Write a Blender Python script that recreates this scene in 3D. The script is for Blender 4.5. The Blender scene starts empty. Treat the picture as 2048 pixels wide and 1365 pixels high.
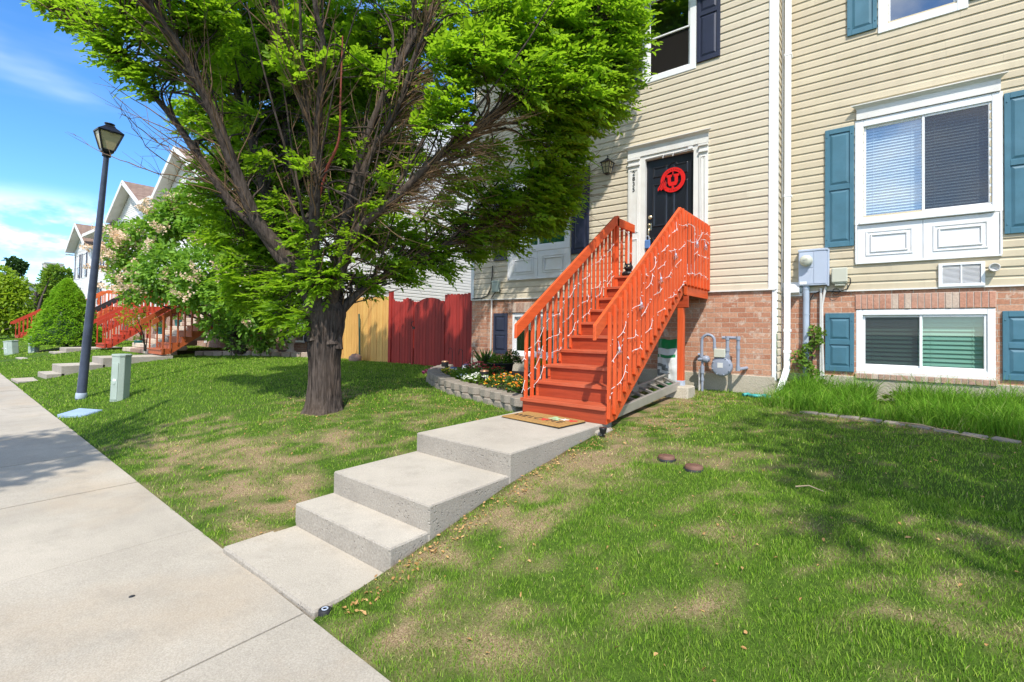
import bpy, math, random
import numpy as np
from mathutils import Vector, Matrix
RAD = math.radians
SC = bpy.context.scene
COL = SC.collection
rng = random.Random(11)
nr = np.random.default_rng(11)
OFF = {}

# ------------------------------------------------------------------ mesh helpers
class MB:
    def __init__(s): s.v = []; s.f = []; s.m = []; s.s = []
    def add(s, vs, fs, m=0, sm=False):
        n = len(s.v); s.v += [tuple(p) for p in vs]; s.f += [tuple(i+n for i in f) for f in fs]
        s.m += [m]*len(fs); s.s += [sm]*len(fs); return s
    def box(s, x0, x1, y0, y1, z0, z1, m=0):
        x0, x1 = min(x0, x1), max(x0, x1); y0, y1 = min(y0, y1), max(y0, y1); z0, z1 = min(z0, z1), max(z0, z1)
        return s.add([(x0,y0,z0),(x1,y0,z0),(x1,y1,z0),(x0,y1,z0),(x0,y0,z1),(x1,y0,z1),(x1,y1,z1),(x0,y1,z1)],
              [(3,2,1,0),(4,5,6,7),(0,1,5,4),(1,2,6,5),(2,3,7,6),(3,0,4,7)], m)
    def beam(s, a, b, w, h, m=0, up=(0,0,1)):
        a = Vector(a); b = Vector(b); d = (b-a).normalized(); u = Vector(up)
        sd = d.cross(u)
        if sd.length < 1e-4: sd = d.cross(Vector((1,0,0)))
        sd.normalize(); u = sd.cross(d).normalized()
        q = []
        for p in (a, b):
            for i, j in ((-1,-1),(1,-1),(1,1),(-1,1)): q.append(p + sd*(i*w/2) + u*(j*h/2))
        return s.add(q, [(0,1,2,3),(7,6,5,4),(0,4,5,1),(1,5,6,2),(2,6,7,3),(3,7,4,0)], m)
    def tube(s, pts, r, n=8, m=0, caps=True, sm=True):
        pts = [Vector(p) for p in pts]; k = len(pts)
        if not isinstance(r, (list, tuple)): r = [r]*k
        vs = []; u = None
        for i, p in enumerate(pts):
            d = (pts[min(i+1,k-1)] - pts[max(i-1,0)]).normalized()
            if u is None:
                u = d.cross(Vector((0,0,1)))
                if u.length < 1e-3: u = d.cross(Vector((1,0,0)))
            u = (u - d*u.dot(d)).normalized(); w = d.cross(u)
            for j in range(n):
                a = 2*math.pi*j/n; vs.append(p + (u*math.cos(a) + w*math.sin(a))*r[i])
        fs = [(i*n+j, i*n+(j+1)%n, (i+1)*n+(j+1)%n, (i+1)*n+j) for i in range(k-1) for j in range(n)]
        s.add(vs, fs, m, sm)
        if caps: s.add([vs[j] for j in range(n)], [tuple(range(n))[::-1]], m); s.add(vs[-n:], [tuple(range(n))], m)
        return s
    def lathe(s, prof, c=(0,0,0), n=20, m=0, axis='z', sm=True):
        vs = []; k = len(prof)
        for r, h in prof:
            for j in range(n):
                a = 2*math.pi*j/n; x, y = r*math.cos(a), r*math.sin(a)
                p = (x,y,h) if axis == 'z' else ((x,-h,y) if axis == 'y' else (h,x,y))
                vs.append((p[0]+c[0], p[1]+c[1], p[2]+c[2]))
        fs = [(i*n+j, i*n+(j+1)%n, (i+1)*n+(j+1)%n, (i+1)*n+j) for i in range(k-1) for j in range(n)]
        s.add(vs, fs, m, sm)
        if prof[0][0] > 1e-6: s.add(vs[:n], [tuple(range(n))[::-1]], m)
        if prof[-1][0] > 1e-6: s.add(vs[-n:], [tuple(range(n))], m)
        return s
    def prism(s, poly, d0, d1, plane='yz', m=0):
        def P(a, b, d): return (d,a,b) if plane == 'yz' else ((a,d,b) if plane == 'xz' else (a,b,d))
        k = len(poly); vs = [P(a,b,d0) for a,b in poly] + [P(a,b,d1) for a,b in poly]
        return s.add(vs, [tuple(range(k))[::-1], tuple(range(k,2*k))] + [(i,(i+1)%k,k+(i+1)%k,k+i) for i in range(k)], m)
    def build(s, name, mats, parent=None, at=None, bevel=0, mod=None):
        o = npmesh(name, np.array(s.v, dtype=np.float64).reshape(-1,3), s.f, mats, parent, at, mi=s.m, sm=s.s)
        if bevel:
            b = o.modifiers.new('bevel', 'BEVEL'); b.width = bevel; b.segments = 1; b.limit_method = 'ANGLE'; b.angle_limit = RAD(40)
        return o

def npmesh(name, V, F, mats, parent=None, at=None, mi=None, sm=None, attrs=None, fix=False):
    """F: list of tuples, or an (n,k) array. Vertices are world coordinates; they are made local to the thing's base."""
    off = np.array(OFF.get(parent.name, (0,0,0)) if parent else (at or (0,0,0)), dtype=np.float64)
    V = np.asarray(V, dtype=np.float64) - off
    me = bpy.data.meshes.new(name)
    if isinstance(F, np.ndarray):
        n, k = F.shape; tot = np.full(n, k); idx = F.reshape(-1)
    else:
        tot = np.array([len(f) for f in F]); idx = np.fromiter((i for f in F for i in f), dtype=np.int64); n = len(F)
    me.vertices.add(len(V)); me.vertices.foreach_set('co', V.astype(np.float32).reshape(-1))
    me.loops.add(len(idx)); me.loops.foreach_set('vertex_index', idx.astype(np.int32))
    me.polygons.add(n); st = np.concatenate([[0], np.cumsum(tot)[:-1]])
    me.polygons.foreach_set('loop_start', st.astype(np.int32)); me.polygons.foreach_set('loop_total', tot.astype(np.int32))
    if mi is not None: me.polygons.foreach_set('material_index', np.asarray(mi, dtype=np.int32))
    if sm is not None:
        me.polygons.foreach_set('use_smooth', np.asarray(np.broadcast_to(sm, n), dtype=bool))
    if attrs:
        for an, av in attrs.items():
            a = me.attributes.new(an, 'FLOAT', 'POINT'); a.data.foreach_set('value', np.asarray(av, dtype=np.float32))
    me.update(calc_edges=True); me.validate()
    if not isinstance(mats, (list, tuple)): mats = [mats]
    for x in mats: me.materials.append(x)
    o = bpy.data.objects.new(name, me); COL.objects.link(o)
    if parent: o.parent = parent
    elif at is not None: o.location = at
    OFF[o.name] = tuple(off)
    return o

def tag(o, label, cat, group=None, kind=None):
    o['label'] = label; o['category'] = cat
    if group: o['group'] = group
    if kind: o['kind'] = kind
    return o
def thing(name, label, cat, loc=(0,0,0), group=None):
    o = bpy.data.objects.new(name, None); COL.objects.link(o); o.location = loc; o.empty_display_size = .2
    OFF[o.name] = tuple(loc); return tag(o, label, cat, group)
def struct(o): o['kind'] = 'structure'; return o
def dup(root, loc, rz=0, label=None, sc=None):
    r = root.copy(); COL.objects.link(r); r.location = loc; r.rotation_euler = (0,0,rz)
    if sc: r.scale = (sc,)*3 if not isinstance(sc, tuple) else sc
    if label: r['label'] = label
    for ch in list(root.children):
        c = ch.copy(); COL.objects.link(c); c.parent = r
        for g in list(ch.children):
            d = g.copy(); COL.objects.link(d); d.parent = c
    return r

def vnoise(x, y, sc=1.0, seed=0):
    x = np.asarray(x)*sc; y = np.asarray(y)*sc
    xi = np.floor(x).astype(np.int64); yi = np.floor(y).astype(np.int64); fx = x-xi; fy = y-yi
    fx = fx*fx*(3-2*fx); fy = fy*fy*(3-2*fy)
    def h(a, b):
        n = (a*374761393 + b*668265263 + seed*974634777) & 0x7fffffff
        n = ((n ^ (n >> 13))*1274126177) & 0x7fffffff
        return ((n ^ (n >> 16)) & 0xffff)/65535.0
    return (h(xi,yi)*(1-fx)+h(xi+1,yi)*fx)*(1-fy) + (h(xi,yi+1)*(1-fx)+h(xi+1,yi+1)*fx)*fy

# ------------------------------------------------------------------ materials
class NT:
    def __init__(s, name):
        s.mat = bpy.data.materials.new(name); s.mat.use_nodes = True; s.t = s.mat.node_tree; s.t.nodes.clear()
        s.out = s.n('ShaderNodeOutputMaterial')
    def n(s, typ, **kw):
        x = s.t.nodes.new(typ)
        for k, v in kw.items(): setattr(x, k, v)
        return x
    def l(s, a, b): s.t.links.new(a, b)
    def coord(s, scale=(1,1,1)):
        c = s.n('ShaderNodeTexCoord'); m = s.n('ShaderNodeMapping'); m.inputs['Scale'].default_value = scale
        s.l(c.outputs['Object'], m.inputs['Vector']); return m.outputs[0]
    def noise(s, vec, scale, detail=4, rough=.55):
        x = s.n('ShaderNodeTexNoise'); x.inputs['Scale'].default_value = scale; x.inputs['Detail'].default_value = detail
        x.inputs['Roughness'].default_value = rough
        if vec is not None: s.l(vec, x.inputs['Vector'])
        return x.outputs['Fac']
    def ramp(s, fac, stops, interp='LINEAR'):
        r = s.n('ShaderNodeValToRGB'); e = r.color_ramp.elements; r.color_ramp.interpolation = interp
        while len(e) < len(stops): e.new(.5)
        for i, (p, c) in enumerate(stops):
            e[i].position = p; e[i].color = (*c, 1) if len(c) == 3 else c
        s.l(fac, r.inputs['Fac']); return r.outputs['Color']
    def mix(s, fac, a, b, blend='MIX'):
        m = s.n('ShaderNodeMix', data_type='RGBA', blend_type=blend)
        for val, i in ((fac,0),(a,6),(b,7)):
            if hasattr(val, 'links') or hasattr(val, 'is_linked'): s.l(val, m.inputs[i])
            elif i == 0: m.inputs[0].default_value = val
            else: m.inputs[i].default_value = (*val, 1)
        return m.outputs[2]
    def math(s, op, a, b=None):
        m = s.n('ShaderNodeMath', operation=op)
        for val, i in ((a,0),(b,1)):
            if val is None: continue
            if hasattr(val, 'is_linked'): s.l(val, m.inputs[i])
            else: m.inputs[i].default_value = val
        return m.outputs[0]
    def bump(s, h, strength=.3, dist=.01):
        b = s.n('ShaderNodeBump'); b.inputs['Strength'].default_value = strength; b.inputs['Distance'].default_value = dist
        s.l(h, b.inputs['Height']); return b.outputs[0]
    def pbr(s, col, rough=.6, metal=0, normal=None, spec=.4):
        p = s.n('ShaderNodeBsdfPrincipled')
        if hasattr(col, 'is_linked'): s.l(col, p.inputs['Base Color'])
        else: p.inputs['Base Color'].default_value = (*col, 1)
        if hasattr(rough, 'is_linked'): s.l(rough, p.inputs['Roughness'])
        else: p.inputs['Roughness'].default_value = rough
        p.inputs['Metallic'].default_value = metal; p.inputs['Specular IOR Level'].default_value = spec
        if normal is not None: s.l(normal, p.inputs['Normal'])
        s.l(p.outputs[0], s.out.inputs[0]); return p

def mul(c, k): return tuple(min(1, x*k) for x in c)
def paint(name, c, rough=.5, var=.12, ns=3, bump=.08, bs=60, metal=0, spec=.4, dirt=None, dirt_amt=.5, isl=0, streak=False):
    t = NT(name); v = t.coord()
    col = t.ramp(t.noise(v, ns, 5), [(.3, mul(c,1-var)), (.7, mul(c,1+var))])
    if isl:
        ge = t.n('ShaderNodeNewGeometry'); col = t.mix(.5, col, t.ramp(ge.outputs['Random Per Island'], [(0,(.5-isl,)*3),(1,(.5+isl,)*3)]), 'OVERLAY')
    if streak:
        sv = t.coord((2.2,2.2,.25)); col = t.mix(t.ramp(t.noise(sv, 2.0, 7, .65), [(.5,(0,0,0)),(.75,(.35,.35,.35))]), col, mul(c,.72))
    if dirt:
        f = t.ramp(t.noise(v, 1.7, 8, .65), [(.5,(0,0,0)), (.72,(dirt_amt,)*3)])
        col = t.mix(f, col, dirt)
    t.pbr(col, rough, metal, t.bump(t.noise(v, bs, 3), bump, .004), spec); return t.mat
def wood(name, c, axis=2, rough=.5, var=.28, dark=None, spec=.35):
    t = NT(name); sc = [22,22,22]; sc[axis] = 1.3; v = t.coord(tuple(sc))
    g = t.noise(v, 1.5, 6, .6)
    col = t.ramp(g, [(.25, mul(c,1-var)), (.55, c), (.8, mul(c,1+var*.6))])
    ge = t.n('ShaderNodeNewGeometry'); col = t.mix(.55, col, t.ramp(ge.outputs['Random Per Island'], [(0,(.34,.34,.34)),(1,(.66,.66,.66))]), 'OVERLAY')
    big = t.noise(t.coord(), 2.2, 5)
    col = t.mix(t.ramp(big, [(.45,(0,0,0)),(.75,(.45,.45,.45))]), col, dark or mul(c,.6))
    t.pbr(col, rough, 0, t.bump(g, .22, .004), spec); return t.mat
def brickmat(name, c1, c2, mortar, pale):
    t = NT(name); c = t.n('ShaderNodeTexCoord'); s = t.n('ShaderNodeSeparateXYZ'); t.l(c.outputs['Object'], s.inputs[0])
    u = t.math('ADD', s.outputs[0], s.outputs[1]); cb = t.n('ShaderNodeCombineXYZ'); t.l(u, cb.inputs[0]); t.l(s.outputs[2], cb.inputs[1])
    nz = t.noise(c.outputs['Object'], 14, 2); ds = t.n('ShaderNodeVectorMath', operation='MULTIPLY_ADD')
    cc = t.n('ShaderNodeCombineXYZ'); t.l(nz, cc.inputs[0]); t.l(nz, cc.inputs[1])
    t.l(cc.outputs[0], ds.inputs[0]); ds.inputs[1].default_value = (.006,.006,0); t.l(cb.outputs[0], ds.inputs[2])
    b = t.n('ShaderNodeTexBrick'); t.l(ds.outputs[0], b.inputs['Vector'])
    b.inputs['Color1'].default_value = (*c1,1); b.inputs['Color2'].default_value = (*c2,1); b.inputs['Mortar'].default_value = (*mortar,1)
    b.inputs['Scale'].default_value = 1; b.inputs['Mortar Size'].default_value = .0055; b.inputs['Mortar Smooth'].default_value = .3
    b.inputs['Brick Width'].default_value = .245; b.inputs['Row Height'].default_value = .0833; b.inputs['Bias'].default_value = -.1
    n1 = t.noise(c.outputs['Object'], 5.5, 9, .7); n2 = t.noise(c.outputs['Object'], 38, 4)
    pf = t.math('MULTIPLY', t.ramp(n1, [(.54,(0,0,0)),(.62,(.85,.85,.85))]), t.math('SUBTRACT', 1.0, b.outputs['Fac']))
    col = t.mix(pf, b.outputs['Color'], pale)
    col = t.mix(.35, col, t.ramp(n2, [(.3,(.2,.13,.1)),(.7,(.75,.6,.5))]), 'OVERLAY')
    h = t.math('ADD', t.math('MULTIPLY', b.outputs['Fac'], -1.0), t.math('MULTIPLY', n2, .5))
    t.pbr(col, .88, 0, t.bump(h, .7, .008), .2); return t.mat
def concrete(name, c, stain=(.3,.2,.1), amt=.35, rough=.85, bs=90, bstr=.35, pits=False):
    t = NT(name); v = t.coord()
    col = t.ramp(t.noise(v, 1.2, 8, .65), [(.3, mul(c,.84)), (.7, mul(c,1.1))])
    fine = t.noise(v, bs*1.6, 3)
    col = t.mix(.5, col, t.ramp(fine, [(.3,(.32,.31,.3)),(.7,(.68,.68,.68))]), 'OVERLAY')
    f = t.ramp(t.noise(v, .75, 7, .6), [(.5,(0,0,0)),(.72,(amt,)*3)]); col = t.mix(f, col, stain)
    ge = t.n('ShaderNodeNewGeometry'); col = t.mix(.4, col, t.ramp(ge.outputs['Random Per Island'], [(0,(.42,.42,.42)),(1,(.58,.58,.58))]), 'OVERLAY')
    f2 = t.ramp(t.noise(v, 3.1, 9, .7), [(.52,(0,0,0)),(.66,(.3,.3,.3))]); col = t.mix(f2, col, mul(c,.62))
    spk = t.n('ShaderNodeTexVoronoi'); spk.inputs['Scale'].default_value = 9; t.l(v, spk.inputs['Vector'])
    col = t.mix(t.ramp(spk.outputs['Distance'], [(.0,(.75,.75,.75)),(.045,(0,0,0))]), col, (.14,.12,.1))
    h = t.noise(v, bs, 5, .7)
    if pits:
        pv = t.n('ShaderNodeTexVoronoi'); pv.inputs['Scale'].default_value = 34; t.l(v, pv.inputs['Vector'])
        pit = t.math('MULTIPLY', t.ramp(pv.outputs['Distance'], [(.1,(0,0,0)),(.28,(1,1,1))]), 1.0)
        m = t.ramp(t.noise(v, 4, 4), [(.45,(1,1,1)),(.55,(0,0,0))])
        h = t.math('ADD', h, t.math('MULTIPLY', t.math('MAXIMUM', pit, m), 1.5))
    t.pbr(col, rough, 0, t.bump(h, bstr, .006), .25); return t.mat
def leafmat(name, c, var=.35, trans=.4, hue2=None, rough=.5):
    t = NT(name); g = t.n('ShaderNodeNewGeometry'); r = g.outputs['Random Per Island']
    c2 = hue2 or (c[0]*1.5, c[1]*1.15, c[2]*.8)
    col = t.ramp(r, [(0, mul(c,1-var)), (.5, c), (1, c2)])
    big = t.noise(t.coord(), 1.1, 3); col = t.mix(t.ramp(big, [(.35,(0,0,0)),(.65,(.5,.5,.5))]), col, c2)
    p = t.pbr(col, rough, 0, None, .3)
    tr = t.n('ShaderNodeBsdfTranslucent'); t.l(t.mix(.6, col, (c2[0]*1.6, c2[1]*1.7, c2[2])), tr.inputs[0])
    m = t.n('ShaderNodeMixShader'); m.inputs[0].default_value = trans
    t.l(p.outputs[0], m.inputs[1]); t.l(tr.outputs[0], m.inputs[2]); t.l(m.outputs[0], t.out.inputs[0]); return t.mat
def grassmat(name, green, green2, straw):
    t = NT(name); g = t.n('ShaderNodeNewGeometry'); r = g.outputs['Random Per Island']
    a = t.n('ShaderNodeAttribute', attribute_name='dry'); 
    col = t.ramp(r, [(0, mul(green,.6)), (.5, green), (.9, green2), (1, (green2[0]*1.6,green2[1]*1.25,green2[2]*2))])
    s = t.ramp(r, [(0, mul(straw,.5)), (.5, mul(straw,.85)), (1, mul(straw,1.2))])
    col = t.mix(a.outputs['Fac'], col, s)
    p = t.pbr(col, .75, 0, None, .08)
    tr = t.n('ShaderNodeBsdfTranslucent'); t.l(col, tr.inputs[0]); m = t.n('ShaderNodeMixShader'); m.inputs[0].default_value = .3
    t.l(p.outputs[0], m.inputs[1]); t.l(tr.outputs[0], m.inputs[2]); t.l(m.outputs[0], t.out.inputs[0]); return t.mat
def glassmat(name, tint=(.85,.93,.9), refl=.28):
    t = NT(name); lw = t.n('ShaderNodeLayerWeight'); lw.inputs[0].default_value = .32
    lw.inputs[0].default_value = .5; f = t.math('ADD', t.math('MULTIPLY', t.math('POWER', lw.outputs['Facing'], 4.0), .75), refl)
    v = t.coord(); nb = t.bump(t.noise(v, 1.1, 1), .02, .01)
    tr = t.n('ShaderNodeBsdfTransparent'); tr.inputs[0].default_value = (*tint,1)
    gl = t.n('ShaderNodeBsdfGlossy'); gl.inputs['Roughness'].default_value = .015; gl.inputs['Color'].default_value = (.92,.95,.95,1); t.l(nb, gl.inputs['Normal'])
    m = t.n('ShaderNodeMixShader'); t.l(f, m.inputs[0]); t.l(tr.outputs[0], m.inputs[1]); t.l(gl.outputs[0], m.inputs[2]); t.l(m.outputs[0], t.out.inputs[0])
    return t.mat
def screenmat(name, c=(.03,.03,.035), op=.55):
    t = NT(name); d = t.n('ShaderNodeBsdfDiffuse'); d.inputs[0].default_value = (*c,1); tr = t.n('ShaderNodeBsdfTransparent')
    m = t.n('ShaderNodeMixShader'); m.inputs[0].default_value = op; t.l(tr.outputs[0], m.inputs[1]); t.l(d.outputs[0], m.inputs[2]); t.l(m.outputs[0], t.out.inputs[0]); return t.mat
def barkmat(name, c):
    t = NT(name); v = t.coord((11,11,1.3)); n = t.noise(v, 2.4, 9, .7)
    col = t.ramp(n, [(.36, mul(c,.28)), (.5, c), (.68, mul(c,1.9))])
    f = t.ramp(t.noise(t.coord(), 1.6, 5), [(.45,(0,0,0)),(.7,(.55,.55,.55))]); col = t.mix(f, col, (c[0]*1.7, c[1]*1.5, c[2]*1.25))
    t.pbr(col, .9, 0, t.bump(n, .9, .03), .15); return t.mat

M = {}
M['siding'] = paint('cream_siding', (.60,.52,.385), .5, .03, 2, .05, 120, dirt=(.50,.43,.33), dirt_amt=.25, isl=.05, streak=True)
M['siding_tan'] = paint('tan_siding', (.545,.46,.315), .5, .04, 2, .05, 120, dirt=(.45,.36,.21), dirt_amt=.3, isl=.05, streak=True)
M['siding_far'] = paint('pale_siding', (.74,.71,.66), .55, .03, 2, .05, 120)
M['white'] = paint('white_trim', (.80,.80,.79), .4, .03, 3, .03, 90)
M['trim'] = paint('offwhite_trim', (.74,.72,.67), .5, .05, 3, .05, 70, dirt=(.5,.43,.34), dirt_amt=.4)
M['apron'] = paint('white_panel', (.78,.78,.77), .45, .03, 3, .04, 60, dirt=(.55,.42,.28), dirt_amt=.3)
M['brick'] = brickmat('brick_wall', (.41,.20,.125), (.56,.335,.225), (.52,.45,.37), (.60,.51,.42))
M['brick_dull'] = brickmat('brick_dull', (.40,.23,.17), (.47,.31,.24), (.48,.44,.38), (.55,.49,.42))
M['found'] = concrete('foundation', (.45,.40,.31), (.3,.24,.16), .3, .9, 40, .7, True)
M['conc'] = concrete('concrete_walk', (.425,.378,.305), (.45,.32,.19), .4)
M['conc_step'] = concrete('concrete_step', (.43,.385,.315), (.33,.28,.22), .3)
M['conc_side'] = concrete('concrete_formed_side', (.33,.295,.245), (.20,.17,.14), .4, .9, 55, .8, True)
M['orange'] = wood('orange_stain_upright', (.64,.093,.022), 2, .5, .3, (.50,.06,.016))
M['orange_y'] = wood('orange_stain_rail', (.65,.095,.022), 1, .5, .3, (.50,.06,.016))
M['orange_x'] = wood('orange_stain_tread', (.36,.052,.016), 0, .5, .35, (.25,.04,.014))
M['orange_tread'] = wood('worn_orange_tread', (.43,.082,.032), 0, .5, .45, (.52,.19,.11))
M['red_far'] = wood('red_stain', (.46,.05,.022), 2, .5, .2)
M['brown_far'] = wood('brown_stain', (.38,.085,.025), 2, .5, .25)
M['orange_far'] = wood('faded_orange_stain', (.62,.13,.03), 2, .5, .2)
M['black_rail'] = paint('black_brown_rail', (.03,.026,.024), .5)
M['shut_blue'] = paint('blue_shutter_paint', (.058,.158,.21), .45, .12, 4, .1, 90, dirt=(.12,.24,.31), dirt_amt=.35)
M['shut_navy'] = paint('navy_shutter_paint', (.022,.027,.055), .42, .12, 4, .08, 90)
M['door'] = paint('door_paint', (.012,.013,.018), .3, .1, 3, .03, 90, spec=.5)
M['brass'] = paint('brass_plated', (.62,.52,.34), .28, .08, 8, .02, 60, metal=1)
M['black'] = paint('black_metal', (.013,.013,.014), .4)
M['rubber'] = paint('black_rubber', (.016,.016,.017), .65)
M['amber'] = paint('frosted_glass', (.55,.46,.27), .35, .06)
M['pole'] = paint('pole_paint', (.045,.055,.085), .38, .25, 6, .2, 40, dirt=(.09,.1,.14), dirt_amt=.3)
M['glass'] = glassmat('window_glass')
M['glass_dim'] = glassmat('window_glass_dim', (.72,.85,.80), .12)
M['screen'] = screenmat('insect_screen', (.05,.05,.06), .6)
M['screen_dark'] = screenmat('dark_insect_screen', (.025,.022,.02), .8)
M['blind'] = paint('blind_slat', (.62,.68,.76), .5, .02)
M['blind_teal'] = paint('tinted_blind_slat', (.25,.41,.36), .5, .02)
M['dark'] = paint('dark_interior', (.03,.03,.035), .9)
M['curtain'] = paint('green_shade', (.08,.30,.17), .8)
M['grey_metal'] = paint('grey_enamel', (.42,.47,.56), .4, .05, 4, .04, 60)
M['gas'] = paint('gas_grey', (.26,.29,.35), .42, .08, 6, .06, 50)
M['beige_box'] = paint('beige_plastic', (.52,.52,.42), .5, .04)
M['pvc'] = paint('conduit_white', (.60,.58,.54), .5)
M['pvc_grey'] = paint('conduit_grey', (.36,.42,.50), .45, .08)
M['clear'] = glassmat('clear_plastic', (.9,.9,.88), .2)
M['redfence'] = wood('red_fence_paint', (.33,.028,.020), 2, .6, .15)
M['yelfence'] = wood('golden_fence_board', (.68,.37,.105), 2, .6, .18, (.5,.27,.07))
M['bark'] = barkmat('tree_bark', (.075,.058,.048))
M['twig'] = paint('twig_bark', (.19,.115,.06), .8, .4, 2)
M['twig_red'] = paint('red_twig_bark', (.22,.05,.03), .7, .3, 2)
M['leaf'] = leafmat('leaf_green', (.145,.30,.016), .45, .56, (.28,.43,.022))
M['lilac_leaf'] = leafmat('lilac_leaf', (.15,.31,.04), .42, .4, (.25,.42,.05))
M['lilac_flower'] = leafmat('faded_blossom', (.78,.55,.40), .15, .25, (.88,.70,.56))
M['yellow_leaf'] = leafmat('yellow_leaf', (.38,.36,.03), .3, .4, (.5,.42,.04))
M['conifer'] = leafmat('conifer_green', (.19,.40,.03), .45, .3, (.34,.54,.04))
M['juniper'] = leafmat('juniper_green', (.14,.26,.03), .45, .3, (.28,.40,.04))
M['juniper_dk'] = leafmat('dark_juniper_green', (.035,.08,.018), .45, .2, (.06,.12,.025))
M['locust'] = leafmat('lime_leaf', (.20,.33,.02), .35, .45, (.32,.42,.03))
M['plant'] = leafmat('plant_green', (.10,.21,.025), .4, .35)
M['plant_dk'] = leafmat('dark_plant_green', (.05,.12,.02), .4, .3)
M['grass'] = grassmat('lawn_blade', (.130,.300,.013), (.235,.43,.022), (.66,.56,.26))
M['tall'] = grassmat('tall_grass_blade', (.12,.29,.02), (.20,.40,.03), (.58,.50,.24))
for nm, c in (('f_orange',(.80,.26,.02)),('f_yellow',(.78,.62,.06)),('f_white',(.85,.85,.82)),('f_pink',(.72,.10,.14)),('f_red',(.55,.02,.03)),('f_purple',(.2,.03,.09))):
    M[nm] = leafmat(nm+'_petal', c, .2, .25, mul(c,1.15))
M['soil'] = concrete('bed_soil', (.07,.05,.038), (.05,.035,.025), .4, .95, 30, .9)
M['block'] = concrete('block_stone', (.27,.232,.185), (.26,.22,.18), .35, .92, 45, .9)
M['rock'] = concrete('rock_red', (.32,.2,.15), (.2,.13,.1), .4, .9, 20, .9)
M['rock_pale'] = concrete('rock_pale', (.5,.46,.4), (.33,.29,.24), .4, .9, 20, .9)
M['edging'] = concrete('edging_stone', (.40,.31,.25), (.28,.2,.16), .4, .92, 30, .9)
M['stonestep'] = concrete('stone_step', (.52,.42,.32), (.36,.2,.14), .5, .92, 18, .9)
M['alu'] = paint('dull_aluminium', (.46,.43,.38), .42, .1, 5, .05, 60, metal=.55)
M['coir'] = paint('coir', (.36,.20,.06), .95, .25, 60, .8, 220)
M['ink'] = paint('mat_ink', (.05,.03,.02), .9)
M['mat_red'] = paint('mat_red', (.55,.05,.03), .9, .2, 60)
M['mat_green'] = paint('mat_green', (.35,.50,.28), .9, .2, 60)
M['mat_white'] = paint('mat_white', (.7,.66,.58), .9, .2, 60)
M['bag_green'] = paint('green_plastic', (.01,.19,.05), .35, .1, 6, .5, 14)
M['bag_white'] = paint('white_plastic', (.60,.60,.57), .38, .1, 6, .6, 10)
M['bag_grey'] = paint('grey_print', (.16,.17,.16), .4, .5, 14, .4, 10)
M['wire'] = paint('white_wire', (.78,.76,.74), .45)
M['sign_red'] = paint('red_sign_paint', (.66,.012,.01), .4, .06)
M['padlock'] = paint('blue_lockbox', (.10,.20,.42), .35)
M['lid_blue'] = paint('blue_grey_lid', (.30,.40,.52), .5, .1)
M['pedestal'] = paint('pale_green_plastic', (.36,.42,.36), .45, .08, 5, .05, 60)
M['sticker'] = paint('orange_sticker', (.75,.25,.08), .5)
M['porcelain'] = paint('porcelain', (.70,.72,.76), .2)
M['porcelain_blue'] = paint('porcelain_blue', (.10,.16,.32), .2, .5, 20)
M['copper'] = paint('copper_cap', (.55,.30,.17), .35, .15, 6, .05, 60, metal=.8)
M['teal'] = paint('teal_pot', (.02,.20,.22), .4)
M['stone_pot'] = paint('beige_pot', (.45,.36,.28), .7)
M['shingle'] = NT('x').mat
def shingles():
    t = NT('brown_shingle'); c = t.n('ShaderNodeTexCoord'); s = t.n('ShaderNodeSeparateXYZ'); t.l(c.outputs['Object'], s.inputs[0])
    cb = t.n('ShaderNodeCombineXYZ'); t.l(t.math('ADD', s.outputs[0], s.outputs[1]), cb.inputs[0]); t.l(t.math('MULTIPLY', s.outputs[2], 1.4), cb.inputs[1])
    b = t.n('ShaderNodeTexBrick'); t.l(cb.outputs[0], b.inputs['Vector']); b.inputs['Scale'].default_value = 1
    b.inputs['Brick Width'].default_value = .33; b.inputs['Row Height'].default_value = .17; b.inputs['Mortar Size'].default_value = .012
    b.inputs['Color1'].default_value = (.24,.16,.115,1); b.inputs['Color2'].default_value = (.31,.215,.16,1); b.inputs['Mortar'].default_value = (.14,.09,.07,1)
    t.pbr(b.outputs['Color'], .9, 0, t.bump(t.noise(t.coord(), 40, 3), .4, .01), .2); return t.mat
M['shingle'] = shingles()
M['asphalt'] = concrete('asphalt', (.05,.05,.052), (.07,.065,.06), .3, .9, 60, .6)
M['valve'] = paint('rust_brown_lid', (.15,.075,.05), .7, .3, 12, .3, 40)
M['hose'] = paint('teal_hose', (.05,.32,.30), .4)
M['stick'] = paint('dead_stick', (.42,.31,.19), .85, .2)
M['litter'] = leafmat('dead_leaf', (.42,.21,.07), .45, .1, (.55,.34,.14))
M['stake'] = paint('green_stake', (.05,.10,.07), .5)
M['brick_a'] = concrete('lintel_brick', (.50,.25,.17), (.62,.5,.4), .75, .9, 30, .9)
M['brick_b'] = concrete('sill_brick', (.44,.28,.21), (.55,.45,.36), .6, .9, 30, .9)
GQ = 1.0; SUN_E = 3.8; SKY_S = .15; EXPO = .56; CLOUD_C = (9.5,9.6,9.9); CLOUD_OFF = (.62,.35,0)
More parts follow.
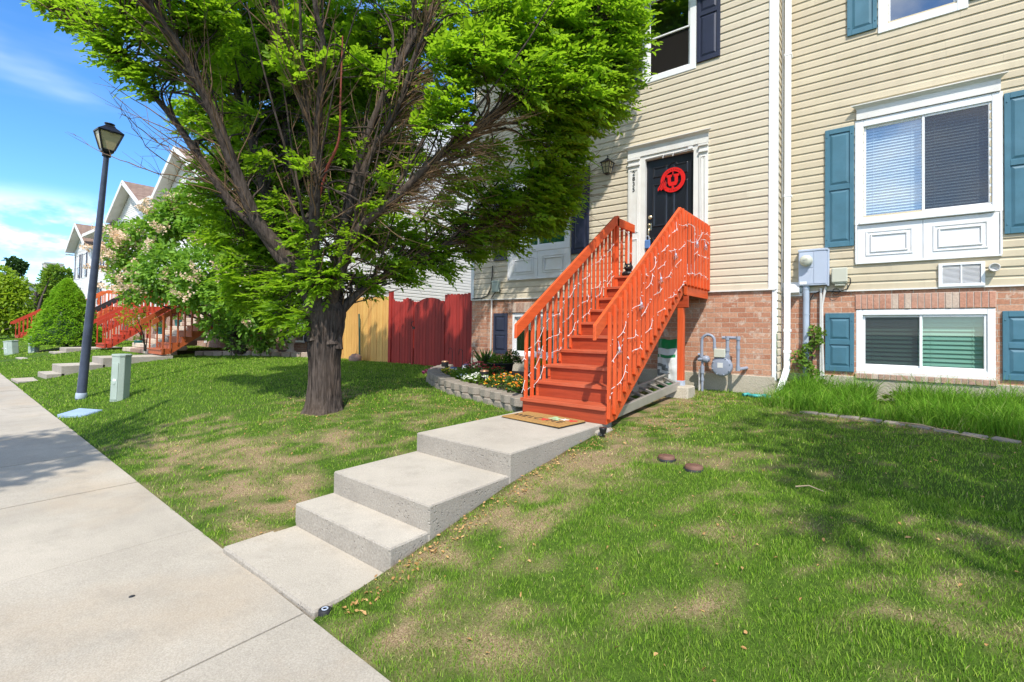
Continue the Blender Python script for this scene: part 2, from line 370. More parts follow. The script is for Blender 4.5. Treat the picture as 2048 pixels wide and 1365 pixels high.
# ------------------------------------------------------------------ terrain
PROF_Y = [-60,-2.6,-2.5,-2.3,-2.25,1.36,1.44,1.9,2.3,3.1,4.0,4.8,6.5,8.5,60]
PROF_Z = [-1.76,-1.72,-1.72,-1.70,-1.60,-1.585,-1.555,-1.49,-1.415,-1.255,-1.13,-1.065,-1.005,-.975,-.95]
def edge_y(X): return 1.42 - .0357*(np.asarray(X, dtype=float)+2.5)
def gz(X, Y, lump=True):
    X = np.asarray(X, dtype=float); Y = np.asarray(Y, dtype=float)
    t = Y - (edge_y(np.clip(X,-140,20))-1.42)
    z = np.interp(t, PROF_Y, PROF_Z)
    z = z + .03*np.clip((-2.5-X)/4,0,1)*np.clip((X+13)/3,0,1)*np.clip((t-1.5)/1.5,0,1)*np.clip((8-t)/3,0,1)*2
    if lump: z = z + (vnoise(X,Y,1.3,3)-.5)*.035*np.clip((t-1.45)/.5,0,1)*np.clip((8.2-t),0,1)
    # level strip of the bare earth beside the stair
    return z
PATHS = [(-3.56,-2.41,1.30,4.95)]
DRY = [(-6.5,2.2,.9,.35,.9),(-4.83,2.45,.7,.3,.9),(-4.25,2.04,.5,.3,1),(-5.8,2.4,.7,.3,.9),(-6.5,4.3,.9,.6,.8),(-5.4,4.75,1.0,.6,.8),(-4.6,3.0,.7,.6,.75),
       (-8.4,2.5,.5,.25,.7),(-3.75,1.75,.35,.35,.9),(-2.5,5.6,.9,1.0,1.2),(-2.6,6.9,.9,1.1,1.2),(-2.1,3.8,.4,1.2,1.0),(-2.25,2.8,.22,.7,.85),(-2.3,2.1,.2,.5,.6),
       (-1.45,4.5,.5,.3,.7),(-1.85,1.58,.2,.1,.35),(-1.45,1.75,.15,.1,.3),(-.7,2.5,.3,.15,.5),(.13,3.0,.18,.14,.8),(-1.0,2.35,.3,.2,.3),(-1.6,2.6,.3,.3,.4),
       (-4.4,4.3,.8,.7,.7),(-6.1,3.6,.6,.5,.7),(-11.2,2.7,.5,.15,.6),(-1.9,5.2,.5,.9,.6),(.2,6.75,1.4,.22,.9),(1.0,6.45,.8,.2,.9),(-.7,7.0,.5,.2,.7),(-5.0,1.75,1.2,.25,.55),(-30,4.6,2.2,1.1,1.3)]
def dryf(X, Y):
    d = np.zeros_like(X)
    for x, y, rx, ry, s in DRY:
        q = ((X-x)/rx)**2 + ((Y-y)/ry)**2
        d = np.maximum(d, s*np.exp(-q*.9))
    n = vnoise(X,Y,2.6,5)*.25 + vnoise(X,Y,7.3,6)*.38 + vnoise(X,Y,17,7)*.37
    base = np.where(X > -2.5, .235 - .06*np.clip(Y-2.4,0,3) - .05*np.clip(X+1.0,0,2), .22 - .12*np.clip(Y-2.6,0,2))
    base = np.where(X < -8, -.2, base)
    return np.clip(base + d*(.05+.75*n) + (n-.5)*1.5, 0, 1)

def grid_lines(segs):
    out = []
    for a, b, st in segs: out += list(np.arange(a, b, st))
    return out + [segs[-1][1]]
gx = np.array(sorted(set(np.round(grid_lines([(-1500,-400,275),(-400,-140,65),(-140,-40,5),(-40,-14,.8),(-14,-3.56,.16),(-3.56,-2.41,.05),(-2.41,3,.12),(3,12,1.5),(12,60,12),(60,400,85),(400,1500,275)]),3))))
gy = np.array(sorted(set(np.round(grid_lines([(-1500,-400,275),(-400,-60,85),(-60,-4,8),(-4,0,.5),(0,9,.12),(9,20,1.4),(20,60,8),(60,400,85),(400,1500,275)]),3))))
GX, GY = np.meshgrid(gx, gy)
GZ = gz(GX, GY)
GZ[(GX > -3.545) & (GX < -2.425) & (GY > 1.2) & (GY < 4.85)] = -1.75
DR = dryf(GX, GY)
nxg, nyg = len(gx), len(gy)
ii = np.arange(nxg*nyg).reshape(nyg, nxg)
F = np.stack([ii[:-1,:-1], ii[:-1,1:], ii[1:,1:], ii[1:,:-1]], -1).reshape(-1,4)
def groundmat():
    t = NT('lawn_soil'); a = t.n('ShaderNodeAttribute', attribute_name='dry'); v = t.coord()
    n1 = t.noise(v, 26, 6, .7); n2 = t.noise(v, 110, 4)
    green = t.ramp(n1, [(.3,(.03,.065,.008)),(.7,(.09,.15,.02))])
    straw = t.ramp(n2, [(.3,(.14,.09,.05)),(.5,(.27,.19,.105)),(.75,(.42,.33,.19))])
    col = t.mix(t.ramp(a.outputs['Fac'], [(.15,(0,0,0)),(.7,(1,1,1))]), green, straw)
    t.pbr(col, .95, 0, t.bump(n2, .8, .015), .1); return t.mat
M['ground'] = groundmat()
struct(npmesh('ground', np.stack([GX,GY,GZ],-1).reshape(-1,3), F, M['ground'], sm=True, attrs={'dry': DR.reshape(-1)}))

# road behind the camera, with its kerb
road = MB()
for x0, x1 in ((-140,-60),(-60,-20),(-20,60)):
    y0, y1 = float(edge_y(x0))-1.42-3.0, float(edge_y(x1))-1.42-3.0
    road.add([(x0,y0-8,-1.70),(x1,y1-8,-1.70),(x1,y1,-1.69),(x0,y0,-1.69)], [(0,1,2,3)])
struct(road.build('road', M['asphalt']))
kb = MB()
for x0, x1 in ((-60,-20),(-20,20)):
    y0, y1 = float(edge_y(x0))-1.42-2.98, float(edge_y(x1))-1.42-2.98
    kb.beam((x0,y0+.08,-1.64),(x1,y1+.08,-1.64),.16,.14)
struct(kb.build('kerb', M['conc']))

# sidewalk slabs: one sheet of separate slabs with tooled joints
sw = MB()
xs = [-75]; 
jx = [-2.50-1.68*k for k in range(-5,44)]
for k in range(len(jx)-1):
    a, b = jx[k+1]+.006, jx[k]-.006
    ya, yb = float(edge_y(a)), float(edge_y(b)); dz = rng.uniform(-.004,.004)
    w = 1.56
    vs = []
    for (x, y1, r) in ((a,ya,0),(b,yb,1)):
        for yy, zz in ((y1,-1.70),(y1,-1.571),(y1-.012,-1.559),(y1-w+.012,-1.559),(y1-w,-1.571),(y1-w,-1.70)):
            vs.append((x,yy,zz+dz))
    fs = [(i,i+1,7+i,6+i) for i in range(5)] + [tuple(range(6)), tuple(range(11,5,-1))]
    sw.add([(x,y,z) for x,y,z in vs], [f[::-1] for f in fs])
    # joint filler a little lower
    sw.add([(b-.001,yb-.004,-1.568),(b+.014,yb-.004,-1.568),(b+.014,yb-w+.004,-1.568),(b-.001,yb-w+.004,-1.568)], [(3,2,1,0)], 1)
M['joint'] = concrete('joint_dirt', (.20,.165,.12), (.13,.10,.07), .5, .95, 60, .6)
struct(sw.build('sidewalk', [M['conc'], M['joint']]))

# ------------------------------------------------------------------ concrete entry steps
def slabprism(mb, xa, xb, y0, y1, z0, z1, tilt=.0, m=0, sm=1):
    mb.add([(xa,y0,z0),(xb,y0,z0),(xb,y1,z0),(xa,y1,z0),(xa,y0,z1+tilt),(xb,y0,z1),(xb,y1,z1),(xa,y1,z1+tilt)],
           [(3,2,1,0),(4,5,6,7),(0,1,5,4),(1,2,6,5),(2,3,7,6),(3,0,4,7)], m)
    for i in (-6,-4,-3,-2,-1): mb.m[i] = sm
cs = thing('concrete_steps', 'three broad concrete steps and pad leading from the sidewalk to the bright orange stairs', 'steps', (-3,1.42,-1.55), 'concrete entry steps along the street')
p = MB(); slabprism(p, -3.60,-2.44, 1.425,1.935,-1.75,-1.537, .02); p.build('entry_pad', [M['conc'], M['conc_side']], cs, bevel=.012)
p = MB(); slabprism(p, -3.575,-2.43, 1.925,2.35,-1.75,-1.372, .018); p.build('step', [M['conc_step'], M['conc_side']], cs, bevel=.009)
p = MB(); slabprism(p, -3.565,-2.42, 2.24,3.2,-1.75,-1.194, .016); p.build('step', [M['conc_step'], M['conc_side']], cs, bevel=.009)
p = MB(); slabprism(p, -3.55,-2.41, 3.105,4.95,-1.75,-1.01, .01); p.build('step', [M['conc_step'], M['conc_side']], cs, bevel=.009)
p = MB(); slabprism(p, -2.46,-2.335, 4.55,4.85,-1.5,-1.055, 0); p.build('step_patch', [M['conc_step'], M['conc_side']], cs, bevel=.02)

def far_steps(label, x0, x1, y0, spec, pad):
    t = thing('concrete_steps', label, 'steps', (x0,y0,-1.5), 'concrete entry steps along the street')
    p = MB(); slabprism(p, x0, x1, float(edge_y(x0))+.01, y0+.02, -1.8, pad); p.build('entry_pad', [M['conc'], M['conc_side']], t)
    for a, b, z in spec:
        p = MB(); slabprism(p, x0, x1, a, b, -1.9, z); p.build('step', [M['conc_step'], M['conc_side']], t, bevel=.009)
far_steps('concrete steps climbing the lawn just behind the leaning lamp post', -18.75,-17.55, 2.53, [(2.53,2.9,-1.345),(2.82,3.75,-1.14),(3.69,5.4,-.955)], -1.50)
far_steps('concrete steps climbing the lawn in front of the lit conical shrub', -28.0,-26.75, 2.80, [(2.80,3.15,-1.55),(3.11,4.15,-1.39),(4.1,4.48,-1.174),(4.43,6.3,-1.01)], -1.60)
far_steps('pale concrete steps beyond the conical shrub, left of the green pedestals', -37.5,-36.2, 3.15, [(3.15,3.7,-1.48),(3.65,4.9,-1.34),(4.85,6.5,-1.18)], -1.56)
far_steps('farthest pale concrete steps, up the lawn under the lime green tree', -47.2,-45.9, 3.5, [(3.5,4.1,-1.46),(4.05,5.2,-1.32),(5.15,7.0,-1.16)], -1.56)

# ------------------------------------------------------------------ wall builders
def clip_u(u0, u1, z0, z1, holes):
    iv = [(u0,u1)]
    zc = (z0+z1)/2
    for a, b, c, d in holes:
        if c < zc < d:
            nx = []
            for s, e in iv:
                if b <= s or a >= e: nx.append((s,e)); continue
                if s < a: nx.append((s,a))
                if e > b: nx.append((b,e))
            iv = nx
    return iv
def siding(mb, u0, u1, z0, z1, plane, face='y-', holes=(), h=.1245, m=0, base=None, top=None):
    """horizontal Dutch-lap siding; 'top' is an optional function u-range limiter for gables: z -> (u0,u1)"""
    base = z0 if base is None else base
    def P(u, z, d):
        return (u, plane-d, z) if face == 'y-' else (plane+d, u, z)
    k = 0; z = base
    while z < z1 - 1e-4:
        zt = min(z+h, z1); hh = zt-z
        a0, a1 = (u0,u1) if top is None else top(z+hh/2)
        if a1 > a0:
            iv = []
            for s, e in clip_u(a0, a1, z, zt, holes):
                q = s + rng.uniform(.4,3.6)
                if top is None and q < e-.4: iv += [(s,q,0),(q-.0,e,.0022)]
                else: iv.append((s,e,0))
            jz = rng.uniform(-.0012,.0012)
            for s, e, dd in iv:
                prof = [(z,.001),(z+jz,.017+dd),(z+.66*hh,.0135+dd),(z+.78*hh,.005+dd),(zt,.003+dd)]
                vs = [P(s,zz,d) for zz,d in prof] + [P(e,zz,d) for zz,d in prof]
                fs = [(i,5+i,6+i,1+i) for i in range(4)]
                if face == 'x+': fs = [f for f in fs]
                mb.add(vs, fs, m)
        z = zt
def flatwall(mb, u0, u1, z0, z1, plane, face='y-', holes=(), m=0, depth=.1):
    us = sorted({u0,u1,*[h[i] for h in holes for i in (0,1) if u0 < h[i] < u1]})
    zs = sorted({z0,z1,*[h[i] for h in holes for i in (2,3) if z0 < h[i] < z1]})
    def P(u, z, d=0): return (u, plane+d, z) if face == 'y-' else (plane-d, u, z)
    for i in range(len(us)-1):
        for j in range(len(zs)-1):
            uc, zc = (us[i]+us[i+1])/2, (zs[j]+zs[j+1])/2
            if any(a < uc < b and c < zc < d for a,b,c,d in holes): continue
            mb.add([P(us[i],zs[j]),P(us[i+1],zs[j]),P(us[i+1],zs[j+1]),P(us[i],zs[j+1])], [(0,1,2,3)], m)
    for a,b,c,d in holes:      # reveals
        if b <= u0 or a >= u1 or d <= z0 or c >= z1: continue
        q = [(a,c),(b,c),(b,d),(a,d)]
        for i in range(4):
            A, B = q[i], q[(i+1)%4]
            mb.add([P(*A),P(*B),P(*B,depth),P(*A,depth)], [(0,1,2,3)], m)

def window(root, x0, x1, z0, z1, y, fw=.085, kind='slide', blind=None, screen=(), glass='glass', screen_mat='screen', proj=.03, rail=None, curtain=None, simple=False, fm='white'):
    """a window in the wall plane y (facing -y). kind: slide (two sashes side by side) or hung (two sashes one above the other)"""
    f = MB(); sw_ = .045
    f.box(x0,x0+fw,y-proj,y+.06,z0,z1); f.box(x1-fw,x1,y-proj,y+.06,z0,z1)
    f.box(x0+fw,x1-fw,y-proj,y+.06,z1-fw,z1); f.box(x0+fw,x1-fw,y-proj,y+.06,z0,z0+fw)
    a0, a1, b0, b1 = x0+fw, x1-fw, z0+fw, z1-fw
    if kind == 'slide':
        xm = (a0+a1)/2; sash = [(a0,xm+.02,b0,b1,y+.025),(xm-.02,a1,b0,b1,y+.0)]
    elif kind == 'hung':
        zm = rail or (b0+b1)/2; sash = [(a0,a1,zm-.02,b1,y+.0),(a0,a1,b0,zm+.02,y+.025)]
    else: sash = [(a0,a1,b0,b1,y+.01)]
    if not simple:
        for (p0,p1,q0,q1,yy) in sash:
            s = .032
            f.box(p0,p0+s,yy-.012,yy+.02,q0,q1); f.box(p1-s,p1,yy-.012,yy+.02,q0,q1)
            f.box(p0+s,p1-s,yy-.012,yy+.02,q1-s,q1); f.box(p0+s,p1-s,yy-.012,yy+.02,q0,q0+s)
    elif kind == 'hung': f.box(a0,a1,y-.01,y+.02,zm-.03,zm+.03)
    # dark room behind
    f.add([(a0-.3,y+.6,b0-.2),(a1+.3,y+.6,b0-.2),(a1+.3,y+.6,b1+.2),(a0-.3,y+.6,b1+.2),(a0-.02,y+.061,b0-.02),(a1+.02,y+.061,b0-.02),(a1+.02,y+.061,b1+.02),(a0-.02,y+.061,b1+.02)],
          [(0,1,2,3),(4,5,1,0),(7,6,2,3),(4,0,3,7),(5,1,2,6)], 1)
    w = f.build('window', [M[fm], M['dark']], root, bevel=0 if simple else .006)
    for i, (p0,p1,q0,q1,yy) in enumerate(sash):
        g = MB(); s = .03 if not simple else 0; g.add([(p0+s,yy+.004,q0+s),(p1-s,yy+.004,q0+s),(p1-s,yy+.004,q1-s),(p0+s,yy+.004,q1-s)], [(0,1,2,3)]); g.build('pane', M[glass], w)
        if i in screen:
            g = MB(); g.add([(p0+s,yy-.006,q0+s),(p1-s,yy-.006,q0+s),(p1-s,yy-.006,q1-s),(p0+s,yy-.006,q1-s)], [(0,1,2,3)]); g.build('insect_screen', M[screen_mat], w)
    if blind:
        sp, tilt, bm, (c0,c1) = blind
        g = MB(); z = b0+.01; hw = sp*.58
        while z < b1-.01:
            for (s0,s1) in ((a0+.01,(a0+a1)/2-.006),((a0+a1)/2+.006,a1-.01)):
                dz = hw*math.sin(tilt)/1; dy = hw*math.cos(tilt)
                g.add([(s0,y+.10-dy,z-dz),(s1,y+.10-dy,z-dz),(s1,y+.10+dy,z+dz),(s0,y+.10+dy,z+dz)], [(0,1,2,3)])
            z += sp
        for u in (.18,.82):
            for (s0,s1) in ((a0,(a0+a1)/2),((a0+a1)/2,a1)):
                xx = s0+(s1-s0)*u; g.box(xx-.0015,xx+.0015,y+.072,y+.075,b0,b1)
        g.build('blind', M[bm], w)
    if curtain:
        g = MB(); n = 40
        for i in range(n):
            u0, u1 = i/n, (i+1)/n
            ya, yb = y+.2+.025*math.sin(i*1.9), y+.2+.025*math.sin((i+1)*1.9)
            xa, xb = a0+(a1-a0)*u0, a0+(a1-a0)*u1
            g.add([(xa,ya,b0),(xb,yb,b0),(xb,yb,b1),(xa,ya,b1)], [(0,1,2,3)])
        g.build('curtain', M[curtain], w)
    return w
def shutter(root, x0, x1, z0, z1, y, mat, panels=2, split=.5):
    s = MB(); d = .028; st = .055; t = .075
    s.box(x0,x1,y-.012,y,z0,z1)
    s.box(x0,x0+st,y-d,y-.012,z0,z1); s.box(x1-st,x1,y-d,y-.012,z0,z1)
    zs = [z0] + ([z0+(z1-z0)*split] if panels == 2 else []) + [z1]
    for i, zz in enumerate(zs):
        a = zz if i == 0 else (zz-t if i == len(zs)-1 else zz-t/2); s.box(x0+st,x1-st,y-d,y-.012,a,a+t)
    for i in range(len(zs)-1):
        a = zs[i]+(t if i == 0 else t/2)+.015; b = zs[i+1]-(t if i == len(zs)-2 else t/2)-.015
        p, q = x0+st+.012, x1-st-.012; e = .032
        vs = [(p,y-.0125,a),(q,y-.0125,a),(q,y-.0125,b),(p,y-.0125,b),(p+e,y-d+.003,a+e),(q-e,y-d+.003,a+e),(q-e,y-d+.003,b-e),(p+e,y-d+.003,b-e)]
        s.add(vs, [(4,5,6,7),(0,1,5,4),(1,2,6,5),(2,3,7,6),(3,0,4,7)])
    for xx in (x0+.025, x1-.025):
        for zz in (z0+.12, z1-.12): s.lathe([(.009,0),(.009,.006),(.0,.009)], (xx,y-d,zz), 8, 0, 'y')
    return s.build('shutter', M[mat], root, bevel=.003)
def apron(root, x0, x1, z0, z1, y, n=2, xm=None):
    a = MB(); a.box(x0,x1,y-.02,y+.05,z0,z1)
    a.box(x0,x1,y-.045,y-.02,z0,z0+.02); a.box(x0-.004,x0+.02,y-.045,y-.02,z0+.02,z1); a.box(x1-.02,x1+.004,y-.045,y-.02,z0+.02,z1)
    xs = [x0+.02, xm or (x0+x1)/2, x1-.02]
    for i in range(n):
        p0, p1 = xs[i]+.003, xs[i+1]-.003; q0, q1 = z0+.022, z1-.004
        a.box(p0,p1,y-.032,y-.02,q0,q1)
        e = .105
        for k, (o, d) in enumerate(((e,.042),(e+.055,.048))):
            A0,A1,B0,B1 = p0+o,p1-o,q0+o*.92,q1-o*.92; w = .022
            a.box(A0,A1,y-d,y-.032,B0,B0+w); a.box(A0,A1,y-d,y-.032,B1-w,B1); a.box(A0,A0+w,y-d,y-.032,B0+w,B1-w); a.box(A1-w,A1,y-d,y-.032,B0+w,B1-w)
    return a.build('apron_panel', M['apron'], root, bevel=.004)
def cornice(root, x0, x1, z0, z1, y, name='cornice', m='trim'):
    """flaring crown over a window head or door: frieze board and a sloping drip cap with mitred ends"""
    c = MB(); c.box(x0,x1,y-.05,y,z0,z1)
    prof = [(y-.05,z1-.001),(y-.062,z1+.01),(y-.085,z1+.028),(y-.115,z1+.040),(y-.115,z1+.052),(y-.01,z1+.075),(y-.01,z1-.001)]
    ex = [0,.012,.035,.065,.065,0,0]
    k = len(prof); vs = [(x0-e,a,b) for (a,b),e in zip(prof,ex)] + [(x1+e,a,b) for (a,b),e in zip(prof,ex)]
    c.add(vs, [tuple(range(k)), tuple(range(2*k-1,k-1,-1))] + [(i,k+i,k+(i+1)%k,(i+1)%k) for i in range(k)])
    return c.build(name, M[m], root)
# ------------------------------------------------------------------ the middle townhouse
YM, YR = 8.50, 9.00
ROOFZ = 6.45
def roof_plain(root, x0, x1, yf, yb, zeave, zr, name='roof'):
    r = MB(); ym = (yf+yb)/2; o = .42; t = .14
    for (ya, yc) in ((yf-o, ym),(yb+o, ym)):
        s = 1 if ya < yc else -1
        za = zeave - .12
        vs = [(x0,ya,za),(x1,ya,za),(x1,yc,zr),(x0,yc,zr),(x0,ya,za+t),(x1,ya,za+t),(x1,yc,zr+t),(x0,yc,zr+t)]
        r.add(vs, [(3,2,1,0),(4,5,6,7),(0,1,5,4),(2,3,7,6),(1,2,6,5),(3,0,4,7)], 0)
    return r.build(name, M['shingle'], root)
mh = thing('townhouse', 'cream sided brick based townhouse with the black panelled door and red door sign', 'house', (-4.6,8.5,-1.0))
XL, XR = -7.815, -1.36
sid0 = .70
holes_s = [(-6.62,-5.18,1.80,3.32),(-3.60,-2.50,.86,3.22),(-3.49,-2.69,4.68,6.12)]
w = MB(); siding(w, XL, XR, sid0, ROOFZ, YM, 'y-', holes_s, m=0); siding(w, YM, 19.0, sid0, ROOFZ, XR, 'x+', (), m=0)
w.add([(XL,YM,sid0),(XL,19,sid0),(XL,19,ROOFZ),(XL,YM,ROOFZ)], [(3,2,1,0)], 0)
w.build('siding_wall', M['siding'], mh)
b = MB(); holes_b = [(-6.60,-5.40,-.59,.375)]
flatwall(b, XL, XR, -.685, sid0, YM+.004, 'y-', holes_b, 0, .12); flatwall(b, YM+.004, 19, -.685, sid0, XL+.01, 'x+', (), 0)
b.build('brick_base', M['brick'], mh)
f = MB(); f.box(XL-.005, XR+.0, YM-.015, YM+.25, -1.6, -.685); f.build('foundation', M['found'], mh, bevel=.01)
# siding strip down the end wall to the ground
st = MB(); siding(st, YM+.02, YR-.01, -.72, sid0, XR+.01, 'x+'); st.box(XR-.045, XR+.012, YM-.012, YM+.02, -.74, sid0-.002, 1)
st.build('end_strip', [M['siding'], M['white']], mh)
c = MB(); c.box(XR-.10, XR+.022, YM-.028, YM-.0, sid0-.01, ROOFZ-.05); c.box(XR-.002, XR+.022, YM, YM+.09, sid0-.01, ROOFZ-.05)
c.build('corner_trim', M['white'], mh, bevel=.004)
for bx in ((XL-.02, XL+.075, YM-.028, YM, sid0-.01, ROOFZ-.05),(XR+.012,XR+.032,YR-.10,YR-.02,-.7,ROOFZ-.05)):
    c = MB(); c.box(*bx); c.build('corner_trim', M['white'], mh, bevel=.004)
s = MB(); s.box(XL, XR-.0, YM-.032, YM-.001, sid0-.022, sid0-.001); s.build('starter_strip', M['trim'], mh)
roof_plain(mh, XL-.1, XR+.1, YM, 19, ROOFZ, 9.0)
# living room window, apron, shutters
window(mh, -6.705,-5.10, 1.70,3.42, YM, .115, 'slide', None, (), 'glass', curtain='curtain')
apron(mh, -6.705,-5.085, 1.10,1.695, YM)
cornice(mh, -6.72,-5.085, 3.425,3.58, YM, 'window_cornice')
shutter(mh, -7.13,-6.745, 1.57,3.30, YM-.017, 'shut_navy'); shutter(mh, -5.06,-4.66, 1.555,3.30, YM-.017, 'shut_navy')
# basement window
window(mh, -6.635,-5.415, -.585,.37, YM+.05, .085, 'slide', None, (), 'glass_dim', proj=.03)
shutter(mh, -7.12,-6.715, -.55,.37, YM, 'shut_navy')
def soldier(root, x0, x1, z0, z1, y, n, name, m, dy=.012):
    l = MB(); w_ = (x1-x0)/n
    for i in range(n):
        a = x0+i*w_+.005; bb = x0+(i+1)*w_-.005; q = rng.uniform(-.003,.003)
        l.box(a,bb,y-dy+q,y+.10,z0+.004,z1-.004, 0 if rng.random() < .75 else 1)
    l.box(x0,x1,y-dy+.007,y+.09,z0,z1,2)
    return l.build(name, [M[m], M['brick_pale'] , M['mortar']], root, bevel=.003)
M['brick_pale'] = concrete('pale_brick', (.55,.43,.34), (.50,.30,.22), .6, .9, 30, .9)
M['mortar'] = concrete('mortar', (.52,.46,.39), (.4,.35,.3), .3, .95, 80, .6)
soldier(mh, -6.72,-5.35, .378,.60, YM, 18, 'lintel', 'brick_b'); soldier(mh, -6.68,-5.36, -.665,-.59, YM, 15, 'sill', 'brick_b', .04)
# upper window
window(mh, -3.575,-2.60, 4.59,6.22, YM, .11, 'hung', None, (1,), 'glass', 'screen_dark', rail=5.40)
shutter(mh, -2.585,-2.20, 4.67,6.18, YM-.017, 'shut_navy', 2, .55); shutter(mh, -3.975,-3.59, 4.67,6.18, YM-.017, 'shut_navy', 2, .55)
# door surround
DX0, DX1, DZ0, DZ1 = -3.505,-2.63,.93,3.165
d = MB(); yy = YM
for (p0,p1) in ((-3.835,-3.60),(-2.535,-2.385)):
    d.box(p0,p1,yy-.045,yy,.80,3.245)
    q0, q1 = p0+.03, p1-.03
    for (z0,z1) in ((.98,1.72),(1.84,3.02)):
        for k in (0,.022):
            e = k
            d.box(q0+e,q0+e+.014,yy-.058+k*.3,yy-.045,z0+e,z1-e); d.box(q1-e-.014,q1-e,yy-.058+k*.3,yy-.045,z0+e,z1-e)
            d.box(q0+e+.014,q1-e-.014,yy-.058+k*.3,yy-.045,z0+e,z0+e+.014); d.box(q0+e+.014,q1-e-.014,yy-.058+k*.3,yy-.045,z1-e-.014,z1-e)
    d.box(p0-.004,p1+.004,yy-.075,yy-.045,3.085,3.115); d.box(p0+.008,p1-.008,yy-.058,yy-.045,3.115,3.19); d.box(p0-.006,p1+.006,yy-.085,yy-.045,3.19,3.225)
d.box(-3.60,DX0,yy-.03,yy+.12,.80,3.245); d.box(DX1,-2.535,yy-.03,yy+.12,.80,3.245)   # jambs
d.box(DX0,DX1,yy-.03,yy+.12,DZ1,3.245); d.box(DX0,DX1,yy-.05,yy+.12,.86,DZ0-.004)
dr = d.build('door_surround', M['trim'], mh, bevel=.004)
cornice(mh, -3.84,-2.38, 3.247,3.40, YM, 'door_cornice')
def door(root, x0, x1, z0, z1, y):
    d = MB(); d.box(x0+.002,x1-.002,y,y+.045,z0,z1); W, H = x1-x0, z1-z0
    st = .115*W/.9; mid = .1*W/.9
    cols = ((x0+st*1.05, x0+W/2-mid/2),(x0+W/2+mid/2, x1-st*1.05)); rows = ((z0+.11*H,z0+.36*H),(z0+.44*H,z0+.795*H),(z0+.845*H,z0+.935*H))
    for a, b in cols:
        for c, e in rows:
            k = .035
            o = [(a,c),(b,c),(b,e),(a,e)]; i1 = [(a+k*.5,c+k*.5),(b-k*.5,c+k*.5),(b-k*.5,e-k*.5),(a+k*.5,e-k*.5)]; i2 = [(a+k*1.3,c+k*1.3),(b-k*1.3,c+k*1.3),(b-k*1.3,e-k*1.3),(a+k*1.3,e-k*1.3)]
            vs = [(p,y-.0005,q) for p,q in o] + [(p,y-.013,q) for p,q in i1] + [(p,y-.004,q) for p,q in i2]
            d.add(vs, [(j,(j+1)%4,4+(j+1)%4,4+j) for j in range(4)] + [(4+j,4+(j+1)%4,8+(j+1)%4,8+j) for j in range(4)] + [(8,9,10,11)])
    return d.build('door', M['door'], root, bevel=.002)
do = door(mh, DX0, DX1, DZ0, DZ1, YM+.055)
h = MB(); yd = YM+.055
h.lathe([(.038,0),(.038,.012),(.03,.016),(.017,.018),(.017,.032),(0,.034)], (-3.43,yd,2.11), 18, 0, 'y'); h.build('deadbolt', M['brass'], do)
h = MB(); h.box(-3.468,-3.408,yd-.014,yd,1.86,2.00); h.lathe([(.018,0),(.012,.04),(.02,.05),(0,.052)], (-3.438,yd-.01,1.965), 12, 0, 'y')
h.tube([(-3.438,yd-.014,1.90),(-3.438,yd-.05,1.885),(-3.438,yd-.062,1.84),(-3.438,yd-.06,1.79),(-3.438,yd-.045,1.74),(-3.438,yd-.008,1.715)], [.009,.011,.013,.012,.010,.012], 10)
h.lathe([(.02,0),(.016,.012),(0,.013)], (-3.438,yd,1.712), 12, 0, 'y'); h.build('door_handle', M['brass'], do, bevel=.004)
h = MB(); h.tube([(-3.20,yd-.004,2.99),(-3.17,yd-.012,3.02),(-3.12,yd-.012,3.02),(-3.10,yd-.012,2.98),(-3.05,yd-.012,3.03),(-2.99,yd-.012,3.05),(-2.95,yd-.012,3.03),(-2.93,yd-.004,2.99)], .006, 6); h.build('wreath_hook', M['black'], do)
# lettering helper
def text_mesh(txt, size, ext=.003, align='CENTER'):
    c = bpy.data.curves.new('lettering', 'FONT'); c.body = txt; c.size = size; c.extrude = ext; c.align_x = align; c.align_y = 'CENTER'
    o = bpy.data.objects.new('lettering', c); COL.objects.link(o); dg = bpy.context.evaluated_depsgraph_get(); dg.update()
    me = bpy.data.meshes.new_from_object(o.evaluated_get(dg)); vs = [tuple(v.co) for v in me.vertices]; fs = [tuple(p.vertices) for p in me.polygons]
    bpy.data.objects.remove(o); bpy.data.curves.remove(c); bpy.data.meshes.remove(me); return vs, fs
nm = MB()
for i, ch in enumerate('2835'):
    vs, fs = text_mesh(ch, .112, .004)
    nm.add([(-3.7175+x*1.0, YM-.05-z, 2.952-i*.1025+y) for x,y,z in vs], fs)
nm.build('house_number', M['black'], mh)
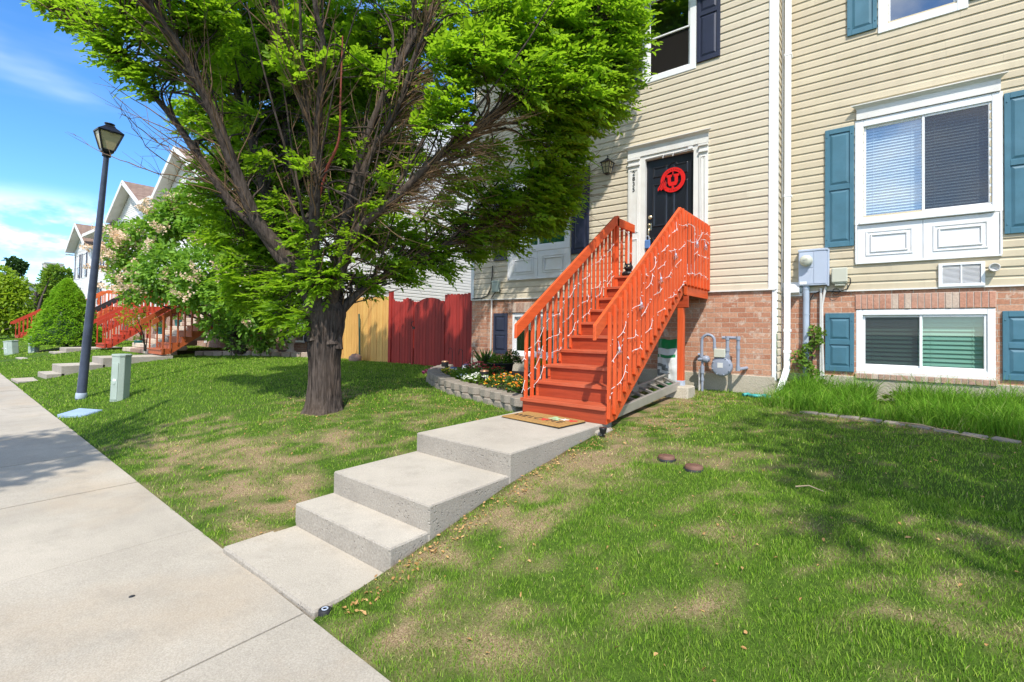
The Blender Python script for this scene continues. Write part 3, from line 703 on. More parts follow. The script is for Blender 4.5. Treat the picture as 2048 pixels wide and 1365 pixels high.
# wall lantern
def lantern(root, x, y, z):
    l = MB(); l.lathe([(.055,0),(.055,.015),(.03,.03),(0,.032)], (x,y,z+.02), 14, 0, 'y')
    l.tube([(x,y-.02,z+.02),(x,y-.07,z+.05),(x,y-.115,z+.10),(x,y-.125,z+.15),(x,y-.105,z+.175),(x,y-.085,z+.155)], .008, 8)
    cy = y-.115; cz = z-.02
    def fr(w0, h0, w1, h1, m=0):
        vs = [(x+a*w0, cy+b_*w0, cz+h0) for a,b_ in ((-1,-1),(1,-1),(1,1),(-1,1))] + [(x+a*w1, cy+b_*w1, cz+h1) for a,b_ in ((-1,-1),(1,-1),(1,1),(-1,1))]
        l.add(vs, [(3,2,1,0),(4,5,6,7)] + [(i,(i+1)%4,4+(i+1)%4,4+i) for i in range(4)], m)
    fr(.105,.06,.035,.115); fr(.035,.115,.028,.135); fr(.112,.05,.105,.06); fr(.045,-.165,.055,-.15); fr(.02,-.185,.045,-.165)
    for a,b_ in ((-1,-1),(1,-1),(1,1),(-1,1)): l.beam((x+a*.054,cy+b_*.054,cz-.155),(x+a*.088,cy+b_*.088,cz+.052),.014,.014)
    for a in (-1,1):
        l.beam((x,cy+a*.055,cz-.15),(x,cy+a*.089,cz+.05),.008,.008); l.beam((x+a*.055,cy,cz-.15),(x+a*.089,cy,cz+.05),.008,.008)
        l.beam((x-.073,cy+a*.073,cz-.04),(x+.073,cy+a*.073,cz-.04),.007,.007); l.beam((x+a*.073,cy-.073,cz-.04),(x+a*.073,cy+.073,cz-.04),.007,.007)
    o = l.build('wall_lantern', M['black'], root)
    g = MB(); vs = [(x+a*.050, cy+b_*.050, cz-.15) for a,b_ in ((-1,-1),(1,-1),(1,1),(-1,1))] + [(x+a*.083, cy+b_*.083, cz+.05) for a,b_ in ((-1,-1),(1,-1),(1,1),(-1,1))]
    g.add(vs, [(i,(i+1)%4,4+(i+1)%4,4+i) for i in range(4)]); g.build('lantern_glass', M['amber'], o)
    return o
lantern(mh, -4.22, YM-.018, 3.20)
# telephone box, cable and conduit at the left corner
t = MB(); t.box(-7.135,-6.92,YM-.095,YM-.017,.85,1.11); t.box(-7.14,-6.915,YM-.10,YM-.06,1.07,1.115); t.build('telephone_box', M['pedestal'], mh, bevel=.012)
t = MB(); t.tube([(-7.16,YM-.03,1.47),(-7.165,YM-.035,1.25),(-7.21,YM-.03,.95),(-7.3,YM-.03,.79),(-7.45,YM-.035,.735),(-7.79,YM-.035,.72)], .011, 8)
t.tube([(-7.03,YM-.06,.86),(-7.08,YM-.06,.80),(-7.15,YM-.05,.75),(-7.17,YM-.04,.70)], .009, 8); t.tube([(-6.93,YM-.06,.95),(-6.90,YM-.06,.9),(-6.91,YM-.05,.82)], .009, 8); t.build('cable', M['rubber'], mh)
t = MB(); t.tube([(-7.17,YM-.03,.72),(-7.185,YM-.03,-.95)], .02, 10); t.build('conduit', M['pvc'], mh)
# string of icicle lights still tacked round the door frame: clip marks
k = MB(); k.box(-2.72,-2.64,YM-.052,YM-.031,3.19,3.235); k.tube([(-3.5,YM-.035,3.18),(-3.2,YM-.037,3.19),(-2.9,YM-.036,3.185),(-2.66,YM-.037,3.20)], .006, 6)
for xx in (-3.16,-2.98): k.tube([(xx,YM-.036,3.19),(xx-.01,YM-.037,3.13)], .006, 6)
k.build('light_clip', M['wire'], mh)

# door sign: a red drum-and-feather roundel with a block U
sg = thing('door_sign', 'round red metal sign with a block letter U and feathers hanging on the black door', 'sign', (-3.02,YM+.03,2.72))
cx, cz, ys = -3.005, 2.722, YM+.022
ring = MB()
def annulus(mb, c, r0, r1, y0, y1, n=48, sq=1):
    vs = []
    for j in range(n):
        a = 2*math.pi*j/n
        for r, yv in ((r0,y0),(r1,y0),(r1,y1),(r0,y1)): vs.append((c[0]+r*math.cos(a), yv, c[1]+r*math.sin(a)))
    fs = []
    for j in range(n):
        k = (j+1)%n
        for q in range(4): fs.append((j*4+q, j*4+(q+1)%4, k*4+(q+1)%4, k*4+q))
    mb.add(vs, fs)
annulus(ring, (cx,cz), .152, .222, ys, ys-.008)
ring.box(cx-.008,cx+.008,ys-.006,ys,cz+.09,cz+.156); ring.box(cx-.02,cx+.02,ys-.006,ys,cz-.156,cz-.10)
ring.build('roundel', M['sign_red'], sg)
u = MB()
U = [(-.095,.083),(-.012,.083),(-.012,.05),(-.028,.05),(-.028,-.035),(-.012,-.055),(.012,-.055),(.028,-.035),(.028,.05),(.012,.05),(.012,.083),(.095,.083),(.095,.047),(.072,.047),(.072,-.06),(.042,-.096),(-.042,-.096),(-.072,-.06),(-.072,.047),(-.095,.047)]
def slab(mb, polys, y0, y1):
    for poly in polys: mb.prism([(cx+a,cz+b) for a,b in poly], y0, y1, 'xz')
slab(u, [[(-.115,.098),(-.016,.098),(-.016,.055),(-.115,.055)],[(.016,.098),(.115,.098),(.115,.055),(.016,.055)],[(-.092,.055),(-.034,.055),(-.034,-.035),(-.092,-.05)],[(.034,.055),(.092,.055),(.092,-.05),(.034,-.035)],[(-.092,-.05),(-.034,-.035),(.034,-.035),(.092,-.05),(.062,-.105),(-.062,-.105)]], ys-.009, ys-.001)
u.build('letter', M['sign_red'], sg)
ft = MB()
for (a, L, off) in ((-118,.21,-.17),(-110,.20,-.145),(-100,.17,-.12)):
    aa = RAD(a); dx, dz = math.cos(aa), math.sin(aa); bx, bz = cx+off, cz+.02; nx_, nz_ = -dz, dx; wv = .024
    ft.prism([(bx,bz),(bx+dx*L*.35+nx_*wv*.7,bz+dz*L*.35+nz_*wv*.7),(bx+dx*L*.8+nx_*wv,bz+dz*L*.8+nz_*wv),(bx+dx*L,bz+dz*L),(bx+dx*L*.8-nx_*wv,bz+dz*L*.8-nz_*wv),(bx+dx*L*.35-nx_*wv*.6,bz+dz*L*.35-nz_*wv*.6)][::-1], ys-.016, ys-.010, 'xz')
ft.build('feather', M['sign_red'], sg)
ln = MB()
for (a, L, off) in ((-118,.17,-.165),(-110,.16,-.14),(-100,.13,-.115)):
    aa = RAD(a); bx, bz = cx+off, cz+.02
    ln.tube([(bx,ys-.018,bz),(bx+math.cos(aa)*L,ys-.018,bz+math.sin(aa)*L)], .0035, 5)
for txt, r, a0, st, sz in (('TOGETHER',.186,135,-12.5,.030),('UTES',-.186,-107,12,.030)):
    for i, ch in enumerate(txt):
        a = RAD(a0+st*i); vs, fs = text_mesh(ch, sz, .0015); rt = (a-math.pi/2) if r > 0 else (a+math.pi/2); R_ = abs(r)
        ln.add([(cx+R_*math.cos(a)+x*math.cos(rt)-y*math.sin(rt), ys-.0095-z, cz+R_*math.sin(a)+x*math.sin(rt)+y*math.cos(rt)) for x,y,z in vs], fs)
ln.build('lettering', M['black'], sg)
lb = thing('key_lockbox', 'blue realtor key lockbox hanging from the brass door handle', 'lockbox', (-3.44,YM,1.6))
q = MB(); q.box(-3.50,-3.40,YM-.045,YM+.005,1.52,1.68); q.build('lockbox_body', M['padlock'], lb, bevel=.012)
q = MB(); q.tube([(-3.478,YM-.02,1.675),(-3.478,YM-.02,1.735),(-3.466,YM-.02,1.755),(-3.434,YM-.02,1.755),(-3.422,YM-.02,1.735),(-3.422,YM-.02,1.675)], .007, 8); q.build('shackle', M['grey_metal'], lb)

# ------------------------------------------------------------------ the right townhouse
rh = thing('townhouse', 'tan sided townhouse with blue shutters and electric meter, right of the white downspout', 'house', (1.8,9.0,-1.0))
RX0, RX1 = XR+.02, 6.2
hs = [(-.25,1.11,1.77,3.15),(.04,.80,4.62,6.1)]
w = MB(); siding(w, RX0, RX1, .675, ROOFZ, YR, 'y-', hs); siding(w, YR, 19, .675, ROOFZ, RX1, 'x+'); w.build('siding_wall', M['siding_tan'], rh)
b = MB(); flatwall(b, RX0, RX1, -.64, .675, YR+.004, 'y-', [(-.345,1.155,-.555,.372)], 0, .12); flatwall(b, YR, 19, -.64, .675, RX1, 'x+', (), 0); b.build('brick_base', M['brick'], rh)
f = MB(); f.box(RX0, RX1, YR-.02, YR+.25, -1.6, -.64); f.build('foundation', M['found'], rh, bevel=.01)
s = MB(); s.box(RX0+.1, RX1, YR-.03, YR-.001, .653, .674); s.build('starter_strip', M['trim'], rh)
roof_plain(rh, RX0, RX1+.1, YR, 19, ROOFZ, 9.0)
window(rh, -.365,1.235, 1.655,3.255, YR, .105, 'slide', (.043, RAD(52), 'blind', (0,1)), (1,), 'glass', 'screen')
sl = MB(); sl.box(-.31,1.16,YR-.075,YR-.031,1.655,1.70); sl.build('window_sill', M['white'], rh, bevel=.006)
apron(rh, -.357,1.222, 1.06,1.65, YR, 2, .425)
cornice(rh, -.345,1.215, 3.262,3.42, YR, 'window_cornice')
shutter(rh, -.748,-.375, 1.35,3.20, YR-.017, 'shut_blue'); shutter(rh, 1.245,1.62, 1.345,3.21, YR-.017, 'shut_blue')
window(rh, -.35,1.165, -.56,.37, YR+.03, .082, 'slide', (.062, RAD(68), 'blind_teal', (0,1)), (0,), 'glass_dim', 'screen')
shutter(rh, -.742,-.372, -.575,.322, YR, 'shut_blue'); shutter(rh, 1.225,1.6, -.575,.33, YR, 'shut_blue')
soldier(rh, -.36,1.17, .378,.60, YR, 21, 'lintel', 'brick_a'); soldier(rh, -.36,1.17, -.668,-.585, YR, 22, 'sill', 'brick_b', .045)
sl = MB(); sl.box(-.345,1.16,YR-.03,YR+.06,-.583,-.562); sl.build('sill_cap', M['trim'], rh)
window(rh, -.085,.905, 4.51,6.2, YR, .115, 'hung', None, (), 'glass')
shutter(rh, -.465,-.095, 4.60,6.18, YR-.017, 'shut_blue', 2, .55); shutter(rh, .915,1.285, 4.60,6.18, YR-.017, 'shut_blue', 2, .55)
# electric meter cabinet
e = MB(); e.box(-1.095,-.715,YR-.13,YR-.017,.76,1.31); e.box(-1.10,-.70,YR-.14,YR-.01,1.30,1.335); e.box(-.715,-.685,YR-.10,YR-.017,.745,1.325)
em = e.build('meter_cabinet', M['grey_metal'], rh, bevel=.006)
e = MB(); e.box(-.885,-.722,YR-.137,YR-.131,.785,1.285); e.box(-1.085,-.897,YR-.136,YR-.131,.785,1.03); e.box(-1.085,-.897,YR-.136,YR-.131,1.045,1.285); e.box(-.98,-.965,YR-.148,YR-.136,.99,1.01); e.build('cabinet_door', M['grey_metal'], em, bevel=.002)
e = MB(); e.lathe([(.088,0),(.09,.03),(.083,.036),(.083,.085),(.07,.105),(0,.112)], (-.985,YR-.135,1.15), 24, 0, 'y'); e.box(-1.015,-.955,YR-.252,YR-.246,1.155,1.18); e.build('electric_meter', M['beige_box'], em)
e = MB(); e.box(-1.075,-.98,YR-.1375,YR-.1365,.78,.825); e.build('warning_label', M['white'], em)
e = MB(); e.box(-.645,-.46,YR-.12,YR-.02,.77,1.0); e.box(-.655,-.45,YR-.135,YR-.09,.79,1.015); e.box(-.62,-.48,YR-.11,YR-.03,.735,.77); e.build('telephone_box', M['beige_box'], rh, bevel=.012)
e = MB(); e.tube([(-.45,YR-.06,.87),(-.42,YR-.06,.85),(-.415,YR-.06,.78),(-.46,YR-.05,.69),(-.56,YR-.04,.655),(-.80,YR-.04,.67),(-.90,YR-.05,.63),(-.945,YR-.05,.53),(-.95,YR-.05,.2),(-.94,YR-.05,-.1),(-.91,YR-.05,-.38),(-.93,YR-.05,-.7)], .008, 8)
e.tube([(-.6+.045*math.cos(a),YR-.05,.655+.045*math.sin(a)) for a in np.linspace(0,6.28,14)], .006, 6); e.build('cable', M['rubber'], rh)
e = MB(); e.tube([(-.995,YR-.06,.76),(-.998,YR-.06,-1.0)], .045, 14); e.lathe([(.05,0),(.05,.07)], (-.995,YR-.06,.70), 14); e.lathe([(.049,0),(.049,.012)], (-.996,YR-.06,.30), 14); e.lathe([(.049,0),(.049,.012)], (-.997,YR-.06,-.16), 14); e.build('conduit', M['pvc_grey'], rh)
e = MB(); e.tube([(-.80,YR-.04,.72),(-.802,YR-.04,-.75)], .017, 10); e.tube([(-.735,YR-.04,.74),(-.76,YR-.04,.6),(-.785,YR-.04,.45),(-.78,YR-.04,-.2),(-.765,YR-.04,-.72)], .02, 10); e.build('conduit', M['pvc'], rh)
e = MB(); e.prism([(YR-.018,.62),(YR-.16,.655),(YR-.15,.685),(YR-.05,.80),(YR-.018,.80)], -1.30,-1.085, 'yz'); e.box(-1.335,-1.05,YR-.03,YR-.005,.60,.83); e.build('vent_hood', M['white'], rh, bevel=.004)
v = MB(); vx0,vx1,vz0,vz1 = .592,1.06,.675,1.0
v.box(vx0,vx1,YR-.045,YR,vz0,vz0+.04); v.box(vx0,vx1,YR-.045,YR,vz1-.03,vz1); v.box(vx0,vx0+.04,YR-.045,YR,vz0+.04,vz1-.03); v.box(vx1-.04,vx1,YR-.045,YR,vz0+.04,vz1-.03); v.box((vx0+vx1)/2-.008,(vx0+vx1)/2+.008,YR-.04,YR,vz0+.04,vz1-.03)
zz = vz0+.05
while zz < vz1-.04:
    v.add([(vx0+.04,YR-.035,zz-.006),(vx1-.04,YR-.035,zz-.006),(vx1-.04,YR-.018,zz+.007),(vx0+.04,YR-.018,zz+.007)], [(0,1,2,3)]); zz += .0165
v.add([(vx0+.04,YR-.0175,vz0+.04),(vx1-.04,YR-.0175,vz0+.04),(vx1-.04,YR-.0175,vz1-.03),(vx0+.04,YR-.0175,vz1-.03)], [(0,1,2,3)], 1); v.build('air_vent', [M['white'], M['dark']], rh)
v = MB(); v.lathe([(.034,-.02),(.034,.05)], (1.135,YR,.90), 18, 0, 'y'); v.lathe([(.052,.05),(.056,.06),(.056,.13),(.048,.135),(.040,.10),(.0,.09)], (1.14,YR,.905), 20, 0, 'y'); v.build('exhaust_pipe', M['pvc'], rh)
# downspout in the corner
ds = MB(); dx = XR+.115; dyy = YR-.17
ds.box(dx-.045,dx+.045,dyy-.03,dyy+.03,-.60,6.4)
for z in (-.32,.02,2.2,4.5): ds.box(dx-.052,dx+.052,dyy-.035,dyy+.12,z,z+.045)
ds.beam((dx,dyy,-.57),(dx-.03,dyy-.16,-.76),.09,.06,up=(0,1,0)); ds.beam((dx-.03,dyy-.15,-.74),(dx-.07,dyy-.36,-.95),.09,.065,up=(0,1,0))
ds.beam((dx-.066,dyy-.34,-.93),(dx-.0705,dyy-.363,-.953),.075,.05,1,up=(0,1,0))
ds.build('downspout', [M['white'], M['dark']], rh, bevel=.006)

# gas meter standing on its own riser
gm = thing('gas_meter', 'grey gas meter with looped pipes in front of the brick base wall', 'gas meter', (-2.25,8.3,-1.0))
yg = 8.27
g = MB(); g.lathe([(.12,-.06),(.15,-.055),(.162,-.02),(.162,.02),(.15,.055),(.12,.064),(0,.066)], (-2.09,yg,-.55), 26, 0, 'y'); g.box(-2.20,-1.98,yg-.05,yg+.06,-.46,-.36); g.box(-2.235,-1.955,yg-.012,yg+.012,-.63,-.44)
for a in range(8): g.lathe([(.012,.06),(.012,.072),(0,.073)], (-2.09+.14*math.cos(a*.785+.3),yg,-.55+.14*math.sin(a*.785+.3)), 6, 0, 'y')
g.build('meter_body', M['gas'], gm, bevel=.004)
g = MB(); g.box(-2.20,-2.03,yg-.085,yg+.02,-.405,-.265); g.build('meter_dial', M['beige_box'], gm, bevel=.008)
g = MB(); g.box(-2.145,-2.06,yg-.0685,yg-.0665,-.57,-.49); g.build('meter_label', M['bag_white'], gm)
g = MB(); g.tube([(-2.40,yg,-1.05),(-2.40,yg,-.42)], .021, 10); g.tube([(-2.41,yg,-.42),(-2.41,yg,-.16)] + [(-2.31-.10*math.cos(a),yg,-.14+.10*math.sin(a)) for a in np.linspace(0.2,2.94,9)] + [(-2.21,yg,-.18),(-2.205,yg,-.30)], .024, 12)
g.lathe([(.034,-.06),(.034,.06)], (-2.40,yg,-.62), 10); g.lathe([(.03,-.02),(.03,.02)], (-2.205,yg,-.265), 10); g.lathe([(.03,-.025),(.03,.025)], (-2.40,yg,-.78), 10)
g.lathe([(.055,-.03),(.06,0),(.055,.05),(.02,.055)], (-2.35,yg,-.445), 14, 0, 'x'); g.tube([(-2.47,yg,-.45),(-2.28,yg,-.45)], .032, 10); g.tube([(-2.44,yg,-.41),(-2.44,yg-.06,-.36)], .02, 8)
g.build('inlet_pipe', M['gas'], gm)
g = MB(); g.tube([(-2.01,yg,-.36),(-2.01,yg,-.09)], .026, 12); g.tube([(-2.09,yg,-.085),(-1.865,yg,-.085)], .024, 12); g.lathe([(.035,-.03),(.035,.03)], (-2.01,yg,-.09), 12); g.lathe([(.035,-.025),(.035,.025)], (-2.01,yg,-.28), 12); g.lathe([(.036,-.03),(.036,.03)], (-1.85,yg,-.09), 12)
g.tube([(-1.85,yg,-.085),(-1.85,yg,-.56)], .025, 12); g.lathe([(.034,-.04),(.034,.04)], (-1.85,yg,-.57), 12); g.tube([(-1.85,yg,-.585),(-1.80,yg+.10,-.575),(-1.77,YM+.02,-.57)], .026, 12); g.lathe([(.034,-.03),(.034,.03)], (-1.85,yg,-.24), 12); g.build('outlet_pipe', M['gas'], gm)
g = MB(); g.tube([(-2.455,yg+.02,-1.05),(-2.455,yg+.02,-.62)], .012, 8); g.build('tracer_conduit', M['pvc'], gm)
# ------------------------------------------------------------------ wooden stairs
SX0, SX1, SY0, SZ0, NR, RISE, RUN = -3.50, -2.365, 4.72, -1.01, 10, .189, .27
def stair(label, xl, xr, y0, z0, n, rise, run, yw, mats, yl_end=None, group=None, detail=True, rail_l=True, rail_m=None, name='porch_stairs'):
    mu, my, mx = mats
    t = thing(name, label, 'stairs', ((xl+xr)/2, y0, z0), group)
    sl = rise/run; yL = y0+(n-1)*run; zL = z0+n*rise; bv = .004 if detail else 0
    for k in range(1, n):
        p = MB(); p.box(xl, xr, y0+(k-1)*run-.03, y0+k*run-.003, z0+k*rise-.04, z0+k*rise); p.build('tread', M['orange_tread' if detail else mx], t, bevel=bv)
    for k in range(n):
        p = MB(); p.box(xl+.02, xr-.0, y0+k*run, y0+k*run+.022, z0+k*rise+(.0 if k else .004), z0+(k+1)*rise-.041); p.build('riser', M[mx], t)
    def stringer(xa, xb):
        pts = [(y0+.002,z0+.003),(y0+.25,z0+.03),(yL,z0+.03+sl*(yL-y0-.25)),(yL,zL-.042)]
        for k in range(n-1, 0, -1):
            z = z0+k*rise-.041
            pts += [(y0+k*run-.001,z),(y0+(k-1)*run+.001,z)]
        p = MB(); p.prism(pts, xa, xb, 'yz'); return p.build('stringer', M[my], t)
    stringer(xr-.035, xr-.001+.003); stringer(xl+.03, xl+.066)
    # landing
    p = MB(); y = yL-.03; 
    while y < yw-.14: p.box(xl, xr-.0, y, y+.137, zL-.036, zL); y += .142
    p.build('deck', M['orange_tread' if detail else mx], t, bevel=bv)
    p = MB(); p.box(xr-.038, xr+.001, yL+.19, yw-.03, zL-.32, zL-.037); p.box(xl, xl+.038, yL+.19, yw-.03, zL-.32, zL-.037); p.box(xl+.04, xr-.04, yL+.19, yL+.228, zL-.30, zL-.04); p.build('fascia', M[my], t)
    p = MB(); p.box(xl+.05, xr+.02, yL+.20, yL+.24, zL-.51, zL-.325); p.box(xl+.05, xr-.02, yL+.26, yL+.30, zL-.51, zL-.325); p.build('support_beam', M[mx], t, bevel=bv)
    for xx in (xr-.10, xl+.12):
        p = MB(); p.box(xx-.045, xx+.045, yL+.205, yL+.295, -1.0 if not detail else (-.80), zL-.511); p.build('support_post', M[mu], t, bevel=bv)
        if detail:
            p = MB(); p.box(xx-.05,xx+.05,yL+.20,yL+.30,-.815,-.74); p.build('post_bracket', M['grey_metal'], t)
            p = MB(); p.prism([(yL+.02,-1.15),(yL+.44,-1.15),(yL+.40,-.815),(yL+.07,-.815)], xx-.17, xx+.17, 'yz'); p.build('footing', M['found'], t, bevel=.02)
    # hand rails
    zr0, zrl = z0+1.07, zL+.95
    s2 = (zrl-zr0)/((yL-.10)-(y0-.25))
    def rail(xa, xb, yend):
        p = MB(); ya = y0-.25; yb = yL-.07
        p.prism([(ya,zr0-.165),(yb,zr0-.165+s2*(yb-ya)),(yb,zrl),(yL-.10,zrl),(ya,zr0)], xa, xb, 'yz'); p.build('handrail', M[rail_m or my], t, bevel=.005 if detail else 0)
        p = MB(); p.box(xa, xb, yb+.002, yend, zrl-.14, zrl); p.build('landing_rail', M[rail_m or my], t, bevel=.005 if detail else 0)
    def bal(x0, x1, y, zb, zt, cut=.03):
        p = MB(); h = .0185; p.prism([(y-h,zb),(y+h,zb-cut),(y+h,zt-cut),(y-h,zt)], x0, x1, 'yz'); p.build('baluster', M[mu], t, bevel=.003 if detail else 0)
    def side(xr0, xr1, xb0, xb1, yend):
        rail(xr0, xr1, yend)
        nb = 19 if detail else 13
        for i in range(nb):
            y = y0+.025 + i*(yL-.06-y0-.025)/(nb-1)
            zb = z0+.05+sl*(y-y0-.25)+.155 if y > y0+.25 else z0+.055+max(0,(y-y0)*.3)
            bal(xb0, xb1, y, zb, zr0+s2*(y-(y0-.25))-.045)
        k = max(2, int((yend-yL-.02)/.145))
        for i in range(k):
            y = yL+.07 + i*(yend-.04-yL-.07)/max(1,k-1); bal(xb0, xb1, y, zL-.17, zrl-.03)
    side(xr-.040, xr-.001, xr+.0015, xr+.039, yw-.03)
    if rail_l: side(xl+.064, xl+.10, xl+.026, xl+.0625, yl_end or yw-.03)
    if detail:
        p = MB(); p.box(xl+.03,xl+.10,yL-.02,yL+.04,zL-.2,zrl+.03); p.build('corner_post', M[mu], t, bevel=.004)
        p = MB(); p.box(xr-.036,xr-.002,yL+.0,yL+.04,zL-.2,zrl-.142); p.build('corner_post', M[mu], t, bevel=.004)
    return t
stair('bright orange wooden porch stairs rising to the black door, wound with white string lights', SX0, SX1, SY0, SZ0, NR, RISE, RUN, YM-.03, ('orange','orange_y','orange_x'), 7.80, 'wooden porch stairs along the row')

# ------------------------------------------------------------------ string lights
def unit(v):
    v = Vector(v); return v.normalized() if v.length else v
def light_cone():
    m = MB(); m.lathe([(.0042,0),(.0048,.014),(.003,.016),(.0034,.026),(.0015,.036),(0,.037)], n=6); return m
def string_lights(label, X, side, strands, globes):
    t = thing('string_lights', label, 'string lights', (X, 6.0, 0), 'white string lights on the stair rails')
    wm = MB(); spots = []
    for path in strands:
        pts = []; acc = 0; last = None; ph = rng.uniform(0,6)
        for i in range(len(path)-1):
            (ya,za),(yb,zb) = path[i], path[i+1]; L = math.hypot(yb-ya, zb-za); n = max(2, int(L/.03))
            for k in range(n):
                u = k/n; y = ya+(yb-ya)*u; z = za+(zb-za)*u
                w = math.sin(y*9.5+ph)*.022 + math.sin(y*23+ph*2)*.014
                x = X + side*(-.007+.030*math.sin(y*2*math.pi/.39+ph))
                pts.append((x, y-w*.5, z+w))
        wm.tube(pts, .0026, 5)
        for i in range(2, len(pts), 4):
            spots.append(pts[i])
    wm.build('wire', M['wire'], t)
    proto = None; rest = MB(); lc = light_cone()
    for i, p in enumerate(spots):
        d = unit((side*rng.uniform(.1,1), rng.uniform(-1,1), rng.uniform(-1,1))); q = Vector((0,0,1)).rotation_difference(d)
        p = (p[0]+side*.003, p[1], p[2])
        if i < 95:
            if proto is None: 
                proto = npmesh('mini_light', np.array(lc.v)+np.array(p)*0+np.array(OFF[t.name]), lc.f, M['wire'], t, sm=True); o = proto
            else: o = proto.copy(); COL.objects.link(o); o.parent = t
            o.location = Vector(p)-Vector(OFF[t.name]); o.rotation_euler = q.to_euler()
        else:
            rest.add([Vector(p)+q@Vector(v) for v in lc.v], lc.f, 0, True)
    if rest.v: o = rest.build('mini_light', M['wire'], t); o['kind'] = 'stuff'
    for (y,z) in globes:
        g = MB(); c = (X+side*.03, y, z)
        g.lathe([(.013,.028),(.013,.055),(.009,.058),(0,.06)], c, 12); g.tube([(c[0],y,z+.058),(c[0]-side*.02,y+.01,z+.12)], .003, 5); o = g.build('globe_bulb', M['grey_metal'], t)
        g = MB(); g.lathe([(0,-.034),(.018,-.03),(.03,-.014),(.033,.002),(.026,.018),(.013,.03)], c, 14); g.build('bulb_glass', M['clear'], o)
def zs(y, h): return -1.01 + .70*(y-4.72) + h
st_r = [[(4.70,.0+zs(4.7,.30)),(5.3,zs(5.3,.33)),(6.1,zs(6.1,.30)),(6.6,zs(6.6,.18)),(7.15,.78),(7.45,.93),(8.35,.90)],
        [(4.74,zs(4.74,.66)),(5.3,zs(5.3,.58)),(5.9,zs(5.9,.62)),(6.6,zs(6.6,.55)),(6.95,zs(6.95,.5))],
        [(4.72,zs(4.72,.85)),(5.2,zs(5.2,.82)),(5.9,zs(5.9,.88)),(6.5,zs(6.5,.85)),(7.1,1.28),(7.5,1.40),(7.9,1.48),(8.38,1.52)],
        [(5.6,zs(5.6,1.0)),(6.2,zs(6.2,1.03)),(6.9,zs(6.9,1.05)),(7.3,1.60),(7.8,1.55),(8.38,1.62)],
        [(7.55,1.18),(7.9,1.24),(8.36,1.22)]]
string_lights('white string lights with clear globe bulbs woven through the right stair railing', SX1+.040, 1, st_r, [(6.65,1.03),(6.10,.65),(5.47,.29),(4.88,-.23),(7.6,1.33),(8.05,1.36)])
st_l = [[(4.6,zs(4.6,.72)),(5.2,zs(5.2,.76)),(5.9,zs(5.9,.80)),(6.6,zs(6.6,.78)),(7.1,1.42),(7.25,1.48),(7.75,1.30)],
        [(4.6,zs(4.6,.35)),(5.1,zs(5.1,.52)),(5.8,zs(5.8,.50)),(6.5,zs(6.5,.42)),(7.0,zs(7.0,.36)),(7.2,.98),(7.7,1.02)],
        [(4.75,zs(4.75,.22)),(5.3,zs(5.3,.28)),(6.1,zs(6.1,.25)),(7.0,zs(7.0,.28))],[(7.3,1.62),(7.75,1.66)]]
string_lights('white mini string lights woven through the left stair railing', SX0+.064, 1, st_l, [(4.95,-.28)])

# ------------------------------------------------------------------ door mat
def place(o, loc, rz): o.location = loc; o.rotation_euler = (0,0,rz)
mt = thing('doormat', 'brown coir WELCOME doormat with red flowers at the foot of the orange stairs', 'doormat', (0,0,0))
m_ = MB(); m_.box(-.415,.415,-.23,.23,.004,.022); m_.build('mat_pile', M['coir'], mt, bevel=.006)
m_ = MB(); m_.box(-.42,.42,-.235,.235,0,.0045); m_.build('mat_backing', M['rubber'], mt)
m_ = MB()
for i, (ch, x) in enumerate(zip('WELCME', (-.31,-.205,-.115,-.025,.17,.285))):
    vs, fs = text_mesh(ch, .15, .0008); m_.add([(px*.95+x, py-.05, pz+.0238) for px,py,pz in vs], fs)
m_.build('lettering', M['ink'], mt)
def blob(mb, cx, cy, r, k, z, ph=0):
    vs = [(cx,cy,z+.002)] + [(cx+r*(.72+.28*math.cos(k*a+ph))*math.cos(a), cy+r*(.72+.28*math.cos(k*a+ph))*math.sin(a), z) for a in np.linspace(0,2*math.pi,40,endpoint=False)]
    mb.add(vs, [(0,1+i,1+(i+1)%40) for i in range(40)])
m_ = MB(); blob(m_,.07,-.045,.075,5,.0235); blob(m_,.34,.10,.07,5,.0235); m_.build('printed_flower', M['mat_red'], mt)
m_ = MB(); blob(m_,.10,.10,.085,3,.0232); blob(m_,.17,.03,.05,3,.0232,1); m_.build('printed_leaf', M['mat_green'], mt)
m_ = MB(); blob(m_,.235,.10,.06,6,.0238); m_.build('printed_flower', M['mat_white'], mt)
place(mt, (-3.02,4.47,-1.003), RAD(-6))

# cat on a pumpkin, and the white jar on the landing
ct = thing('cat_pumpkin', 'black ceramic cat head on a ribbed pumpkin at the top of the orange stairs', 'ornament', (-3.30,7.33,.88))
p = MB(); n = 40; prof = [(.03,0),(.085,.012),(.108,.04),(.105,.07),(.07,.095),(.02,.10)]
vs = []
for r, z in prof:
    for j in range(n):
        a = 2*math.pi*j/n; rr = r*(.90+.10*abs(math.cos(a*5))); vs.append((-3.30+rr*math.cos(a), 7.33+rr*math.sin(a), .88+z))
p.add(vs, [(i*n+j,i*n+(j+1)%n,(i+1)*n+(j+1)%n,(i+1)*n+j) for i in range(len(prof)-1) for j in range(n)] + [tuple(range((len(prof)-1)*n, len(prof)*n))], 0, True); p.build('pumpkin', M['black'], ct)
p = MB(); c = (-3.295,7.315,1.035)
p.lathe([(0,-.065),(.045,-.052),(.068,-.02),(.072,.01),(.058,.042),(.03,.06),(0,.065)], c, 20)
for s in (-1,1):
    p.add([(c[0]+s*.02,c[1]-.02,c[2]+.045),(c[0]+s*.066,c[1]-.015,c[2]+.02),(c[0]+s*.052,c[1]-.01,c[2]+.11),(c[0]+s*.045,c[1]+.025,c[2]+.035)], [(0,1,2),(1,3,2),(3,0,2),(0,3,1)])
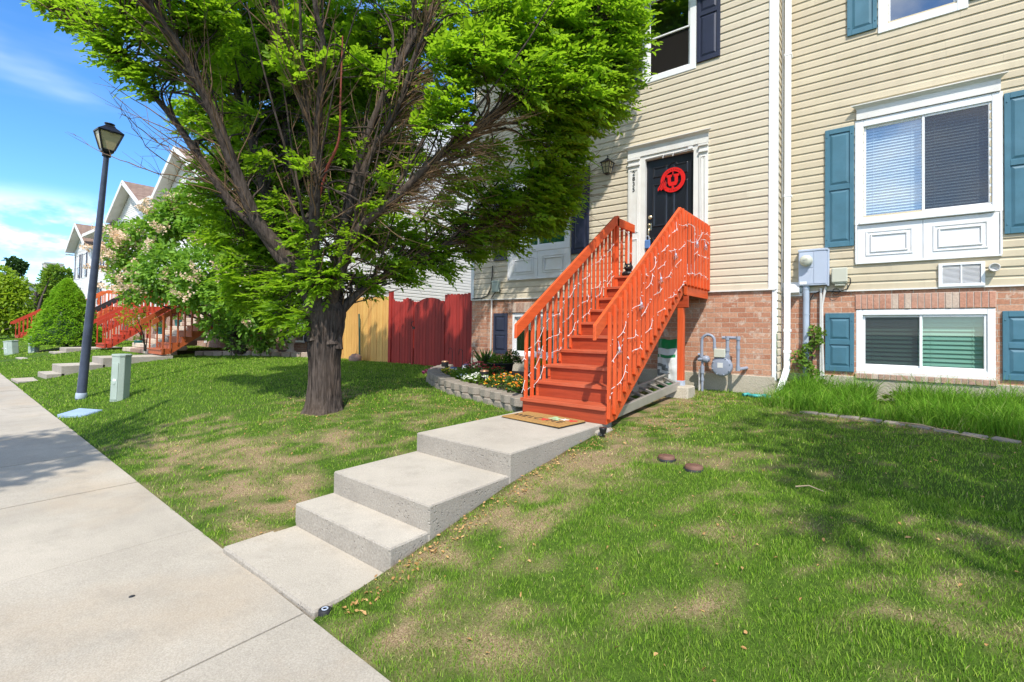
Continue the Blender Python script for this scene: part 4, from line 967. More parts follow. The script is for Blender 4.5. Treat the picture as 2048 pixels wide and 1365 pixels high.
p.lathe([(.02,0),(.012,.02),(0,.022)], (c[0],c[1]-.062,c[2]-.015), 10, 0, 'y'); p.tube([(c[0]+.08,c[1]+.06,.93),(c[0]+.13,c[1]+.06,.96),(c[0]+.135,c[1]+.06,1.02),(c[0]+.11,c[1]+.06,1.05)], [.014,.014,.012,.008], 8)
p.build('cat_head', M['black'], ct)
p = MB()
for s in (-1,1): p.lathe([(.014,0),(.010,.006),(0,.008)], (c[0]+s*.028,c[1]-.060,c[2]+.012), 10, 0, 'y')
p.build('eye', M['amber'], ct)
jr = thing('storage_jar', 'white lidded jar standing on the landing behind the orange balusters', 'jar', (-2.62,8.15,.88))
p = MB(); p.lathe([(.075,0),(.085,.01),(.085,.17),(.078,.19)], (-2.62,8.15,.88), 20); p.build('jar_body', M['white'], jr)
p = MB(); p.lathe([(.082,.191),(.086,.20),(.086,.235),(.06,.25),(0,.255)], (-2.62,8.15,.88), 20); p.build('lid', M['grey_metal'], jr)

# ladder on the ground beneath the stairs
ld = thing('ladder', 'aluminium extension ladder lying on the bare soil under the orange stairs', 'ladder', (-2.6,6.4,-1.0))
a0, b0 = Vector((-2.46,5.18,-.955)), Vector((-2.46,7.55,-.80)); a1, b1 = Vector((-2.86,5.32,-.945)), Vector((-2.86,7.95,-.74))
for A, B in ((a0,b0),(a1,b1)):
    p = MB(); d = (B-A)
    p.beam(A,B,.012,.105); off = .032 if A is a0 else -.032
    for s in (-.05,.05): p.beam(A+Vector((-off*.5,0,s)),B+Vector((-off*.5,0,s)),.04,.012)
    p.build('side_rail', M['alu'], ld, bevel=.002)
for i in range(8):
    u = (i+.5)/8.2; A = a0.lerp(b0,u); B = a1.lerp(b1,u); p = MB(); p.beam(A+Vector((-.02,0,.0)),B+Vector((.02,0,.0)),.045,.03); p.build('rung', M['alu'], ld)

# bag of soil under the stairs
bg = thing('soil_bag', 'green and white plastic bag of garden soil propped against the brick under the stairs', 'bag', (-2.93,8.2,-.97))
def pillow(x0, x1, z0, z1, y, d, nx=14, nz=16, seed=0, taper=.12):
    vs = []; fs = []
    for s in (-1,1):
        for j in range(nz+1):
            for i in range(nx+1):
                u, v = i/nx, j/nz; w = (math.sin(math.pi*u)**.45)*(math.sin(math.pi*min(max(v*.92+.08,0),1))**.5 if v < .98 else .05)
                xx = x0+(x1-x0)*(u+(.5-u)*taper*v**3); wr = .014*math.sin(u*17+v*9+seed)+.012*math.sin(v*31+u*7)
                vs.append((xx, y+s*d/2*w+wr*w, z0+(z1-z0)*v+.01*math.sin(u*9)))
    k = (nx+1)*(nz+1)
    for s in (0,1):
        for j in range(nz):
            for i in range(nx):
                q = s*k+j*(nx+1)+i; f = (q,q+1,q+nx+2,q+nx+1); fs.append(f if s == 0 else f[::-1])
    return vs, fs, nx, nz
vs, fs, nx_, nz_ = pillow(-3.14,-2.74,-.97,-.13,8.2,.26)
p = MB(); p.add(vs, fs, 0, True)
for i, f in enumerate(fs):
    zc = sum(vs[q][2] for q in f)/4; xc = sum(vs[q][0] for q in f)/4
    p.m[i] = 0 if (zc > -.29 or (-.455 < zc < -.41)) else (2 if (-.80 < zc < -.52 and xc < -2.92 and math.sin(zc*40+xc*23) > -.2) else (0 if (zc < -.88 or xc > -2.775) else 1))
p.build('bag_film', [M['bag_green'], M['bag_white'], M['bag_grey']], bg)

# ------------------------------------------------------------------ flower bed
arc = [(-3.66,4.86),(-4.05,5.04),(-4.45,5.17),(-4.9,5.27),(-5.35,5.43),(-5.8,5.62),(-6.22,5.84),(-6.62,6.1),(-6.98,6.45),(-7.28,6.85),(-7.55,7.3),(-7.75,7.75)]
def block_mesh(h):
    m = MB(); poly = [(-.085,.20),(-.138,.07),(-.135,.0),(-.065,-.06),(.06,-.063),(.135,.0),(.138,.07),(.085,.20)]
    m.prism([(a+rng.uniform(-.008,.008),b+rng.uniform(-.008,.008)) for a,b in poly][::-1], 0, h, 'xy'); return m
bl = None
def arcpos(s):
    acc = 0
    for (xa,ya),(xb,yb) in zip(arc, arc[1:]):
        L = math.hypot(xb-xa,yb-ya)
        if acc+L >= s: u = (s-acc)/L; return xa+(xb-xa)*u, ya+(yb-ya)*u, math.atan2(ya-yb, xa-xb)
        acc += L
    return (*arc[-1], math.atan2(arc[-2][1]-arc[-1][1], arc[-2][0]-arc[-1][0]))
for course in (0,1):
    for i in range(18):
        x, y, a = arcpos(.03 + i*.282 + (.14 if course == 0 else 0))
        h = .105 if course == 0 else .112
        o = block_mesh(h).build('retaining_block', M['block'], bevel=.010)
        zb = float(gz(x,y-.05))-.025 + (0 if course == 0 else .106)
        out = .02 if course == 0 else .0
        o.location = (x-math.sin(a)*-out*0, y-out, zb); o.rotation_euler = (0,0,a+rng.uniform(-.05,.05))
        tag(o, 'grey split faced concrete block in the %s course of the curved flower bed wall' % ('lower' if course == 0 else 'upper'), 'block', 'flower bed blocks, %s course' % ('lower' if course == 0 else 'upper'))
sm_ = MB(); pts = [(x*1.0+.08, y+.12) for x,y in arc]; nn = len(pts); rows = 10
vs = []
for i,(x,y) in enumerate(pts):
    for j in range(rows+1):
        u = j/rows; xx = x+(max(x,-7.7)-x)*u; yy = y+(8.46-y)*u
        vs.append((xx, yy, -.905-.01*u+.02*math.sin(u*math.pi)+.03*(vnoise(np.array([xx]),np.array([yy]),4,9)[0]-.5)))
sm_.add(vs, [(i*(rows+1)+j, i*(rows+1)+j+1, (i+1)*(rows+1)+j+1, (i+1)*(rows+1)+j) for i in range(nn-1) for j in range(rows)], 0, True)
struct(sm_.build('soil', M['soil']))

# --- leaves, vectorised
def leaves_mesh(P, D, Nv, L, W, fold=.18):
    """two-faced folded leaves: base P, axis D, upper normal Nv, length L, width W -> V, F"""
    D = D/np.linalg.norm(D,axis=1,keepdims=True); S = np.cross(D, Nv); S /= np.maximum(np.linalg.norm(S,axis=1,keepdims=True),1e-6); U = np.cross(S, D)
    L = L[:,None]; W = W[:,None]
    b = P; tip = P + D*L - U*L*.10
    r1 = P+D*L*.34+S*W*.5+U*W*fold; r2 = P+D*L*.72+S*W*.36+U*W*fold*.4; l1 = P+D*L*.34-S*W*.5+U*W*fold; l2 = P+D*L*.72-S*W*.36+U*W*fold*.4
    V = np.stack([b,r1,r2,tip,l2,l1],1).reshape(-1,3); n = len(P); k = np.arange(n)[:,None]*6
    F = np.concatenate([k+np.array([[0,1,2,3]]), k+np.array([[0,3,4,5]])],0)
    return V, F
def rand_dirs(n, g=nr):
    v = g.normal(size=(n,3)); return v/np.linalg.norm(v,axis=1,keepdims=True)
def plant(name, label, cat, loc, r, h, leafm, nleaf, lsize, flowers=(), group=None, shape='mound', parts=('foliage','blossom')):
    t = thing(name, label, cat, loc, group); lx, ly, lz = loc
    if shape == 'mound':
        a = nr.uniform(0,2*np.pi,nleaf); q = np.sqrt(nr.uniform(0,1,nleaf))*r; hz = h*(1-(q/r)**2)**.5*nr.uniform(.35,1,nleaf)
        P = np.stack([lx+q*np.cos(a), ly+q*np.sin(a), lz+hz],1); D = np.stack([np.cos(a),np.sin(a),np.full(nleaf,.5)],1)+nr.normal(size=(nleaf,3))*.5
    elif shape == 'grass':
        a = nr.uniform(0,2*np.pi,nleaf); q = nr.uniform(0,.25,nleaf)*r
        P = np.stack([lx+q*np.cos(a), ly+q*np.sin(a), np.full(nleaf,lz)],1); D = np.stack([np.cos(a)*.35,np.sin(a)*.35,np.ones(nleaf)],1)+nr.normal(size=(nleaf,3))*.2
    Nv = np.tile([0,0,1.],(nleaf,1))+nr.normal(size=(nleaf,3))*.5
    V, F = leaves_mesh(P, D, Nv, lsize*nr.uniform(.7,1.3,nleaf), lsize*(.5 if shape == 'mound' else .1)*nr.uniform(.8,1.2,nleaf))
    npmesh(parts[0], V, F, M[leafm], t)
    for fm, nf, fs_ in flowers:
        a = nr.uniform(0,2*np.pi,nf); q = np.sqrt(nr.uniform(0,1,nf))*r*.95; hz = h*(1.02-(q/r)**2)**.5*nr.uniform(.85,1.12,nf)
        C = np.stack([lx+q*np.cos(a), ly+q*np.sin(a), lz+hz],1); Pl = []; Dl = []; Nl = []
        for k in range(5):
            b = k*2*np.pi/5+nr.uniform(0,6,nf); tl = nr.normal(size=(nf,3))*.35
            Dl.append(np.stack([np.cos(b),np.sin(b)-.25,np.full(nf,.35)],1)+tl); Pl.append(C); Nl.append(np.tile([0,-.4,1.],(nf,1)))
        V, F = leaves_mesh(np.concatenate(Pl), np.concatenate(Dl), np.concatenate(Nl), np.full(nf*5,fs_), np.full(nf*5,fs_*.9))
        npmesh(parts[1], V, F, M[fm], t)
    return t
G = 'flowers planted in the block edged bed'
plant('flowering_plant','orange and yellow flowering clump nearest the orange stairs','flowers',(-3.95,5.42,-.90),.30,.20,'plant_dk',420,.055,(('f_orange',40,.023),('f_yellow',26,.018)),G)
plant('flowering_plant','orange and gold flowering clump just right of the front black lantern','flowers',(-4.45,5.62,-.90),.36,.24,'plant_dk',480,.055,(('f_orange',62,.023),('f_yellow',30,.018)),G)
plant('flowering_plant','white flowering clump just left of the front black lantern','flowers',(-5.22,5.83,-.90),.28,.17,'plant',380,.05,(('f_white',50,.026),),G)
plant('flowering_plant','low white flowers spilling toward the block wall, left of the larger white clump','flowers',(-5.62,5.98,-.90),.24,.14,'plant',300,.05,(('f_white',26,.024),),G)
plant('flowering_plant','yellow flowering clump near the left end of the block wall','flowers',(-6.5,6.45,-.90),.2,.15,'plant',220,.05,(('f_yellow',34,.028),),G)
plant('flowering_plant','pink flowering clump in the middle of the bed behind the green foliage','flowers',(-6.1,6.75,-.90),.34,.27,'plant_dk',420,.06,(('f_pink',80,.030),),G)
plant('flowering_plant','red flowering clump beside the front black lantern and black tub','flowers',(-5.45,6.55,-.90),.26,.24,'plant_dk',300,.06,(('f_red',36,.03),),G)
plant('flowering_plant','deep purple foliage clump at the left tip of the flower bed','flowers',(-7.05,6.6,-.90),.22,.12,'f_purple',220,.05,(),G,parts=('foliage','flowers'))
plant('flowering_plant','bushy green leafy clump in front of the pink flowers','plant',(-5.75,6.25,-.90),.38,.2,'plant',600,.07,(),G)
plant('flowering_plant','white flowers between the black lantern and the black tub','flowers',(-4.95,6.25,-.90),.22,.15,'plant',240,.05,(('f_white',22,.025),),G)
def garden_lantern(label, loc):
    t = thing('garden_lantern', label, 'lantern', loc, 'black cylinder garden lanterns in the bed'); x,y,z = loc
    p = MB(); p.lathe([(.07,.02),(.072,.03),(.072,.21)], loc, 22); p.build('lantern_body', M['black'], t)
    p = MB(); p.lathe([(.073,.2105),(.075,.222),(.06,.236),(.03,.242),(0,.243)], loc, 22); p.build('lantern_cap', M['copper'], t)
    p = MB(); p.lathe([(.074,.005),(.074,.0195)], loc, 22); p.build('lantern_base', M['copper'], t)
    p = MB(); p.tube([(x,y,z-.2),(x,y,z+.006)], .012, 8); p.build('stake', M['black'], t)
garden_lantern('black cylinder lantern with copper cap among the orange flowers', (-5.20,5.98,-.905))
garden_lantern('black cylinder lantern standing before the red fence at the bed end', (-7.165,7.0,-.895))
def tub(label, loc, r, h, m, name='planter'):
    t = thing(name, label, 'planter', loc); p = MB(); p.lathe([(r*.74,0),(r*.78,.01),(r*.97,h*.93),(r*1.06,h*.93),(r*1.07,h),(r*.98,h),(r*.95,h*.9),(0,h*.88)], loc, 28); p.build('pot', M[m], t); return t
tub('black tub planter with green shoots under the small blue shutter', (-5.68,7.0,-.92), .24, .30, 'rubber')
plant('potted_plant','fine green shoots growing in the black tub planter','plant',(-5.68,7.0,-.66),.21,.17,'plant',420,.06)
plant('potted_plant','feathery grey green plant at the right edge of the black tub','plant',(-5.50,7.12,-.66),.15,.30,'plant_dk',420,.05)
tub('beige footed flower pot half hidden behind the left orange balusters', (-5.05,7.35,-.93), .20, .27, 'stone_pot', 'flower_pot')
plant('potted_plant','yellow green leaves in the beige pot behind the balusters','plant',(-5.05,7.35,-.70),.17,.16,'locust',220,.06)
def ginger(label, loc, r):
    t = thing('ceramic_pot', label, 'pot', loc, 'blue and white ceramic pots in the bed'); p = MB(); p.lathe([(r*.55,0),(r*.9,r*.35),(r,r*.8),(r*.85,r*1.4),(r*.6,r*1.65)], loc, 22); p.build('pot_body', M['porcelain'], t)
    p = MB(); p.lathe([(r*.62,r*1.651),(r*.78,r*1.7),(r*.78,r*1.88),(0,r*1.89)], loc, 22); p.build('pot_rim', M['porcelain_blue'], t)
    p = MB()
    for k in range(9):
        a = k*.7+.2; z = loc[2]+r*(.6+.35*(k%3)); rr = r*(1.01 if k%3 < 2 else .93); p.lathe([(r*.15,0),(r*.1,.004),(0,.005)], (loc[0]+rr*math.cos(a),loc[1]+rr*math.sin(a),z), 8, 0, 'y')
    p.build('pot_motif', M['porcelain_blue'], t)
ginger('round blue and white ceramic pot in front of the pink flowers', (-6.72,6.8,-.92), .09)
ginger('small blue and white ceramic pot farther back beside the fence corner', (-7.0,7.45,-.90), .085)
def hook(label, x, y, top, d=1):
    t = thing('shepherd_hook', label, 'plant hook', (x,y,-.95), 'black shepherd hooks at the back of the bed'); p = MB(); r = .06
    pts = [(x,y,-.95),(x,y,top-r)] + [(x-d*(r-r*math.cos(a)),y,top-r+r*math.sin(a)) for a in np.linspace(.3,2.9,9)] + [(x-d*2*r,y,top-r*1.8),(x-d*2.4*r,y,top-r*2.2)]
    p.tube(pts, .0065, 6); p.build('hook_rod', M['black'], t)
hook('tall black shepherd hook left of the black tub, before the brick', -6.13, 7.2, -.50)
hook('thin black shepherd hook against the red gate, leftmost of the hooks', -8.05, 8.1, -.46); hook('thin black shepherd hook against the red fence, right of the leftmost hook', -7.72, 8.1, -.47)
hook('thin black shepherd hook beside the house corner and red fence', -7.45, 8.15, -.5, -1)
plant('garden_plant','tall narrow blades growing by the brick at the back of the bed','plant',(-6.55,7.6,-.88),.2,.4,'plant_dk',40,.42,(),None,'grass')

# ------------------------------------------------------------------ fence
YF = 8.62
def boards(x0, x1, ztop, zbot, y, w=.14, gap=.004, th=.018, dog=True, jit=.02):
    m = MB(); x = x0; k = 0
    while x < x1-.03:
        b = min(x+w-gap, x1); zt = ztop(x+w/2)+rng.uniform(-jit,jit); zb = zbot+rng.uniform(-.015,.01); yy = y+rng.uniform(-.003,.003); e = .025
        poly = [(x,zb),(b,zb),(b,zt-e),(b-e,zt),(x+e,zt),(x,zt-e)] if dog else [(x,zb),(b,zb),(b,ztop(b)),(x,ztop(x))]
        m.prism(poly, yy, yy+th, 'xz'); x += w; k += 1
    return m
fy = thing('wooden_fence','golden unpainted dog eared board fence behind the tree trunk','fence',(-12.6,YF,-1.0))
m = boards(-14.25,-11.12, lambda x: .90, -.99, YF, .137, .013); m.build('fence_board', M['yelfence'], fy)
m = MB(); m.box(-14.25,-11.12,YF+.02,YF+.06,-.6,-.51); m.box(-14.25,-11.12,YF+.02,YF+.06,.45,.54); m.build('fence_rail', M['yelfence'], fy)
fr = thing('wooden_fence','red painted board fence panel left of the arched gate','fence',(-10.6,YF,-1.0))
m = boards(-10.97,-10.06, lambda x: .79+.05*math.sin(x*9), -1.02, YF, .118, .010); m.build('fence_board', M['redfence'], fr)
m = MB(); m.box(-11.09,-10.98,YF-.03,YF+.07,-1.05,1.04); m.build('fence_post', M['redfence'], fr, bevel=.004)
f2 = thing('wooden_fence','red painted tall board fence panel between the arched gate and the brick house','fence',(-8.35,YF,-1.0))
m = boards(-8.80,-7.84, lambda x: .875, -1.03, YF-.005, .12, .009, jit=.012); m.build('fence_board', M['redfence'], f2)
m = MB(); m.box(-8.86,-8.80,YF+.0,YF+.09,-1.05,.87); m.build('fence_post', M['redfence'], f2)
gt = thing('fence_gate','red board gate with an arched top, black latch on its left edge','gate',(-9.4,YF,-1.0))
m = boards(-9.99,-8.84, lambda x: .46+.35*math.sqrt(max(0,1-((x+9.40)/.62)**2)), -1.0, YF-.02, .115, .007, dog=False, jit=0); m.build('gate_board', M['redfence'], gt)
m = MB(); m.box(-9.99,-8.84,YF+.005,YF+.04,-.7,-.6); m.box(-9.99,-8.84,YF+.005,YF+.04,.25,.35); m.build('gate_rail', M['redfence'], gt)
m = MB(); m.tube([(-10.02,YF-.03,.02),(-10.06,YF-.07,.08),(-10.05,YF-.07,.16),(-10.0,YF-.03,.2)], .012, 6); m.box(-10.05,-9.97,YF-.035,YF-.0,-.02,.05); m.build('gate_latch', M['black'], gt)
fb = thing('wooden_fence','weathered red picket fence just visible behind the arched gate top','fence',(-9.5,9.6,-1.0))
m = boards(-11.6,-8.2, lambda x: .79, -1.0, 9.5, .13, .02); m.build('fence_board', M['redfence'], fb)
rk = MB(); 
def rock(mb, c, rx, ry, rz, seed, n=12):
    g = random.Random(seed); vs = []
    for i in range(7):
        ph = -math.pi/2+math.pi*i/6
        for j in range(n):
            a = 2*math.pi*j/n; k = 1+g.uniform(-.14,.14); vs.append((c[0]+rx*k*math.cos(ph)*math.cos(a), c[1]+ry*k*math.cos(ph)*math.sin(a), c[2]+rz*k*math.sin(ph)))
    mb.add(vs, [(i*n+j,i*n+(j+1)%n,(i+1)*n+(j+1)%n,(i+1)*n+j) for i in range(6) for j in range(n)], 0, True); return mb
tag(rock(rk,(-12.2,8.3,-.93),.22,.18,.16,3).build('boulder', M['rock']), 'reddish boulder on the grass against the golden fence', 'rock')
m = MB(); m.beam((-12.3,8.52,-1.0),(-12.38,8.52,.41),.05,.03,up=(0,1,0)); tag(m.build('garden_stake', M['stake'], bevel=.003), 'dark green metal stake leaning on the golden fence above the boulder', 'stake')

# ------------------------------------------------------------------ street furniture
lp = thing('lamp_post','leaning dark blue lamp post with a four sided lantern on the lawn','street lamp',(-12.574,2.324,-1.47))
bx, by, bz = -12.574,2.324,-1.47
def L_(x,y,z): return (bx+x,by+y,bz+z)
p = MB(); p.lathe([(.086,-.1),(.086,.10),(.081,.115),(.079,.12),(.072,1.2),(.060,2.9),(.046,4.72),(.046,4.80)], (bx,by,bz), 18); p.build('pole', M['pole'], lp)
p = MB(); p.lathe([(.089,.0),(.092,.03),(.089,.10),(.081,.115)], (bx,by,bz), 18); p.build('base_collar', M['pvc_grey'], lp)
p = MB(); p.lathe([(.056,4.80),(.072,4.81),(.072,4.86),(.055,4.885),(.07,4.90)], (bx,by,bz), 16)
def fru(mb, w0, h0, w1, h1, m=0):
    vs = [L_(a*w0,b*w0,h0) for a,b in ((-1,-1),(1,-1),(1,1),(-1,1))] + [L_(a*w1,b*w1,h1) for a,b in ((-1,-1),(1,-1),(1,1),(-1,1))]
    mb.add(vs, [(3,2,1,0),(4,5,6,7)] + [(i,(i+1)%4,4+(i+1)%4,4+i) for i in range(4)], m)
fru(p,.092,4.89,.10,4.945); fru(p,.198,5.265,.206,5.29); fru(p,.206,5.291,.085,5.395); fru(p,.085,5.395,.075,5.42); p.lathe([(.058,5.42),(.058,5.44),(.085,5.445),(.085,5.465),(.04,5.475),(0,5.477)], (bx,by,bz), 14)
for a,b in ((-1,-1),(1,-1),(1,1),(-1,1)): p.beam(L_(a*.093,b*.093,4.935),L_(a*.188,b*.188,5.275),.026,.026)
p.box(bx+.20,bx+.222,by-.025,by+.025,bz+5.25,bz+5.28); p.build('lamp_head', M['black'], lp, bevel=.003)
p = MB(); fru(p,.088,4.946,.177,5.264); p.build('lamp_glass', M['amber'], lp)
ax = Vector((-.21,.40,0)).normalized(); lp.rotation_euler = Matrix.Rotation(RAD(5.3),3,ax).to_euler()
def pedestal(label, loc, w, h, tilt=0, rz=.5):
    t = thing('utility_pedestal', label, 'utility pedestal', loc, 'pale green utility pedestals on the lawn'); x,y,z = loc
    p = MB(); k = w/2; poly = [(-k,-k*.55),(-k*.55,-k),(k*.55,-k),(k,-k*.55),(k,k*.6),(k*.5,k),(-k*.5,k),(-k,k*.6)]
    p.prism([(x+a,y+b) for a,b in poly], z-.1, z+h-.04, 'xy'); p.prism([(x+a*1.07,y+b*1.07) for a,b in poly], z+h-.0399, z+h, 'xy'); p.build('pedestal_body', M['pedestal'], t, bevel=.006)
    p = MB(); p.box(x-k*.5,x+k*.5,y-k-.012,y-k+.0,z+.03,z+h*.82); p.box(x-.02,x+.02,y-k-.02,y-k-.012,z+h*.36,z+h*.40); p.build('pedestal_door', M['pedestal'], t, bevel=.003)
    p = MB(); p.box(x-.025,x+.03,y-k-.0145,y-k-.0125,z+h*.43,z+h*.48); p.build('label_plate', M['white'], t)
    p = MB(); p.box(x-k-.003,x-k+.001,y-k*.4,y+k*.2,z+h*.66,z+h*.90); p.build('warning_sticker', M['sticker'], t)
    t.rotation_euler = (0,tilt,rz); return t
pedestal('pale green utility pedestal on the lawn right of the lamp post', (-11.24,2.62,-1.41), .25, .86, .03, .62)
pedestal('upright pale green utility pedestal far off beside the conical shrub', (-29.95,3.9,-1.31), .32, .86, 0, .5)
pedestal('squat tilted pale green utility box, left of the far upright pedestal', (-31.2,3.35,-1.42), .42, .62, -.12, .5)
cv = MB(); cv.box(-.26,.26,-.17,.17,-.03,.025); cv.box(-.235,.235,-.145,.145,.0255,.032); o = cv.build('meter_cover', M['lid_blue'], bevel=.006); o.location = (-10.67,1.97,-1.502); o.rotation_euler = (.16,.0,.42); tag(o, 'blue grey plastic meter box cover set flat in the lawn', 'meter cover')
def valve(label, x, y, r=.072):
    z = float(gz(x,y)); t = thing('valve_cover', label, 'valve cover', (x,y,z), 'round brown sprinkler valve covers'); p = MB(); p.lathe([(r,.0),(r,.035),(r*.93,.042),(r*.6,.046),(0,.047)], (x,y,z-.005), 22); p.box(x-.03,x+.03,y-.01,y+.01,z+.040,z+.047); p.build('cover_lid', M['valve'], t)
    p = MB(); p.lathe([(r*1.12,0),(r*1.12,.018),(r*1.0,.02)], (x,y,z-.005), 22); p.build('cover_rim', M['rubber'], t)
valve('round brown valve cover in the lawn, nearer the orange stairs', -1.512,4.18); valve('round brown valve cover in the lawn, nearer the camera', -1.24,4.06)
t = thing('sprinkler_head','black pop up sprinkler head at the sidewalk corner','sprinkler',(-2.405,1.475,-1.545)); p = MB(); p.lathe([(.034,-.03),(.034,.012),(.028,.016),(.0,.016)], (-2.405,1.475,-1.545), 18); p.build('head_body', M['rubber'], t); p = MB(); p.lathe([(.018,.0162),(.018,.019),(.011,.019),(.011,.0162)], (-2.405,1.475,-1.545), 18); p.build('nozzle_ring', M['grey_metal'], t)
sp = thing('spotlight','small black garden spotlight beside the concrete landing','garden light',(-2.30,4.52,-1.07)); p = MB(); p.lathe([(.028,0),(.04,.05),(.04,.06),(0,.058)], (-2.30,4.52,-1.06), 12); p.build('lamp_body', M['black'], sp); p = MB(); p.tube([(-2.30,4.52,-1.15),(-2.30,4.52,-1.055)], .01, 6); p.build('stake', M['black'], sp)
for i in range(13):
    u = i/12; x = -.75+2.5*u; y = 7.02-.16*u-.75*u*u; q = MB(); q.box(-.095,.095,-.055,.055,-.06,.012); o = q.build('paving_stone', M['block'], bevel=.01); o.location = (x,y,float(gz(x,y))+.012); o.rotation_euler = (rng.uniform(-.05,.05),rng.uniform(-.05,.05),-.35*u-.15+rng.uniform(-.12,.12)); tag(o,'flat grey edging stone half sunk along the tall grass border','edging stone','edging stones along the tall grass')
h_ = MB(); h_.tube([(-1.72+.06*i, 8.02+.07*math.sin(i*1.7), -.955+.012*(i%2)) for i in range(11)], .028, 8); h_.tube([(-1.6+.05*i, 7.96+.05*math.cos(i*2.1), -.945) for i in range(9)], .022, 8); tag(h_.build('hose_sleeve', M['hose']), 'teal drain sleeve lying in the grass under the downspout', 'drain sleeve')
def stick(label, pts, r=.009):
    m = MB(); m.tube(pts, [r*(1-.5*i/(len(pts)-1)) for i in range(len(pts))], 6); tag(m.build('fallen_twig', M['stick']), label, 'twig')
zz_ = lambda x,y,d=.05: (x,y,float(gz(x,y))+d)
stick('long dead twig on the grass edge near the edging stones', [zz_(.12,6.72),zz_(.3,6.5,.09),zz_(.5,6.42,.06),zz_(.75,6.28,.05)]); stick('short pale twig lying in the shaded lawn', [zz_(-.5,3.95,.05),zz_(-.42,3.95,.07),zz_(-.33,3.93,.05)], .006)

sc_ = MB(); sc_.lathe([(.016,0),(.016,.003),(.012,.005),(0,.005)], n=16); o = sc_.build('sidewalk_pin', M['rubber']); o.location = (-3.414,.877,-1.561); tag(o, 'tiny dark round metal pin set in the sidewalk slab', 'survey pin')
